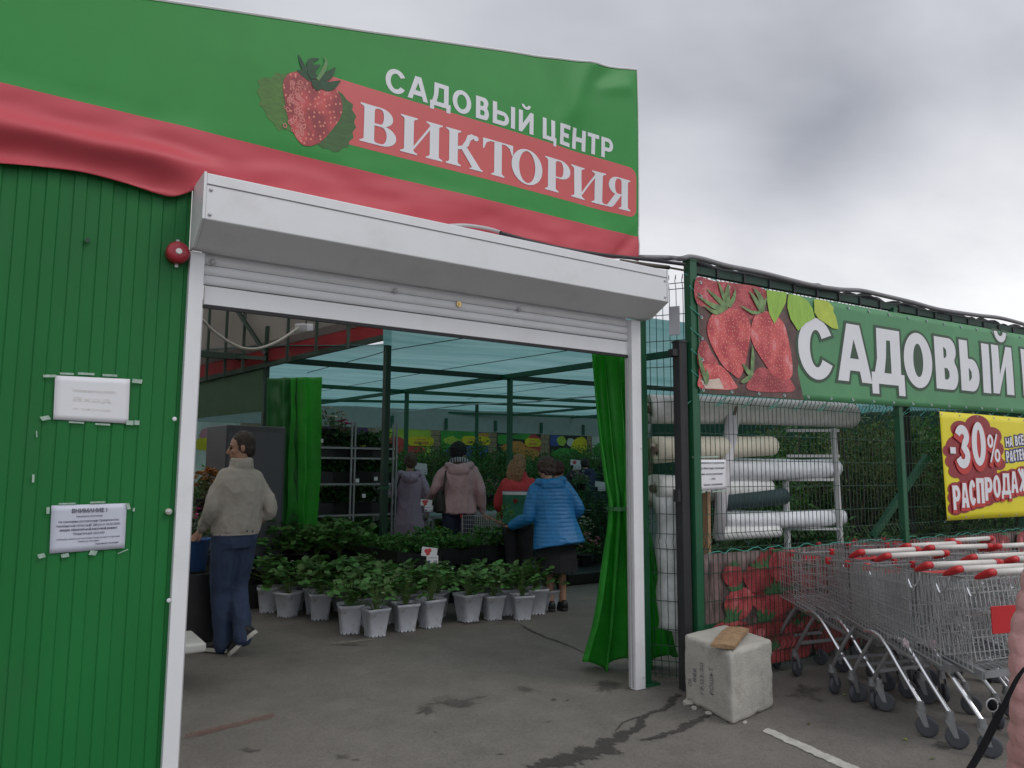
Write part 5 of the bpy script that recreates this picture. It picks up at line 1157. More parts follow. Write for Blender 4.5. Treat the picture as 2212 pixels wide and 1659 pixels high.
# price card on a stake among the pots
def card(p, h, label, wd=.13, face=0., red=True):
    t = thing('price_card', label, 'price card', p, face, 'price cards on stakes'); b = MB(); b.bar((0, 0, .0), (0, 0, h), .008); part('stake', b, mat('card_stake', (.02, .10, .05)), t)
    b = MB(); b.box((-.02, -.006, h+.03), (wd*1.1, .003, wd*.62), Matrix.Rotation(.12, 3, 'Y')); part('picture_card', b, paper, t)
    if red:
        b = MB(); 
        for x, z in ((-.05, .045), (-.02, .05), (-.035, .02)): b.ball((x, -.0085, h+z-.005), (.022, .001, .022), 10, 6)
        part('printed_fruit', b, MATS['poster_red'], t)
    b = MB(); b.box((.012, -.011, h-.045), (wd*.82, .003, wd*.55)); part('price_label', b, paper, t)
    b = MB(); b.box((.012, -.0132, h-.03), (wd*.68, .001, .004)); write_line(b, '250', .022, h-.075, .02, lambda x, z: Vector((x, -.0135, z)), .02); b.box((-.022, -.0132, h-.066), (.026, .001, .02)); part('print', b, mat('violet_ink', (.08, .07, .2)), t)
    return t
p = W(930, 1290, 6.95); card((p.x, p.y, .2), W(930, 1205, 6.95).z-.17, 'white price card with a red berry picture on a stake in the strawberry pots', .145, R(-25))
p = W(923, 1160, 8.6); card((p.x, p.y, .6), .5, 'white price card on a stake between the two women seen from behind', .13, R(-25))

# ------------------------------------------------------------------ black crates with seedlings
def crate_mesh():
    b = MB(); Lx, Ly, H = .6, .42, .21; t_ = .012
    for sy_ in (-1, 1):
        b.box((0, sy_*(Ly/2-t_/2), .02), (Lx, t_, .03)); b.box((0, sy_*(Ly/2-t_/2), .1), (Lx, t_, .02))
        # wavy rim
        P = [(-Lx/2+Lx*i/20, sy_*(Ly/2-t_/2), H-.02-.035*math.exp(-((i-10)/4.)**2)) for i in range(21)]
        for i in range(20): b.bar(P[i], P[i+1], .014, .028)
        for i in range(13): b.box((-Lx/2+.02+i*(Lx-.04)/12, sy_*(Ly/2-t_/2), H*.46), (.03, t_*.8, H*.72))
        b.box((0, sy_*(Ly/2-.004), H*.5), (Lx*.96, .004, H*.6))
    for sx_ in (-1, 1):
        b.box((sx_*(Lx/2-t_/2), 0, .1), (t_, Ly-.03, .2)); b.box((sx_*(Lx/2-t_/2), 0, .204), (t_*1.5, Ly-.06, .012))
        for sy_ in (-1, 1): b.box((sx_*(Lx/2-.02), sy_*(Ly/2-.02), .106), (.045, .045, .212))
    b.box((0, 0, .008), (Lx, Ly, .012)); return b.mesh('crate')
CR = crate_mesh(); ck = 0
crw = R(6); cdir = Vector((math.cos(crw), math.sin(crw), 0)); cnr = Vector((-cdir.y, cdir.x, 0)); c0 = W(868, 1200, 7.75); c0.z = 0
colx = ['left', 'middle', 'right']; lev = ['bottom', 'middle', 'top']
seedm = MB()
def seedling_mesh(lx, ly, n=240, h=.12, ls=.05):
    b = MB()
    for i in range(n):
        p = Vector((random.uniform(-lx, lx), random.uniform(-ly, ly), random.uniform(.02, h))); d = (rv()*.8+Vector((0, 0, .35))).normalized(); L_ = ls*random.uniform(.5, 1.2)
        for an in (-50, 0, 50):
            d2 = (Matrix.Rotation(R(an), 3, Vector((0, 0, 1))) @ d).normalized(); leaf(b, p, d2, (Vector((0, 0, 1))+rv()*.4).normalized(), L_, L_*.6)
    return b.mesh('foliage')
seed_leaf = mat('seedling_leaf', (.065, .19, .038), rough=.5, var=.2, scale=6, island=.45, trans=.25)
SEED = [seedling_mesh(.29, .2, 320, .2, .06), seedling_mesh(.29, .2, 320, .17, .06), seedling_mesh(.28, .2, 300, .22, .065)]
for row in range(2):
    for cx_ in range(3):
        if cx_ == 2 and row == 1: continue
        for k in range(3 if not (cx_ == 0) else 3):
            pos = c0+cdir*(.25+cx_*.615)+cnr*(.22+row*.44)
            o = bpy.data.objects.new('plastic_crate', CR); COL.objects.link(o); o.location = (pos.x, pos.y, .002+k*.212); o.rotation_euler = (0, 0, crw+random.uniform(-.02, .02))
            if not CR.materials: CR.materials.append(crate_m)
            tag(o, 'black plastic crate, %s of its stack, %s column of the %s row' % (lev[k], colx[cx_], ['front', 'back'][row]), 'crate', 'stacked black crates')
        o = bpy.data.objects.new('seedlings', SEED[(cx_+row) % 3]); COL.objects.link(o); o.location = (pos.x, pos.y, .58); o.rotation_euler = (0, 0, crw)
        if not o.data.materials: o.data.materials.append(seed_leaf)
        tag(o, 'green leafy seedlings filling the top crate, %s column of the %s row' % (colx[cx_], ['front', 'back'][row]), 'seedlings', 'trays of seedlings on the crates')
b = MB(); pos = c0+cdir*1.2+cnr*-.004
for dx in (0, .03): b.box((pos.x+dx, pos.y, .31), (.008, .004, .035))
b.box((pos.x+.09, pos.y+.008, .31), (.035, .004, .035)); solo('crate_label', b, mat('dull_label', (.14, .14, .15)), 'small printed label on the right front crate', 'label')

# ------------------------------------------------------------------ plant trolley on the left
RY = 9.6
tro = thing('plant_trolley', 'metal plant trolley with shelves of dark trays left of the thick post', 'trolley', tuple(W(770, 1230, RY)*1.0)); tro.location.z = 0
xa, xb_ = W(672, 1000, RY).x, W(852, 1000, RY).x; galv = mat('galvanised', (.30, .31, .32), rough=.45, metal=.6, var=.2)
zsh = [.46]+[W(762, v, RY).z for v in (1113, 1046, 990)]; 
for x in (xa, W(762, 1000, RY).x, xb_):
    b = MB()
    for dy in (0, .58):
        b.box((x-.025, RY+dy, 1.1), (.022, .03, 2.16)); b.box((x+.025, RY+dy, 1.1), (.022, .03, 2.16))
    part('post', b, galv, tro, world=True)
for z in zsh:
    b = MB(); b.box(((xa+xb_)/2, RY+.29, z), (xb_-xa, .6, .025)); part('shelf', b, galv, tro, world=True)
b = MB(); b.box(((xa+xb_)/2, RY+.29, .16), (xb_-xa, .6, .04)); part('base', b, galv, tro, world=True)
for sx_ in (xa+.05, xb_-.05):
    for dy in (.04, .54): b = MB(); b.tube([(sx_-.015, RY+dy, .07), (sx_+.015, RY+dy, .07)], .065, 12); part('wheel', b, crate_m, tro, world=True)
tray_b = MB(); tray_b.box((0, 0, .075), (.56, .5, .15)); TRAY = tray_b.mesh('tray'); TRAY.materials.append(crate_m)
lvn = ['lowest', 'second', 'third', 'upper']
FL = [seedling_mesh(.28, .26, 260, .2, .07), seedling_mesh(.28, .26, 260, .23, .06)]
drk = mat('dark_leaf', (.028, .085, .022), rough=.5, var=.25, scale=6, island=.5, trans=.2)
for me in FL: me.materials.append(drk)
for i, z in enumerate(zsh):
    for j in range(3):
        x = xa+.28+j*(xb_-xa-.56)/2
        o = bpy.data.objects.new('plant_tray', TRAY); COL.objects.link(o); o.location = (x, RY+.29, z+.014); tag(o, 'black tray, %s of three on the %s trolley shelf' % (['left', 'middle', 'right'][j], lvn[i]), 'tray', 'trays on the trolley')
        o = bpy.data.objects.new('tray_plants', FL[(i+j) % 2]); COL.objects.link(o); o.location = (x, RY+.29, z+.13); tag(o, 'dark leafy plants in the %s tray on the %s trolley shelf' % (['left', 'middle', 'right'][j], lvn[i]), 'plants', 'plants on the trolley')
b = MB()
for u, v in ((684, 1025), (680, 1063), (772, 1038), (812, 1034), (786, 1071), (694, 952)): p = W(u, v, RY-.03); b.box(p, (.05, .004, .05))
part('price_tags', b, paper, tro, world=True)

# ------------------------------------------------------------------ shrubs
def twigcloud(nl, rad, ls, wd, zc, trunkh=.3, clump=14, droop=0., shell=.55, nt_=10):
    lf_ = MB(); tw = MB(); cs = []
    for i in range(clump):
        v = rv(); q = random.uniform(.25, 1); cs.append(Vector((v.x*rad[0]*q, v.y*rad[1]*q, zc+v.z*rad[2]*q)))
    for c_ in cs[:nt_]: tw.tube(curve([(0, 0, 0), (c_.x*.25, c_.y*.25, c_.z*.5), tuple(c_)], 3), [.014]*6+[.005], 5)
    for i in range(nl):
        c_ = random.choice(cs); v = rv()*random.random()**.5; p = c_+Vector((v.x*rad[0]*.42, v.y*rad[1]*.42, v.z*rad[2]*.36))
        d = (rv()+Vector((v.x, v.y, .2-droop))*.8).normalized(); leaf(lf_, p, d, (rv()+Vector((0, 0, 1))).normalized(), ls*random.uniform(.6, 1.3), wd*random.uniform(.7, 1.2))
    return lf_.mesh('foliage'), tw.mesh('stems')
def conifer(h, r, layers=16, per=13, seg=8):
    lf_ = MB(); tw = MB(); tw.tube([(0, 0, 0), (0, 0, h)], [.03, .006], 6)
    for j in range(layers):
        z = .1+(h-.12)*j/layers; rr_ = r*(1-j/layers)**.8*random.uniform(.85, 1.1)+.03
        for i in range(per):
            a = 2*math.pi*(i+random.random()*.7)/per; d = Vector((math.cos(a), math.sin(a), random.uniform(-.05, .3)))
            for k in range(seg):
                p = Vector((0, 0, z))+d*rr_*(k+.6)/seg
                for s_ in (-1, 1):
                    e = (d*.7+Vector((-d.y, d.x, .1))*s_+rv()*.35).normalized(); leaf(lf_, p, e, Vector((0, 0, 1)), .085*rr_/.4+.03, .018)
    return lf_.mesh('foliage'), tw.mesh('stems')
bark = mat('shrub_bark', (.06, .05, .04), rough=.9)
lm = {k_: mat('shrub_leaf_'+k_, v_, rough=.55, var=.3, scale=1.6, island=.6, trans=.3) for k_, v_ in {'mid': (.075, .18, .042), 'olive': (.125, .155, .05), 'blue': (.10, .165, .145), 'dark': (.035, .10, .03), 'lime': (.28, .38, .04), 'fine': (.10, .19, .06)}.items()}
def shrub_proto(nm, meshes, lmn, label, group):
    t = thing(nm, label, 'shrub' if 'conifer' not in nm else 'conifer', (0, 0, -50), 0, group); lf_, tw = meshes; part('foliage', lf_, lm[lmn], t); part('stems', tw, bark, t)
    b = MB(); b.tube([(0, 0, .0), (0, 0, .26)], [.11, .14], 14); part('pot', b, crate_m, t); return t
kinds = [shrub_proto('leafy_shrub', twigcloud(1500, (.55, .5, .6), .085, .045, 1.0, clump=18), 'mid', 'mid green leafy shrub in a black pot in the middle of the hall', 'leafy shrubs in the hall'),
         shrub_proto('airy_shrub', twigcloud(1000, (.6, .6, .75), .055, .02, 1.15, clump=20), 'olive', 'tall airy olive shrub in a black pot in the middle of the hall', 'airy olive shrubs in the hall'),
         shrub_proto('blue_conifer', conifer(1.35, .55), 'blue', 'blue grey spruce in a black pot toward the right of the hall', 'blue spruces in the hall'),
         shrub_proto('dark_conifer', conifer(1.5, .45, 18, 14), 'dark', 'dark green conifer in a black pot toward the right of the hall', 'dark conifers in the hall'),
         shrub_proto('low_shrub', twigcloud(1300, (.55, .55, .32), .055, .033, .5, clump=18), 'fine', 'low fine leaved green shrub in the beds of the hall', 'low shrubs in the hall'),
         shrub_proto('lime_shrub', twigcloud(500, (.45, .4, .2), .05, .03, .5, clump=14), 'lime', 'low bright lime shrub behind the two women seen from behind', 'lime shrubs in the hall'),
         shrub_proto('tall_shrub', twigcloud(1900, (.8, .75, 1.05), .09, .045, 1.4, clump=28), 'mid', 'tall leafy young tree near the far wall of the hall', 'tall young trees in the hall')]
kused = [0]*len(kinds)
def put(k_, u, Y, sc=1., dv=0., label=None):
    p = W(u, 1100, Y); rz = random.uniform(0, 6.28)
    if not kused[k_]:
        kused[k_] = 1; o = kinds[k_]; o.location = (p.x, p.y, dv); o.rotation_euler = (0, 0, rz); o.scale = (sc,)*3
        if label: o['label'] = label
        return o
    return dup(kinds[k_], (p.x, p.y, dv), rz, label, scale=sc)
for u, Y, k_, sc in [(700, 13, 0, .9), (735, 15, 6, .8), (800, 16, 6, .85), (870, 14, 1, .9), (845, 17.5, 6, .9), (925, 13, 1, 1.0), (950, 13.8, 1, 1.05), (915, 15, 1, 1.0), (965, 16, 1, 1.1), (890, 18, 6, .8), (1010, 18, 6, .9), (1050, 14.5, 2, 1.1), (1062, 16.5, 3, 1.0), (1085, 17.5, 6, .85), (1120, 19, 6, .9), (1150, 20, 6, .9), (1180, 18, 0, 1.2), (1165, 16, 0, 1.0), (1195, 21, 6, .85), (1240, 19, 6, .95), (1225, 20.5, 6, .9), (1265, 17, 2, 1.3), (1275, 14.5, 2, 1.1), (1290, 18.5, 6, 1.0), (1300, 13, 2, 1.15), (1250, 13, 0, .8), (1205, 13.2, 0, .75), (1310, 16, 3, 1.2),
                   (1060, 12.6, 4, 1.2), (1035, 12, 4, 1.1), (1090, 12.8, 0, .7), (1220, 12.2, 4, 1.1), (1260, 11.6, 4, 1.2), (1290, 11, 4, 1.3), (930, 11.6, 4, 1.0), (830, 12, 4, 1.1), (790, 13, 0, .8),
                   (900, 10.9, 5, 1.0), (935, 11, 5, 1.1), (955, 11.6, 5, 1.0), (860, 11.6, 5, .9), (1060, 11, 4, 1.0), (1085, 10.4, 4, .9), (1250, 9.6, 3, .62), (1285, 9.0, 3, .6), (1300, 9.8, 3, .75), (1268, 10.4, 3, .7), (650, 12, 0, .9), (600, 13, 0, .9), (1340, 13, 6, .8), (1340, 10.5, 3, .8),
                   (1140, 13.5, 4, 1.2), (1180, 12.6, 4, 1.2), (1150, 15, 0, .9), (1110, 14.5, 0, 1.), (1230, 16, 3, .9), (1000, 15, 0, .9), (985, 13.2, 4, 1.3),
                   (640, 11.5, 6, .7), (690, 12, 6, .75), (745, 11.6, 0, .9), (800, 12, 6, .7), (820, 14, 0, 1.2), (865, 13, 0, 1.1), (900, 13.5, 0, 1.1), (925, 16, 6, .9), (950, 15, 0, 1.2), (975, 14.5, 1, 1.1), (1020, 15.5, 0, 1.3), (1040, 13, 0, 1.0), (1070, 14, 1, .95), (1095, 15.5, 0, 1.2), (1130, 16.5, 6, .8), (1160, 14, 0, 1.0), (1195, 15, 0, 1.1), (1210, 17.5, 6, .85), (1245, 15.5, 2, 1.4), (1255, 18, 6, .95), (1280, 20, 6, 1.0), (1300, 15, 2, 1.3), (1320, 12, 3, 1.0), (1240, 11, 3, .8), (1275, 11.5, 2, .9), (1300, 11, 2, .85), (1200, 11.4, 4, 1.2), (1225, 10.4, 4, 1.0), (560, 12, 6, .7), (520, 13, 6, .7), (460, 13, 0, .9), (1060, 20, 6, .9), (980, 20, 6, .85), (1000, 12, 4, 1.2), (880, 12.3, 4, 1.1), (1140, 11.8, 4, 1.0)]:
    put(k_, u, Y, sc)
# shrubs behind the fence on the right
for i, (u, o_, k_, sc) in enumerate([(1845, -1.0, 1, 1.15), (1900, -1.4, 0, 1.25), (1880, -.8, 4, 1.3), (1930, -1.0, 1, 1.1), (1965, -1.6, 0, 1.3), (2010, -1.2, 4, 1.4), (1860, -2.2, 1, 1.15), (1990, -2.4, 6, .95), (1720, -1.8, 1, 1.15), (1660, -2.4, 0, 1.2), (1760, -2.6, 0, 1.2), (2060, -1.4, 3, 1.2), (1640, -1.4, 4, 1.2), (1745, -1.2, 4, 1.4), (2130, -1.5, 0, 1.2), (1790, -3.2, 6, .9), (1700, -1.1, 0, 1.0), (1560, -3.2, 0, 1.1), (1520, -3.6, 6, .8), (1900, -3, 6, .9), (2020, -2.2, 1, 1.3), (1870, -4, 6, 1.0), (2080, -2.5, 6, 1.0), (1780, -4.5, 6, 1.0), (2180, -2.2, 6, 1.0), (1690, -4, 6, .95), (1600, -5, 6, .95), (1980, -4.5, 6, 1.1), (1920, -.7, 4, 1.3), (1840, -.75, 4, 1.2), (1870, -.6, 5, 1.2), (1950, -.65, 1, .8), (2020, -.7, 1, .9), (1900, -1.0, 1, .95), (1835, -1.3, 1, 1.2)]):
    q = FQ(u, 1100, o_); o = dup(kinds[k_], (q.x, q.y, 0), i*1.3, None, scale=sc); o['label'] = ['leafy green shrub', 'airy olive shrub', '', 'dark conifer', 'low fine shrub', 'low lime shrub', 'tall young tree'][k_]+' standing just behind the wire fence on the right'; o['group'] = 'plants behind the wire fence'
q = FQ(1962, 1100, -.5); post('rear_post', (q.x, q.y), 2.45, .10, dark_m, 'dark rough post behind the fence left of the yellow sign', plate=False)
br_ = MB(); br_.bar(FQ(2003, 985, -.12), FQ(1885, 1160, -.35), .06, .05); solo('brace', br_, post_m, 'green diagonal brace leaning to the post behind the fence', 'brace')
# flowers: pots of pink and white flowers
pinkm = mat('pink_petal', (.62, .28, .33), rough=.6, island=.2); orm = mat('orange_petal', (.40, .20, .06), rough=.6, island=.3, var=.3); magm = mat('magenta_petal', (.6, .05, .25), rough=.6); whm = mat('cream_petal', (.62, .6, .52), rough=.6)
def flowerpot(p, m_, label, r=.16, h=.35, n=26, fs=.03, lk='fine', cat='flowers', nl=140):
    t = thing('flowering_plant', label, cat, tuple(p), 0); lf_ = MB(); fl = MB()
    for i in range(nl):
        v = rv()*random.random()**.4; leaf(lf_, Vector((v.x*r, v.y*r, h*.55+v.z*h*.4)), (rv()+Vector((0, 0, .4))).normalized(), rv(), .06, .03)
    for i in range(n):
        v = rv(); v.z = abs(v.z); c_ = Vector((v.x*r*1.0, v.y*r*1.0, h*.6+v.z*h*.45))
        for k in range(6):
            d = (Vector((math.cos(R(60*k)), math.sin(R(60*k)), .5)) @ Matrix.Rotation(random.uniform(-.6, .6), 3, 'X')).normalized(); leaf(fl, c_, d, Vector((0, 0, 1)), fs, fs*.8)
    part('foliage', lf_, lm[lk], t); part('blossoms', fl, m_, t); b = MB(); b.tube([(0, 0, .0), (0, 0, h*.35)], [r*.45, r*.6], 12); part('pot', b, crate_m, t); return t
p = G(1260, 1245); flowerpot((p.x, p.y, .16), pinkm, 'pink flowers in a dark tray right of the woman in blue', .28, .45, 30, .04)
p = G(1292, 1240); flowerpot((p.x, p.y+.4, .3), whm, 'cream flowering plant behind the pink flowers', .25, .5, 30, .035)
b = MB(); p = G(1265, 1255); b.box((p.x+.3, p.y+.25, .08), (1.6, 1.0, .16)); solo('bedding_tray', b, crate_m, 'long black plant bed on the floor beside the curtain', 'plant bed', mods=bevel(.02))
for i, (u, v, mm) in enumerate([(1058, 1040, pinkm), (1082, 1040, pinkm), (1245, 1020, pinkm), (1258, 1018, whm)]):
    p = W(u, v, 11.0); flowerpot((p.x, p.y, p.z-.35), mm, ['pink potted flowers', 'pale pink potted flowers', 'pink flowers beside the brown jacket', 'white flowers near the blue card'][i]+' on a bench in mid hall', .12, .35, 14, .03, nl=60)
b = MB(); p = W(1150, 1075, 11.3); b.box((p.x, p.y+.1, .78), (4.6, .9, .05)); 
for dx in (-2.2, 0, 2.2): b.box((p.x+dx, p.y+.1, .38), (.05, .8, .76))
solo('display_bench', b, galv, 'low display bench carrying potted flowers in mid hall', 'bench')
p = W(1185, 1048, 11.2); 
for u, v, lab in ((1298, 1050, 'white and blue price card at the right of the hall'), (1245, 1003, 'small price card with a red picture in the spruces'), (912, 1012, 'white card among the shrubs above the two women')):
    p = W(u, v, 10.8); card((p.x, p.y, p.z-.55), .55, lab, .17, R(-25), red='red' in lab)
p = W(700, 915, 9.9); flowerpot((p.x, p.y, p.z-.22), whm, 'pale flowering plant on top of the plant trolley', .3, .42, 40, .045, 'olive'); p = W(740, 925, 9.9); flowerpot((p.x, p.y, p.z-.22), magm, 'plant with magenta blossom on top of the plant trolley', .22, .3, 6, .06, 'olive'); p = W(800, 945, 9.95); flowerpot((p.x, p.y, p.z-.25), whm, 'leafy plant on the right top of the plant trolley', .25, .34, 4, .03, 'mid')
b = MB(); b.box(((xa+xb_)/2, RY+.29, W(762, 968, RY).z), (xb_-xa, .6, .025)); part('shelf', b, galv, tro, world=True)
# left bay: grey cabinet, flower stand, bucket, white bench end
p0, p1 = W(482, 1000, 8.6), W(603, 1000, 8.9); cb_ = thing('grey_cabinet', 'tall dark grey cabinet standing behind the man', 'cabinet', ((p0.x+p1.x)/2, 9.05, 0), R(8)); hgt = W(520, 922, 8.7).z
b = MB(); b.box((0, 0, hgt/2+.02), (p1.x-p0.x, .6, hgt)); part('carcass', b, mat('cabinet_grey', (.05, .052, .06), rough=.35, var=.05), cb_, mods=bevel(.01))
b = MB(); b.box((-.01, -.306, hgt/2+.05), ((p1.x-p0.x)*.93, .014, hgt*.9)); part('door', b, mat('cabinet_door', (.065, .068, .078), rough=.3, var=.04), cb_)
b = MB(); b.box((-.01, -.31, .3), ((p1.x-p0.x)*.9, .02, .2)); part('plinth_grille', b, crate_m, cb_)
p = W(444, 1080, 7.6); flowerpot((p.x, p.y, p.z-.12), orm, 'bunch of orange flowers beside the man at the door frame', .16, .38, 44, .05, 'olive')
p = W(430, 1130, 7.5); flowerpot((p.x, p.y, p.z-.25), magm, 'dull purple flowers below the orange ones', .14, .36, 16, .03, 'dark')
fs_ = thing('flower_stand', 'dark tiered flower stand behind the door frame', 'stand', (p.x-.1, p.y+.1, 0)); b = MB()
for z in (.35, p.z-.26): b.box((-.05, 0, z), (.5, .4, .03))
part('tier', b, crate_m, fs_)
b = MB()
for x in (-.28, .18): b.box((x, 0, p.z/2-.14), (.03, .36, p.z-.3))
part('leg', b, crate_m, fs_)
p = W(424, 1190, 7.2); bk = thing('bucket', 'blue plastic bucket beside the man at the door frame', 'bucket', (p.x, p.y, p.z-.17), 0)
b = MB(); b.rings([[Vector((r*math.cos(R(15*k)), r*math.sin(R(15*k)), z)) for k in range(24)] for r, z in ((.085, 0), (.115, .26), (.122, .262), (.122, .28), (.11, .28), (.08, .02))]); part('tub', b, mat('blue_plastic', (.06, .16, .42), rough=.35), bk, smooth=True)
fb = MB()
for i in range(60): v = rv()*.11; leaf(fb, Vector((v.x, v.y, .3+abs(v.z))), rv(), rv(), .05, .02)
part('cut_stems', fb, lm['olive'], bk)
b = MB(); b.box((p.x, p.y, (p.z-.18)/2), (.3, .3, p.z-.19)); solo('upturned_crate', b, crate_m, 'dark crate under the blue bucket', 'crate', mods=bevel(.01))
a = G(448, 1392, .28); b = MB(); b.box((a.x-.62, a.y+.18, .275), (1.2, .5, .07)); bn = solo('white_bench', b, mat('bench_white', (.55, .56, .52), rough=.4), 'white bench end jutting out low behind the left door frame', 'bench', mods=bevel(.02, 3))
b = MB()
for dx in (-1.1, -.2): b.box((a.x+dx, a.y+.2, .12), (.06, .4, .235))
part('leg', b, MATS['bench_white'], bn)
# ------------------------------------------------------------------ concrete block and its plank
conc = mat('concrete', (.385, .37, .33), rough=.9, var=.16, scale=4, bump=.5, bscale=70, dirt=((.17, .155, .13), .85, 3.2))
cA, cB, cC = G(1583, 1567), G(1479, 1513), G(1673, 1528)
ex = (cC-cA); ey = (cB-cA); hb_ = .435
blk = thing('concrete_block', 'rough grey concrete cube with handwritten numbers standing by the fence corner', 'block', tuple(cA+(ex+ey)/2))
def BP(a, c, z, o=0.): return cA+ex*a+ey*c+Vector((0, 0, z))
bm = bmesh.new(); N_ = 26; vm = {}
def bv(i, j, k):
    key = (i, j, k)
    if key not in vm:
        a, c, z = i/N_, j/N_, k/N_; p = BP(a, c, z*hb_)
        ed = sum(1 for q in (i, j, k) if q in (0, N_)); cen = cA+(ex+ey)/2+Vector((0, 0, hb_/2)); n_ = mn.noise(p*9)*.006+mn.noise(p*30)*.003
        if ed >= 2: n_ -= .008+max(0, mn.noise(p*14))*.034
        if ed == 3: n_ -= .006
        vm[key] = bm.verts.new(p+(p-cen).normalized()*n_)
    return vm[key]
for ax in range(3):
    for sd_ in (0, N_):
        for i in range(N_):
            for j in range(N_):
                q = [(i, j), (i+1, j), (i+1, j+1), (i, j+1)]; vs = []
                for a, c in q:
                    t_ = [a, c]; t_.insert(ax, sd_); vs.append(bv(*t_))
                bm.faces.new(vs if (sd_ > 0) ^ (ax == 1) else vs[::-1])
bmesh.ops.recalc_face_normals(bm, faces=bm.faces[:]); me = bpy.data.meshes.new('body'); bm.to_mesh(me); bm.free(); me.shade_smooth()
part('body', me, conc, blk, world=True)
# handwriting runs upwards on the left face
hw = MB(); nl = (-(ex.normalized()))
def hpt(c, z): return BP(0, c, z)+nl*.006
for txt, c, z0, ln_ in (('РОШЬТ', .40, .125, .17), ('19.03.20', .60, .10, .20), ('886', .76, .155, .09), ('05', .87, .115, .05)):
    def fnn(x, z, c=c, z0=z0): return hpt(c+z/.53, z0+x)+nl*.001
    write_line(hw, txt, 0, -.022, .042, fnn, .0, ln_)
part('handwriting', hw, mat('marker_ink', (.14, .14, .16), rough=.7, var=.5, scale=50), blk, world=True)
pl = thing('wood_plank', 'short weathered wooden plank lying on the concrete block', 'plank', tuple(BP(.35, .1, hb_)))
wood = mat('weathered_wood', (.30, .19, .10), rough=.75, var=.3, scale=6, stretch=(3, 3, 3), dirt=((.12, .08, .05), .7, 9), bump=.4, bscale=40)
p0_, p1_ = BP(.02, .27, hb_+.025), BP(.88, .62, hb_+.03); p0_, p1_ = BP(-.03, .13, hb_+.022), BP(.80, .52, hb_+.028)
b = MB(); dd_ = (p1_-p0_); sdv = Vector((-dd_.y, dd_.x, 0)).normalized(); n = 24
for i in range(n+1):
    f = i/n; c = p0_.lerp(p1_, f); wv = .075+.006*mn.noise(Vector((f*5, 1, 1))); zc = .012*math.sin(f*3)
    ring = []
    for (a, z) in ((-1, -.012), (-.3, -.014), (.4, -.013), (1, -.010), (1, .004), (.4, .012), (-.3, .014), (-1, .008)): ring.append(c+sdv*wv*a+Vector((0, 0, z+zc+.003*mn.noise(Vector((f*9, a, z*30))))))
    b.v += [tuple(q) for q in ring]
    if i: b.f += [((i-1)*8+k, (i-1)*8+(k+1) % 8, i*8+(k+1) % 8, i*8+k) for k in range(8)]
b.f += [tuple(reversed(range(8))), tuple(n*8+k for k in range(8))]
part('board', b, wood, pl, world=True)
for i, (a_, c_, r_) in enumerate(((-.05, .86, .035), (-.09, .70, .02), (-.03, .45, .018), (.2, -.06, .014))):
    b = MB(); c = BP(a_, c_, 0); b.ball((c.x, c.y, r_*.35), (r_*1.3, r_, r_*.55), 12, 8, Matrix.Rotation(i*1.1, 3, 'Z'))
    b.v = [tuple(Vector(v)+Vector((1, 1, .4))*(r_*.5*mn.noise(Vector(v)*45))) for v in b.v]
    solo('concrete_crumb', b, conc, 'broken crumb of concrete on the asphalt at the foot of the block', 'rubble', group='concrete crumbs')
# ------------------------------------------------------------------ shopping trolleys
chrome = mat('trolley_chrome', (.46, .47, .475), rough=.42, metal=.75, var=.15)
chrome_l = mat('bright_chrome', (.66, .67, .69), rough=.2, metal=.9, var=.08)
tred = mat('trolley_red', (.47, .022, .025), rough=.38, var=.08, spec=.4); twhite = mat('trolley_white', (.62, .60, .56), rough=.45, var=.06, dirt=((.4, .37, .32), .5, 14))
wheel_m = mat('grey_rubber', (.06, .065, .075), rough=.7, var=.2); dull = mat('dull_steel', (.26, .265, .27), rough=.5, metal=.5, var=.2)
def half(y): return .285-.085*(y-.06)/.80       # basket half width along its length
def zbot_(y): return .44+.15*(y-.06)/.80
def ztop_(y): return .955-.035*(y-.06)/.80
def basket():
    b = MB(); n = 26
    for sx_ in (-1, 1):
        for i in range(n+1):
            y = .06+.80*i/n; x = sx_*half(y); b.bar((x, y, zbot_(y)), (x*1.03, y, ztop_(y)), .0042)
        for f in (0, .17, .34, .5, .66, .83, 1.):
            q = [(sx_*half(y)*(1+.03*f)+sx_*.003, y, zbot_(y)*(1-f)+ztop_(y)*f) for y in (.06, .86)]; b.bar(q[0], q[1], .008 if f in (0, 1.) else .005)
    for i in range(11):
        x = (-1+2*i/10)*half(.86); b.bar((x, .86, zbot_(.86)), (x*1.03, .86, ztop_(.86)), .0042)
    for f in (0, .17, .34, .5, .66, .83, 1.):
        z = zbot_(.86)*(1-f)+ztop_(.86)*f; w_ = half(.86)*(1+.03*f); b.bar((-w_, .864, z), (w_, .864, z), .008 if f in (0, 1.) else .005)
    for i in range(13):
        f = -1+2*i/12; b.bar((f*half(.06), .06, zbot_(.06)), (f*half(.86), .86, zbot_(.86)), .0042)
    for i in range(12):
        y = .06+.80*i/11; b.bar((-half(y), y, zbot_(y)-.004), (half(y), y, zbot_(y)-.004), .0042)
    # hinged rear gate
    for i in range(15):
        x = (-1+2*i/14)*.265; b.bar((x, .05, .50), (x*.98, .11, .93), .0042)
    for z in (.5, .62, .74, .86, .93): b.bar((-.265, .05+.06*(z-.5)/.43, z), (.265, .05+.06*(z-.5)/.43, z), .0055)
    return b
def frame_():
    b = MB()
    for sx_ in (-1, 1):
        b.bar((sx_*.25, .02, .425), (sx_*.20, .62, .535), .03, .05)
        b.tube(curve([(sx_*.2, .60, .53), (sx_*.21, .68, .44), (sx_*.215, .80, .27), (sx_*.215, .85, .19)], 5), .0125, 8)
    b.bar((-.25, .03, .425), (.25, .03, .425), .03, .03); b.bar((-.215, .80, .26), (.215, .80, .26), .02)
    return b
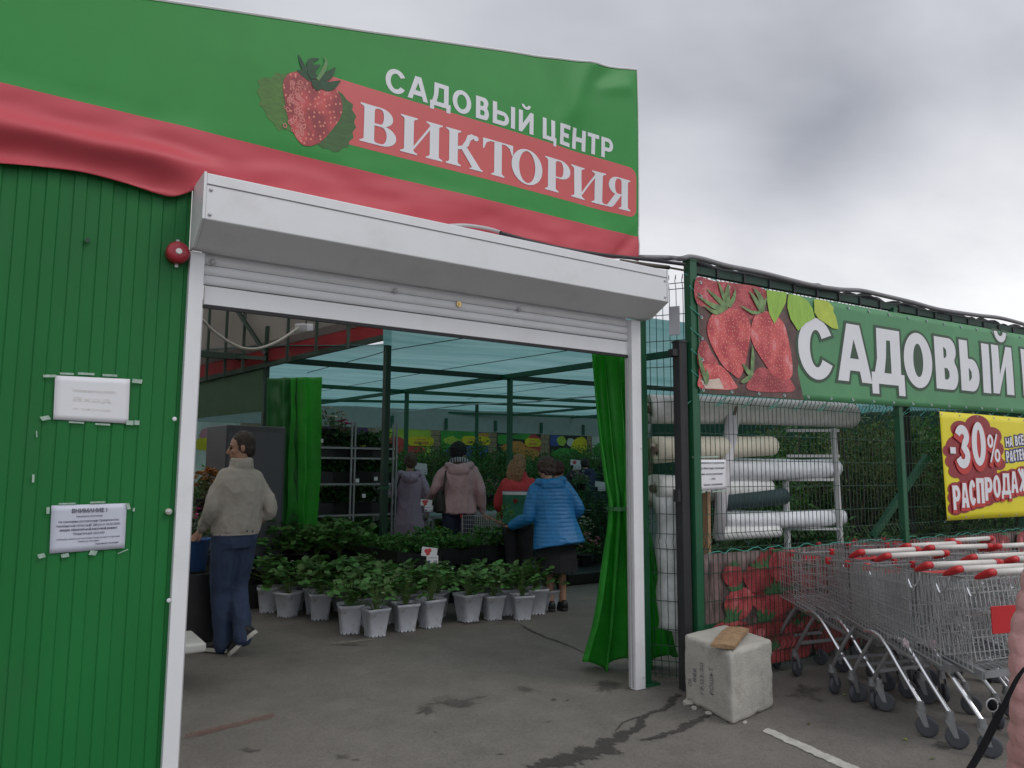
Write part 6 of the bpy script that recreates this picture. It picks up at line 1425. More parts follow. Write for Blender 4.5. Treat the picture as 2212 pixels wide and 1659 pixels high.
def leg(sx_):
    b = MB(); b.tube(curve([(sx_*.235, .50, .505), (sx_*.25, .40, .515), (sx_*.262, .30, .47), (sx_*.275, .16, .33), (sx_*.287, .02, .19)], 6), .0135, 8); return b
def caster(parent, x, y, rot):
    M = Matrix.Rotation(rot, 3, 'Z'); b = MB()
    b.tube([(x, y, .20), (x, y, .165)], .02, 10); b.tube([(x, y, .168), (x, y, .152)], .026, 12)
    off = M @ Vector((0, -.03, 0))
    for s_ in (-1, 1):
        q = M @ Vector((s_*.021, 0, 0)); a = Vector((x, y, .152))+q; c = Vector((x, y, .062))+off+q
        b.add([a+M @ Vector((0, .024, 0)), a-M @ Vector((0, .024, 0)), c-M @ Vector((0, .012, 0)), c+M @ Vector((0, .012, 0))], [(0, 1, 2, 3)])
    fk = part('caster', b, dull, parent, solid=.004)
    b = MB(); c = Vector((x, y, .062))+off; ax = M @ Vector((1, 0, 0)); u_ = M @ Vector((0, 1, 0)); rg = []
    for w_, r in ((-.015, .045), (-.014, .056), (-.008, .061), (.008, .061), (.014, .056), (.015, .045)): rg.append([c+ax*w_+(u_*math.cos(R(18*k))+Vector((0, 0, 1))*math.sin(R(18*k)))*r for k in range(20)])
    b.rings(rg); part('wheel', b, wheel_m, fk, smooth=True)
def make_trolley(label):
    t = thing('shopping_trolley', label, 'shopping trolley', (0, 0, 0), 0, 'nested shopping trolleys by the fence')
    part('basket', basket(), chrome, t); part('frame', frame_(), dull, t)
    part('leg', leg(-1), chrome_l, t); part('leg', leg(1), chrome_l, t)
    b = MB(); b.tube([(-.258, -.075, 1.0), (.258, -.075, 1.0)], .0185, 12); part('handle', b, twhite, t, smooth=True)
    for sx_ in (-1, 1):
        b = MB(); rg = []
        for yy_, zz_, r in ((-.10, 1.0, .010), (-.093, 1.0, .02), (-.08, 1.0, .024), (-.055, .99, .025), (-.025, .976, .021), (.005, .963, .014), (.02, .957, .006)): rg.append([Vector((sx_*.275+.024*math.cos(R(40*k))*min(1, r/.02), yy_, zz_+r*math.sin(R(40*k)))) for k in range(9)])
        b.rings(rg); b.tube([(sx_*.245, -.075, 1.0), (sx_*.262, -.075, 1.0)], .022, 12); part('handle_bracket', b, tred, t, smooth=True)
        b = MB(); b.tube(curve([(sx_*.275, -.02, .96), (sx_*.28, -.01, .9), (sx_*.28, .04, .85), (sx_*.28, .07, .9)], 4), .006, 6); part('hook', b, chrome_l, t)
        b = MB(); b.box((sx_*half(.86)*1.0, .868, .915), (.035, .03, .048)); part('corner_bumper', b, tred, t, mods=bevel(.006))
    b = MB(); b.grid(lambda a, c: Vector(((a-.5)*.40, .02+.16*c, .935+.012*math.sin(c*3)-.02*c)), 6, 4); part('child_seat_flap', b, tred, t, solid=.004)
    b = MB(); b.box((0, .868, .88), (.16, .008, .04)); part('front_badge', b, tred, t)
    for x, y, rot in ((-.287, .02, .7), (.287, .02, -.5), (-.215, .86, 1.9), (.215, .86, .4)): caster(t, x, y, rot)
    return t
tr0 = make_trolley('x'); trn = 0
def trolley(a, b_, label, yaw=None, tw=0.):
    """a, b_: handle ends on the ground plan"""
    global trn
    a, b_ = Vector((a[0], a[1], 0)), Vector((b_[0], b_[1], 0)); d = (b_-a); hd = math.atan2(d.y, d.x)+tw; M = Matrix.Rotation(hd, 3, 'Z')
    c = (a+d.normalized()*.28)-M @ Vector((0, -.075, 0)); c.z = .001
    trn += 1
    if trn == 1: o = tr0; o.location = c; o.rotation_euler = (0, 0, hd); o['label'] = label; return o
    return dup(tr0, c, hd, label)
flaps = []
HND = [(((1861, 1194), (1998, 1185)), 'leftmost shopping trolley of the near row, its nose against the low strawberry banner'), (((1918, 1202), (2051, 1193)), 'second trolley of the near row, next to the leftmost one'),
       (((2007, 1222), (2153, 1214)), 'middle trolley of the near row with a raised red seat flap'), (((2072, 1231), (2250, 1220)), 'fourth trolley of the near row, in front of the last one'), (((2144, 1238), (2300, 1226)), 'last trolley of the near row, nearest the person in the pink jacket'),
       (((1962, 1180), (2091, 1172)), 'farthest trolley of the second row, behind the leftmost near one'), (((2012, 1184), (2137, 1179)), 'second trolley of the second row'), (((2104, 1205), (2230, 1196)), 'third trolley of the second row with a gap before it'), (((2194, 1209), (2330, 1200)), 'last trolley of the second row at the right edge'),
       (((2059, 1169), (2162, 1160)), 'farthest trolley of the back row below the yellow sign'), (((2159, 1181), (2280, 1172)), 'nearer trolley of the back row at the right edge')]
for (a, b_), lab in HND:
    p, q = G(*a, 1.0), G(*b_, 1.0); o = trolley(p, q, lab, tw=R(-4)); flaps.append(o)
for i, o in enumerate(flaps[1:], 1):
    if i not in (2, 7):
        for ch in list(o.children):
            if ch.name.startswith('child_seat_flap'): bpy.data.objects.remove(ch)
# red advertising plate on the last near trolley and scraps caught in the wires
p = (G(2144, 1238, 1.)); rp = [DD(2137, 1318, 4.0), DD(2212, 1310, 4.05), DD(2212, 1360, 4.05), DD(2126, 1360, 4.0)]
b = MB()
pq = [G(2140, 1312, .80), G(2230, 1306, .80)]
b.box(((pq[0]+pq[1])/2+Vector((0, 0, -.07))), ((pq[1]-pq[0]).length, .006, .15), Matrix.Rotation(math.atan2((pq[1]-pq[0]).y, (pq[1]-pq[0]).x), 3, 'Z')); solo('red_seat_plate', b, tred, 'red plastic plate hanging in the last near trolley', 'plate', mods=bevel(.002))
for u, v, dz in ((1955, 1388, 0), (2015, 1392, 0)):
    b = MB(); c = DD(u, v, 4.45)
    for i in range(5): b.ball(c+rv()*.016, (.018, .008, .022), 7, 5, Matrix.Rotation(i*1.3, 3, 'Y'))
    b.v = [tuple(Vector(v)+Vector((.008, .008, .008))*mn.noise(Vector(v)*70)) for v in b.v]
    solo('paper_scrap', b, mat('scrap_pink', (.40, .33, .34), rough=.8), 'crumpled pale scrap caught under the trolley baskets, '+('left' if u < 1980 else 'right')+' one of two', 'litter')
for i, (u, v) in enumerate([(2010, 1640), (1960, 1600), (2060, 1560), (1830, 1500), (1745, 1560)]):
    b = MB(); c = G(u, v, .006); leaf(b, c, Vector((math.cos(i), math.sin(i), 0.02)), Vector((0, 0, 1)), .045, .02); solo('fallen_leaf', b, lm['lime' if i % 2 else 'olive'], 'small fallen leaf on the asphalt near the trolleys', 'leaf', group='fallen leaves')
b = MB(); c = G(1520, 1299, .006)+Vector((0, 0, 0)); c = G(1175+35, 1283, .006); leaf(b, c, Vector((1, .3, .02)), Vector((0, 0, 1)), .13, .05); 
solo('fallen_leaf', b, lm['mid'], 'single green leaf lying on the floor inside the entrance', 'leaf')
# ------------------------------------------------------------------ people
skin_m = mat('skin', (.42, .23, .16), rough=.55, var=.08, scale=12); eye_m = mat('eye', (.03, .025, .02), rough=.3); 
def remesh(mb, vox, name, it=3, disp=None, smooth_f=.5):
    me = mb.mesh('raw'); o = bpy.data.objects.new('raw', me); COL.objects.link(o)
    r = o.modifiers.new('r', 'REMESH'); r.mode = 'VOXEL'; r.voxel_size = vox; r.use_smooth_shade = True
    s = o.modifiers.new('s', 'SMOOTH'); s.iterations = it; s.factor = smooth_f
    dg = bpy.context.evaluated_depsgraph_get(); dg.update(); out = bpy.data.meshes.new_from_object(o.evaluated_get(dg)); out.name = name
    bpy.data.objects.remove(o); bpy.data.meshes.remove(me)
    if disp:
        ns = [v.normal.copy() for v in out.vertices]
        for v, n in zip(out.vertices, ns): v.co += n*disp(v.co, n)
    out.shade_smooth(); return out
def limb(mb, pts, rad, n=12, k=5):
    P = curve(pts, k); m_ = len(rad)-1; rs = []
    for i in range(len(P)):
        f = i/(len(P)-1)*m_; j = min(int(f), m_-1); rs.append(rad[j]*(1-f+j)+rad[j+1]*(f-j))
    mb.tube(P, rs, n); mb.ball(P[0], rs[0]*.98, 10, 7); mb.ball(P[-1], rs[-1]*.98, 10, 7)
def ell(c, w, d, n=24, tilt=None):
    o = [Vector((w*math.cos(2*math.pi*k/n)*(1 if abs(math.cos(2*math.pi*k/n)) < .99 else 1), d*math.sin(2*math.pi*k/n), 0)) for k in range(n)]
    if tilt: o = [tilt @ q for q in o]
    return [q+Vector(c) for q in o]
def hand(mb, wrist, dirv, palm_n, s=1., curl=.5, thumb_side=1):
    """palm, four unequal bent fingers and a thumb from the side of the palm"""
    w = Vector(wrist); d = Vector(dirv).normalized(); nrm = Vector(palm_n); nrm = (nrm-d*nrm.dot(d)).normalized(); sd_ = d.cross(nrm)
    c = w+d*.045*s; M = Matrix((sd_, d, nrm)).transposed(); mb.ball(c, (.042*s, .052*s, .017*s), 12, 8, M)
    for i, (off, ln) in enumerate(((-.030, .068), (-.010, .078), (.010, .073), (.028, .058))):
        p = w+d*.085*s+sd_*off*s; P = [p-d*.03*s]; dirc = d.copy()
        for seg in (.45, .32, .23):
            dirc = (Matrix.Rotation(-curl*(.5+.25*seg), 3, sd_) @ dirc).normalized(); P.append(P[-1]+dirc*(ln*seg+(.03 if seg == .45 else 0))*s)
        mb.tube(P, [.0098*s, .0095*s, .0085*s, .0065*s], 8); mb.ball(P[-1], .0066*s, 8, 6)
    p = w+d*.025*s+sd_*thumb_side*.034*s; t2 = p+(sd_*thumb_side*.75+d*.65-nrm*.25).normalized()*.036*s; t3 = t2+(d*.9+sd_*thumb_side*.25-nrm*.35).normalized()*.03*s
    mb.tube([p, t2, t3], [.0125*s, .011*s, .008*s], 8); mb.ball(t3, .0082*s, 8, 6)
def head_shapes(mb, c, fwd, up, s=1.):
    """skull, jaw, brow, nose, lips, chin and ears in the head's own frame"""
    f = Vector(fwd).normalized(); u = Vector(up); u = (u-f*u.dot(f)).normalized(); r = f.cross(u); M = Matrix((r, f, u)).transposed(); C_ = Vector(c)
    def q(x, y, z): return C_+M @ (Vector((x, y, z))*s)
    mb.ball(q(0, -.008, .022), tuple(k*s for k in (.074, .092, .092)), 18, 12, M); mb.ball(q(0, .028, -.045), tuple(k*s for k in (.056, .060, .072)), 14, 10, M)
    mb.ball(q(0, .066, -.098), tuple(k*s for k in (.026, .022, .020)), 10, 7, M); mb.ball(q(0, .074, .018), tuple(k*s for k in (.05, .018, .014)), 12, 7, M)
    mb.tube([q(0, .085, .008), q(0, .100, -.018), q(0, .112, -.036)], [.010*s, .013*s, .015*s], 8); mb.ball(q(0, .108, -.037), tuple(k*s for k in (.018, .015, .012)), 10, 7, M)
    for z, rr in ((-.062, .0095), (-.075, .010)): mb.ball(q(0, .083, z), (.026*s, .011*s, rr*s), 10, 6, M)
    for sx_ in (-1, 1):
        mb.ball(q(sx_*.078, -.012, -.012), (.011*s, .022*s, .034*s), 8, 7, M); mb.ball(q(sx_*.038, .062, -.028), (.026*s, .022*s, .022*s), 8, 6, M)
    return q, M
def eyes(t, q, s, m_=None):
    for sx_ in (-1, 1):
        b = MB(); b.ball(q(sx_*.032, .078, .0), .0115*s, 10, 7); part('eye', b, eye_m, t)
        b = MB(); P = [q(sx_*(.014+.011*i), .088-.004*i, .021+.003*math.sin(i)) for i in range(4)]; b.tube(P, .0045*s, 5); part('eyebrow', b, m_ or eye_m, t)
def hair_cap(q, M, s, kind='short', seed=0, vox=.008):
    b = MB(); k_ = dict(short=(.080, .094, .098), full=(.094, .104, .104), puffy=(.104, .112, .108))[kind if kind in ('short', 'full', 'puffy') else 'short']
    b.ball(q(0, -.022, .036), tuple(x*s for x in k_), 18, 12, M); b.ball(q(0, -.05, -.02), tuple(x*s for x in (k_[0]*.92, .062, .075)), 14, 10, M)
    for sx_ in (-1, 1): b.ball(q(sx_*.062, -.02, -.005), tuple(x*s for x in (.024 if kind == 'short' else .036, .045, .05)), 10, 8, M)
    if kind == 'long':
        for i in range(7):
            x = -.07+.0233*i; b.tube([q(x, -.055-.02*math.cos(x*20), .03), q(x*1.15, -.10, -.06), q(x*1.25, -.10, -.16), q(x*1.2, -.085, -.24)], [.03*s, .032*s, .028*s, .012*s], 8)
    amp = {'short': .004, 'full': .008, 'puffy': .014, 'long': .006}[kind]
    return remesh(b, vox*s, 'hair', 2, lambda p, n: amp*mn.noise(p*38+Vector((seed, 0, 0)))+amp*.8*mn.noise(p*90))
def folds(amp, sc=7., seed=0., hz=.35):
    def f(p, n):
        v = Vector((p.x*sc, p.y*sc, p.z*sc*hz))+Vector((seed, seed, 0)); w_ = Vector((p.x*sc*.8+p.z*sc*.5, p.y*sc, p.z*sc*1.3+seed))
        a = 1-abs(mn.noise(v)); b_ = mn.noise(w_); c_ = 1-abs(mn.noise(w_*1.9+Vector((3, 1, seed)))); return amp*(a**4*1.2-.45)+amp*.35*b_+amp*.32*(c_**6-.25)
    return f
def build_person(label, loc, rz, H, cfg):
    """figure facing +Y in its own frame; cfg gives joints, garments and colours"""
    t = thing('person', label, 'person', (loc[0], loc[1], 0), rz, cfg.get('group')); S_ = H/1.7; lean = cfg.get('lean', 0.); vox = cfg.get('vox', .012)
    hipz = .90*S_; hip = Vector((0, 0, hipz)); TL = Matrix.Rotation(-lean, 3, 'X') @ Matrix.Rotation(cfg.get('side', 0.), 3, 'Y')
    def tp(x, y, z): return hip+TL @ Vector((x*S_, y*S_, (z-.90)*S_))          # point of the torso, z in metres for a 1.7 m body
    neck = tp(0, -.005, 1.42); hd = tp(0, cfg.get('headfwd', .02), 1.585); hf = Matrix.Rotation(cfg.get('turn', 0.), 3, 'Z') @ Vector((0, 1, cfg.get('nod', -.05)))
    W_ = cfg.get('build', 1.)
    body = MB(); q, HM = head_shapes(body, hd, hf, (0, 0, 1), S_*.98)
    limb(body, [tp(0, -.01, 1.36), tp(0, -.005, 1.45), hd-Vector((0, .01, .04))*S_], [.07*S_, .054*S_, .055*S_])
    body.rings([ell(tp(0, 0, z), w_*S_*W_*.88, d_*S_*W_*.85, 20, TL) for z, w_, d_ in ((.86, .15, .10), (1.0, .14, .09), (1.15, .15, .10), (1.3, .17, .10), (1.38, .11, .07))])
    kn = cfg.get('legs'); feet = []
    trs = MB()
    for sx_, (k_, a_) in zip((-1, 1), kn):
        h_ = hip+Vector((sx_*.085*S_*W_, 0, -.02)); k_ = Vector(k_)*S_; a_ = Vector(a_)*S_
        limb(body, [h_, k_, a_], [.07*S_, .05*S_, .035*S_]); lw = cfg.get('legw', 1.)
        limb(trs, [h_+Vector((0, 0, .04)), h_.lerp(k_, .45), k_, k_.lerp(a_, .5), a_+Vector((0, 0, -.035*S_))], [.098*S_*W_*lw, .092*S_*W_*lw, .073*S_*lw, .068*S_*lw, .066*S_*lw], 14)
        feet.append(a_)
    arms = cfg['arms']; sh = [tp(sx_*cfg.get('shw', .172)*W_, -.005, 1.35) for sx_ in (-1, 1)]; jk = MB(); wr = []
    for sx_, s_, (e_, w_) in zip((-1, 1), sh, arms):
        e_, w_ = tp(*e_), tp(*w_); limb(body, [s_.lerp(tp(0, 0, 1.3), .18), e_, w_], [.030*S_, .028*S_, .024*S_]); aw = cfg.get('armw', 1.)
        if cfg.get('hands', True): hand(body, w_+(w_-e_).normalized()*.012, (w_-e_), cfg.get('palm', ((1, 0, 0), (-1, 0, 0)))[0 if sx_ < 0 else 1], S_*.95, cfg.get('curl', .55), 1 if sx_ < 0 else -1)
        limb(jk, [s_+Vector((-sx_*.03, 0, .0))*S_, s_.lerp(e_, .5), e_, e_.lerp(w_, .5), w_], [.078*S_*aw, .07*S_*aw, .064*S_*aw, .057*S_*aw, .047*S_*aw], 14); wr.append((e_, w_))
    bmesh_ = remesh(body, cfg.get('bvox', .009)*S_, 'body', 2); part('body', bmesh_, skin_m, t)
    hcol = cfg['hair']; hm = mat('hair_'+cfg['hairname'], hcol, rough=.6, var=.45, scale=40, bump=.6, bscale=120)
    part('hair', hair_cap(q, HM, S_*.98, cfg.get('hairkind', 'short'), H*10), hm, t); eyes(t, q, S_*.98, hm)
    # trousers or skirt
    trs.rings([ell(tp(0, 0, z), w_*S_*W_, d_*S_*W_, 22, TL) for z, w_, d_ in ((.80, .165, .115), (.88, .172, .125), (.97, .165, .115), (1.03, .150, .105))])
    if cfg.get('skirt'):
        z0 = cfg['skirt']; trs = MB(); trs.rings([ell((0, cfg.get('skirty', 0)*(1-f), z0*S_*(1-f)+hipz*f), (.215-.03*f)*S_*W_, (.165-.035*f)*S_*W_, 26) for f in (0, .25, .5, .75, 1)])
    part('trousers' if not cfg.get('skirt') else 'skirt', remesh(trs, vox, 'trousers', 3, folds(.008, 9, H)), cfg['pants'], t)
    for i, a_ in enumerate(feet):
        fd = cfg.get('feet', ((0, 0), (0, 0)))[i]; rot = Matrix.Rotation(fd[0], 3, 'Z') @ Matrix.Rotation(fd[1], 3, 'X'); b = MB(); hgt = a_.z
        def fq(x, y, z): return a_+rot @ (Vector((x, y, z-.075))*S_)
        b.rings([[fq(x*w_, y, z) for x, z in ((-1, .03), (-.9, .03+hh*.6), (-.5, .03+hh), (.5, .03+hh), (.9, .03+hh*.6), (1, .03))] for y, w_, hh in ((-.075, .03, .05), (-.06, .036, .075), (0, .038, .08), (.06, .041, .052), (.12, .046, .035), (.165, .038, .025), (.185, .02, .012))])
        sh_ = part('shoe', b, cfg['shoes'], t, smooth=True); b = MB(); prof = [(-.08, .028), (-.05, .037), (.02, .038), (.10, .047), (.15, .045), (.185, .026)]
        out_ = [(w_, y) for y, w_ in prof]+[(-w_, y) for y, w_ in reversed(prof)]
        b.rings([[fq(x, y, z) for x, y in out_] for z in (.001, .03)]); part('sole', b, cfg['sole'], sh_)
    # jacket
    hem = cfg['hem']; prof = cfg['jacket_profile']
    jk.rings([ell(tp(0, oy, z), w_*S_*W_, d_*S_*W_, 28, TL) for z, w_, d_, oy in prof])
    if cfg.get('hood'):
        for i in range(9):
            a = math.pi*(i/8); jk.ball(tp(.125*math.cos(a)*W_, -.055-.055*math.sin(a), 1.425-.02*math.sin(a)), (.05*S_, .045*S_, .045*S_), 10, 7)
        jk.ball(tp(0, -.125, 1.36), (.12*S_*W_, .045*S_, .075*S_), 14, 9)
    if cfg.get('collar'):
        for z_, r_ in ((1.425, .024), (1.45, .020), (1.475, .016)): jk.tube([tp(.074*math.cos(R(a)), -.006+.070*math.sin(R(a)), z_-.012*math.sin(R(a))) for a in range(0, 361, 20)], r_*S_, 8)
    dsp = cfg.get('jdisp') or folds(cfg.get('fold', .011), 8, H*3)
    j = part('jacket', remesh(jk, vox, 'jacket', 3, dsp), cfg['jacket'], t)
    return t, tp, q, wr, S_, j
def cloth(nm, col, **kw):
    a = dict(rough=.8, var=.10, scale=9, bump=.25, bscale=220); a.update(kw); return mat('cloth_'+nm, col, **a)
black_shoe = mat('black_shoe', (.02, .02, .022), rough=.5); white_sole = mat('white_sole', (.55, .53, .48), rough=.7); dark_sole = mat('dark_sole', (.03, .03, .03), rough=.8)
jeans = cloth('jeans', (.030, .050, .105), var=.35, scale=5); dkj = cloth('dark_jeans', (.02, .028, .05), var=.3); blk = cloth('black', (.012, .012, .014))
STAND = (((-.09, .02, .48), (-.10, -.01, .085)), ((.09, .03, .48), (.10, .0, .085)))
std_j = lambda hem, w=1., fl=1.: [(hem, .205*w*fl, .150*w*fl, 0), ((hem+1.05)/2, .19*w, .138*w, 0), (1.05, .175*w, .128*w, 0), (1.2, .192*w, .138*w, -.005), (1.32, .198*w, .128*w, -.01), (1.385, .15*w, .095*w, -.008), (1.44, .08, .078, -.002)]
# 1. man in beige jacket, walking away to the left with the head in profile
p = G(497, 1412); face = math.atan2(p.y, p.x)-math.pi/2     # heading straight away from the viewer
man, tpm, qm, wr, sc, jk_ = build_person('man in beige jacket and blue jeans just inside the entrance, head turned left', p, face+R(24), 1.86, dict(
    arms=(((-.225, -.04, 1.10), (-.205, .16, .94)), ((.235, -.09, 1.10), (.17, .10, .95))), legs=(((-.06, .08, .48), (-.03, .06, .085)), ((.07, .08, .50), (.04, -.12, .17))), feet=((R(28), 0), (R(40), R(-42))),
    legw=1.08, hair=(.035, .024, .018), hairname='dark_brown', turn=R(66), nod=-.12, pants=jeans, shoes=black_shoe, sole=white_sole, hem=.93, jacket=cloth('beige', (.40, .37, .325), var=.08), collar=True, fold=.012, build=.95, armw=.78, shw=.158, vox=.010,
    jacket_profile=[(.915, .192, .14, 0), (.95, .196, .145, 0), (1.0, .200, .15, -.002), (1.12, .196, .146, -.008), (1.25, .194, .140, -.012), (1.34, .178, .118, -.012), (1.395, .14, .09, -.008), (1.45, .078, .075, -.002)], side=R(2)))
b = MB(); b.rings([ell(tpm(0, 0, z), .182*sc*.99, .133*sc*.99, 28) for z in (.905, .955)], cap=False); part('waistband', b, MATS['cloth_beige'], man)
b = MB()
for x in (.03, .075): c = tpm(x, -.136, .935); b.ball(c, (.008, .004, .008), 8, 6)
part('button', b, mat('dark_button', (.04, .04, .045)), man)
# 2. woman in lilac coat
p = W(884, 1100, 10.3); face = math.atan2(p.y, p.x)-math.pi/2
lil = cloth('lilac', (.44, .32, .42), var=.08)
wl_, tpl, ql, wr2, sc2, _ = build_person('woman in long lilac hooded coat seen from behind beside the plant trolley', p, face, 1.78, dict(
    arms=(((-.25, -.02, 1.10), (-.25, .10, .90)), ((.25, -.01, 1.10), (.25, .05, .86))), legs=STAND, hair=(.10, .06, .035), hairname='light_brown', hairkind='full', turn=R(15), pants=dkj, shoes=black_shoe, sole=dark_sole, hem=.55, jacket=lil, hood=True, build=.98, fold=.014,
    jacket_profile=[(.52, .23, .19, 0), (.72, .215, .17, 0), (.92, .19, .145, 0), (1.05, .172, .128, 0), (1.2, .19, .135, -.005), (1.32, .196, .125, -.01), (1.385, .15, .095, -.008), (1.44, .09, .085, -.002)]))
b = MB(); b.tube(curve([tpl(-.13, -.12, 1.38), tpl(-.19, -.15, 1.2), tpl(-.24, -.1, 1.02)], 5), .012, 6); b.tube(curve([tpl(-.26, -.04, .99), tpl(-.27, -.04, .80)], 4), [.05]*4+[.07], 10); solo('shoulder_bag', b, blk, 'black bag on a strap worn by the woman in the lilac coat', 'bag', loc=wl_.location, rz=wl_.rotation_euler.z, smooth=True)
b = MB(); c = tpl(.25, .06, .76)
for i in range(14): leaf(b, c+rv()*.04, rv(), rv(), .12, .08)
solo('plastic_bag', b, mat('thin_plastic_bag', (.5, .47, .5), rough=.35, trans=.3), 'pale plastic bag held by the woman in the lilac coat', 'bag', loc=wl_.location, rz=wl_.rotation_euler.z)
# 3. woman in pink jacket
p = W(990, 1100, 9.3); face = math.atan2(p.y, p.x)-math.pi/2
pk_ = cloth('dusty_pink', (.58, .35, .37), var=.07)
wp_, tpp, qp, wr3, sc3, _ = build_person('woman in dusty pink jacket with striped scarf seen from behind the crates', p, face, 1.92, dict(
    arms=(((-.30, .0, 1.12), (-.36, .16, 1.02)), ((.27, -.01, 1.10), (.30, .08, .86))), legs=STAND, hair=(.012, .010, .010), hairname='black', hairkind='puffy', turn=R(-35), nod=-.2, pants=cloth('navy', (.022, .028, .06)), shoes=black_shoe, sole=dark_sole, hem=.86, jacket=pk_, hood=True, build=1.12, fold=.014,
    jacket_profile=[(.83, .205, .155, 0), (.93, .20, .15, 0), (1.05, .18, .135, 0), (1.2, .192, .14, -.005), (1.32, .196, .128, -.01), (1.385, .15, .095, -.008), (1.44, .085, .08, -.002)], curl=.9))
b = MB()
for i in range(2): b.tube([tpp(.10*math.cos(R(a)), -.005+.09*math.sin(R(a)), 1.455+.02*i-.03*math.sin(R(a*1.0))) for a in range(0, 361, 20)], .028, 9)
m = cloth('striped_scarf', (.4, .4, .42)); t = m.node_tree; wv = nd(t, 'ShaderNodeTexWave'); wv.inputs['Scale'].default_value = 9; wv.inputs['Distortion'].default_value = 2; c = nd(t, 'ShaderNodeTexCoord'); t.links.new(c.outputs['Object'], wv.inputs[0])
k = nd(t, 'ShaderNodeMix', data_type='RGBA'); st_ = fmath('GREATER_THAN', wv.outputs[1], .5, tree=t); t.links.new(st_, k.inputs[0]); k.inputs[6].default_value = (.03, .04, .08, 1); k.inputs[7].default_value = (.5, .5, .5, 1); t.links.new(k.outputs[2], t.nodes['Principled BSDF'].inputs['Base Color'])
part('scarf', b, m, wp_, smooth=True)
b = MB(); b.tube(curve([tpp(-.15, -.02, 1.40), tpp(-.17, -.16, 1.25), tpp(-.185, -.16, 1.08)], 5), .017, 7); rg = [ell(tpp(-.215, -.08, z), w_, .075, 16) for z, w_ in ((.84, .07), (.87, .10), (1.0, .075), (1.12, .03))]; b.rings(rg); solo('shoulder_bag', b, cloth('bag_brown', (.03, .026, .024), rough=.5), 'large dark shoulder bag hanging at the back of the woman in pink', 'bag', loc=wp_.location, rz=wp_.rotation_euler.z, smooth=True)
b = MB(); b.rings([ell(tpp(.29, .07, z), .056, .056, 16) for z in (.885, .905)]); part('cuff', b, blk, wp_)
b = MB(); c0_ = tpp(.33, .09, .80)
for i in range(12): b.ball(c0_+Vector((.022*i, .012*math.sin(i), -.010*i)), (.022+.006*math.sin(i*2), .022, .02), 8, 6)
solo('orange_roots', b, mat('root_orange', (.42, .2, .09), rough=.7, var=.3), 'string of orange roots in the hand of the woman in pink', 'roots', loc=wp_.location, rz=wp_.rotation_euler.z, smooth=True)
# 4. shop assistant in red and green vest
p = W(1120, 1100, 7.75); face = math.atan2(p.y, p.x)-math.pi/2
vest = cloth('vest', (.02, .14, .08)); t = vest.node_tree; pr = t.nodes['Principled BSDF']; g_ = nd(t, 'ShaderNodeTexCoord'); sx = nd(t, 'ShaderNodeSeparateXYZ'); t.links.new(g_.outputs['Object'], sx.inputs[0])
src = pr.inputs['Base Color'].links[0].from_socket; prev = src
ax_ = fmath('ABSOLUTE', sx.outputs[0], tree=t); arm = fmath('GREATER_THAN', ax_, .198, tree=t)
for thr, colr in ((1.245, (.55, .56, .58, 1)), (1.285, (.04, .04, .10, 1)), (1.295, (.50, .045, .05, 1))):
    k = nd(t, 'ShaderNodeMix', data_type='RGBA'); f_ = fmath('GREATER_THAN', sx.outputs[2], thr, tree=t); t.links.new(f_, k.inputs[0]); t.links.new(prev, k.inputs[6]); k.inputs[7].default_value = colr; prev = k.outputs[2]
k = nd(t, 'ShaderNodeMix', data_type='RGBA'); t.links.new(arm, k.inputs[0]); t.links.new(prev, k.inputs[6]); k.inputs[7].default_value = (.36, .025, .03, 1); t.links.new(k.outputs[2], pr.inputs['Base Color'])
we_, tpe, qe, wr4, sc4, _ = build_person('shop assistant with long fair hair in red and green vest with a silver stripe', p, face+R(-8), 1.74, dict(
    arms=(((-.25, .02, 1.10), (-.20, .2, .96)), ((.25, .02, 1.10), (.2, .22, .98))), legs=STAND, hair=(.24, .13, .06), hairname='fair', hairkind='long', turn=R(-20), nod=-.25, pants=blk, shoes=black_shoe, sole=dark_sole, hem=.9, jacket=vest, collar=True, build=1.02, fold=.009, lean=R(5),
    jacket_profile=std_j(.86)))
b = MB(); c = tpe(-.02, -.152, 1.13)
for sx_ in (-1, 1): b.ball(c+Vector((sx_*.013, 0, .012)), (.018, .006, .016), 10, 7)
b.ball(c+Vector((0, 0, -.008)), (.02, .006, .02), 10, 7); part('heart_patch', b, MATS['red_fascia'], we_)
# 5. brown haired woman hidden behind the blue jacket
p = W(1196, 1100, 8.1); face = math.atan2(p.y, p.x)-math.pi/2
build_person('woman in brown jacket bending over behind the woman in blue', p, face+R(-20), 1.68, dict(arms=(((-.25, .02, 1.10), (-.2, .2, .96)), ((.25, .02, 1.10), (.2, .22, .98))), legs=STAND, hair=(.07, .022, .018), hairname='auburn', hairkind='full', turn=R(-10), nod=-.35, pants=blk, shoes=black_shoe, sole=dark_sole, hem=.8, jacket=cloth('brown', (.13, .075, .055)), hood=True, build=1.05, lean=R(14), jacket_profile=std_j(.8)))
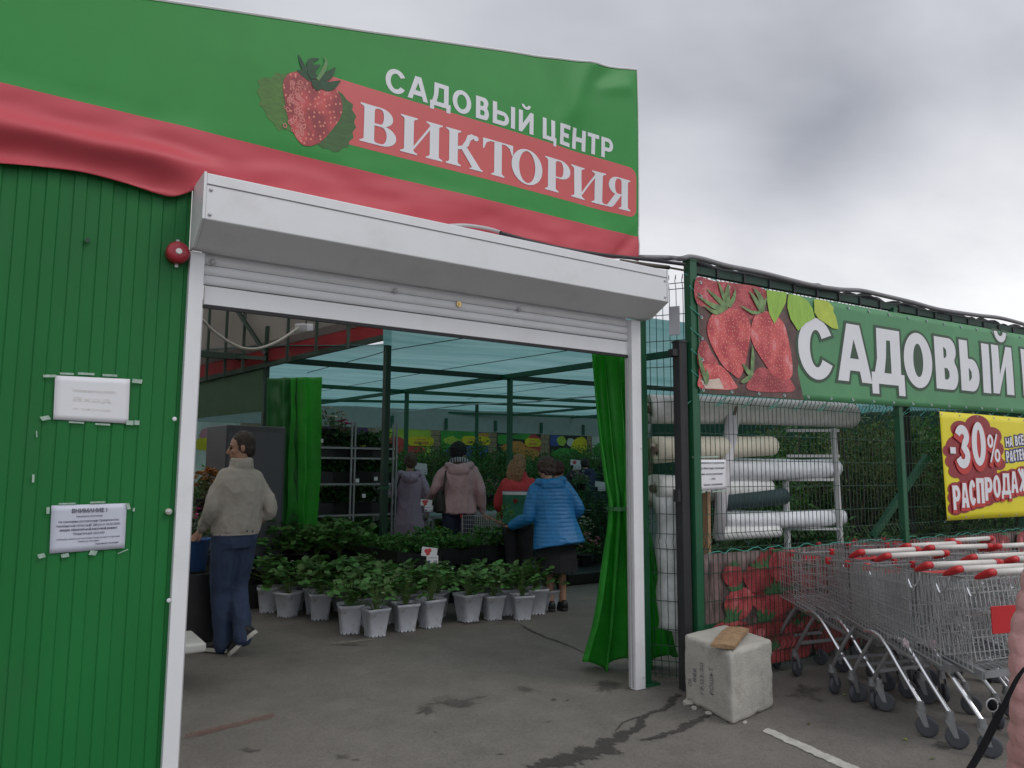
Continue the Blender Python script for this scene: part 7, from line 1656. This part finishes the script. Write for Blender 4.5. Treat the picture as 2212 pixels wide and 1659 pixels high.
# 6. woman in blue quilted jacket
p = G(1224, 1322); face = math.atan2(p.y, p.x)-math.pi/2
def quilt(per, amp, fold_):
    f = folds(fold_, 6, 3)
    def g2(p, n):
        s_ = (p.z+.01*mn.noise(p*4))/per; d = s_-math.floor(s_); return f(p, n)+amp*(math.sin(math.pi*d)**.5-.7)
    return g2
blue = cloth('blue_quilt', (.014, .17, .42), rough=.5, var=.1, bump=.15, bscale=120)
wb_, tpb, qb, wr6, sc6, _ = build_person('woman in bright blue quilted jacket and black skirt holding a small pot', (p.x-.05, p.y+.12), face+R(22), 1.70, dict(
    arms=(((-.30, .03, 1.06), (-.42, .27, 1.02)), ((.29, -.03, 1.08), (.22, .12, .98))), legs=(((-.07, .03, .48), (-.07, -.01, .085)), ((.08, .02, .48), (.08, .0, .085))), hair=(.085, .05, .04), hairname='brown_curly', hairkind='puffy', turn=R(25), nod=-.25, pants=blk, skirt=.42, shoes=black_shoe, sole=dark_sole, hem=.75, jacket=blue, hood=True, build=1.16, armw=1.12, lean=R(11), side=R(-6), vox=.009, jdisp=quilt(.042, .006, .008),
    jacket_profile=[(.70, .265, .205, -.01), (.85, .235, .175, -.005), (.98, .212, .158, 0), (1.1, .20, .15, 0), (1.22, .198, .145, -.005), (1.32, .196, .128, -.01), (1.385, .15, .095, -.008), (1.44, .085, .08, -.002)], curl=.8, palm=((0, 0, -1), (-1, 0, 0))))
e_, w_ = wr6[0]; c = w_+(w_-e_).normalized()*.11; b = MB(); b.tube([c+Vector((0, 0, -.05)), c+Vector((0, 0, .045))], [.036, .048], 12)
sp = solo('seedling_pot', b, crate_m, 'small dark pot with a seedling held by the woman in blue', 'pot', loc=wb_.location, rz=wb_.rotation_euler.z)
lf_ = MB()
for i in range(34): v = rv(); leaf(lf_, c+Vector((v.x*.07, v.y*.07, .08+abs(v.z)*.16)), (v+Vector((0, 0, .5))).normalized(), rv(), .06, .035)
part('seedling', lf_, seed_leaf, sp)
# 7, 8. two far shoppers
for u, Y, lab, col, nm, tr_, ln_ in ((1222, 14, 'far shopper in black jacket bending to the right among the spruces', (.015, .016, .02), 'far_black', -70, 22), (1268, 14.4, 'far shopper in dark blue hooded coat at the right of the hall', (.025, .035, .085), 'far_navy', 10, 14)):
    p = W(u, 1100, Y); face = math.atan2(p.y, p.x)-math.pi/2
    build_person(lab, p, face+R(tr_), 1.85, dict(arms=(((-.25, .05, 1.10), (-.18, .25, 1.0)), ((.25, .05, 1.10), (.18, .25, 1.0))), legs=STAND, hair=(.03, .02, .015), hairname='dark', hairkind='full', nod=-.3, pants=blk, shoes=black_shoe, sole=dark_sole, hem=.75, jacket=cloth(nm, col), hood=nm == 'far_navy', build=1.05, lean=R(ln_), jacket_profile=std_j(.7), vox=.02, bvox=.014))
# trolley beside the assistant
p = G(1066, 1092, .98); q2 = W(1070, 1098, 8.6)
o = dup(tr0, (q2.x+.55, q2.y+.1, .001), face+R(95), 'wire shopping trolley standing in the hall beside the shop assistant'); o['group'] = 'nested shopping trolleys by the fence'; del o['group']
# 9. person in the pink quilted jacket at the right edge
pinkq = cloth('pink_quilt', (.52, .27, .26), rough=.5, var=.1, bump=.5, bscale=42)
c = DD(2436, 1400, 1.65)
wq_, tpq, qq, wr9, sc9, _ = build_person('person in pale pink quilted jacket cut by the right edge of the picture', (c.x+.02, c.y-.01), R(-34), 1.66, dict(
    arms=(((-.235, -.03, 1.06), (-.225, .06, .80)), ((.25, -.02, 1.10), (.25, .07, .86))), legs=STAND, hair=(.12, .07, .04), hairname='light', hairkind='full', pants=dkj, shoes=black_shoe, sole=dark_sole, hem=.6, jacket=pinkq, hood=True, build=1.02, armw=1.08, vox=.0075, jdisp=quilt(.046, .006, .007),
    jacket_profile=[(.62, .235, .18, 0), (.8, .22, .165, 0), (1.0, .195, .145, 0), (1.2, .195, .14, -.005), (1.32, .196, .128, -.01), (1.385, .15, .095, -.008), (1.44, .085, .08, -.002)]))
dk = cloth('strap_black', (.008, .008, .009), rough=.9, spec=.1)
P = [DD(2216, 1440, 1.58), DD(2196, 1468, 1.56), DD(2160, 1540, 1.53), DD(2120, 1620, 1.5), DD(2076, 1700, 1.46), DD(2050, 1800, 1.44)]
sd3 = thing('bag_strap', 'dangling black bag strap with a metal ring beside the pink jacket', 'strap', tuple(P[2]))
b = MB(); Pc = curve(P, 6); 
for i in range(len(Pc)-1): b.bar(Pc[i], Pc[i+1], .004, .022 if i < 14 else .027)
b2 = MB(); rg = []
for p_, w_ in [(x, .008) for x in Pc[:11]]+[(x, .0125) for x in Pc[11:]]: rg.append([p_+RT*w_+UP*w_*.4, p_+FW*.002, p_-RT*w_-UP*w_*.4, p_-FW*.002])
b2.rings(rg); part('webbing', b2, dk, sd3, world=True)
b = MB(); c = DD(2143, 1523, 1.52); b.tube([c+(RT*math.cos(R(a))*.0115+UP*math.sin(R(a))*.013) for a in range(0, 361, 15)], .0016, 7); part('ring', b, grey_metal, sd3, world=True, smooth=True)
b = MB(); b.ball(c, (.009, .009, .011), 10, 8); part('knot', b, dk, sd3, world=True)
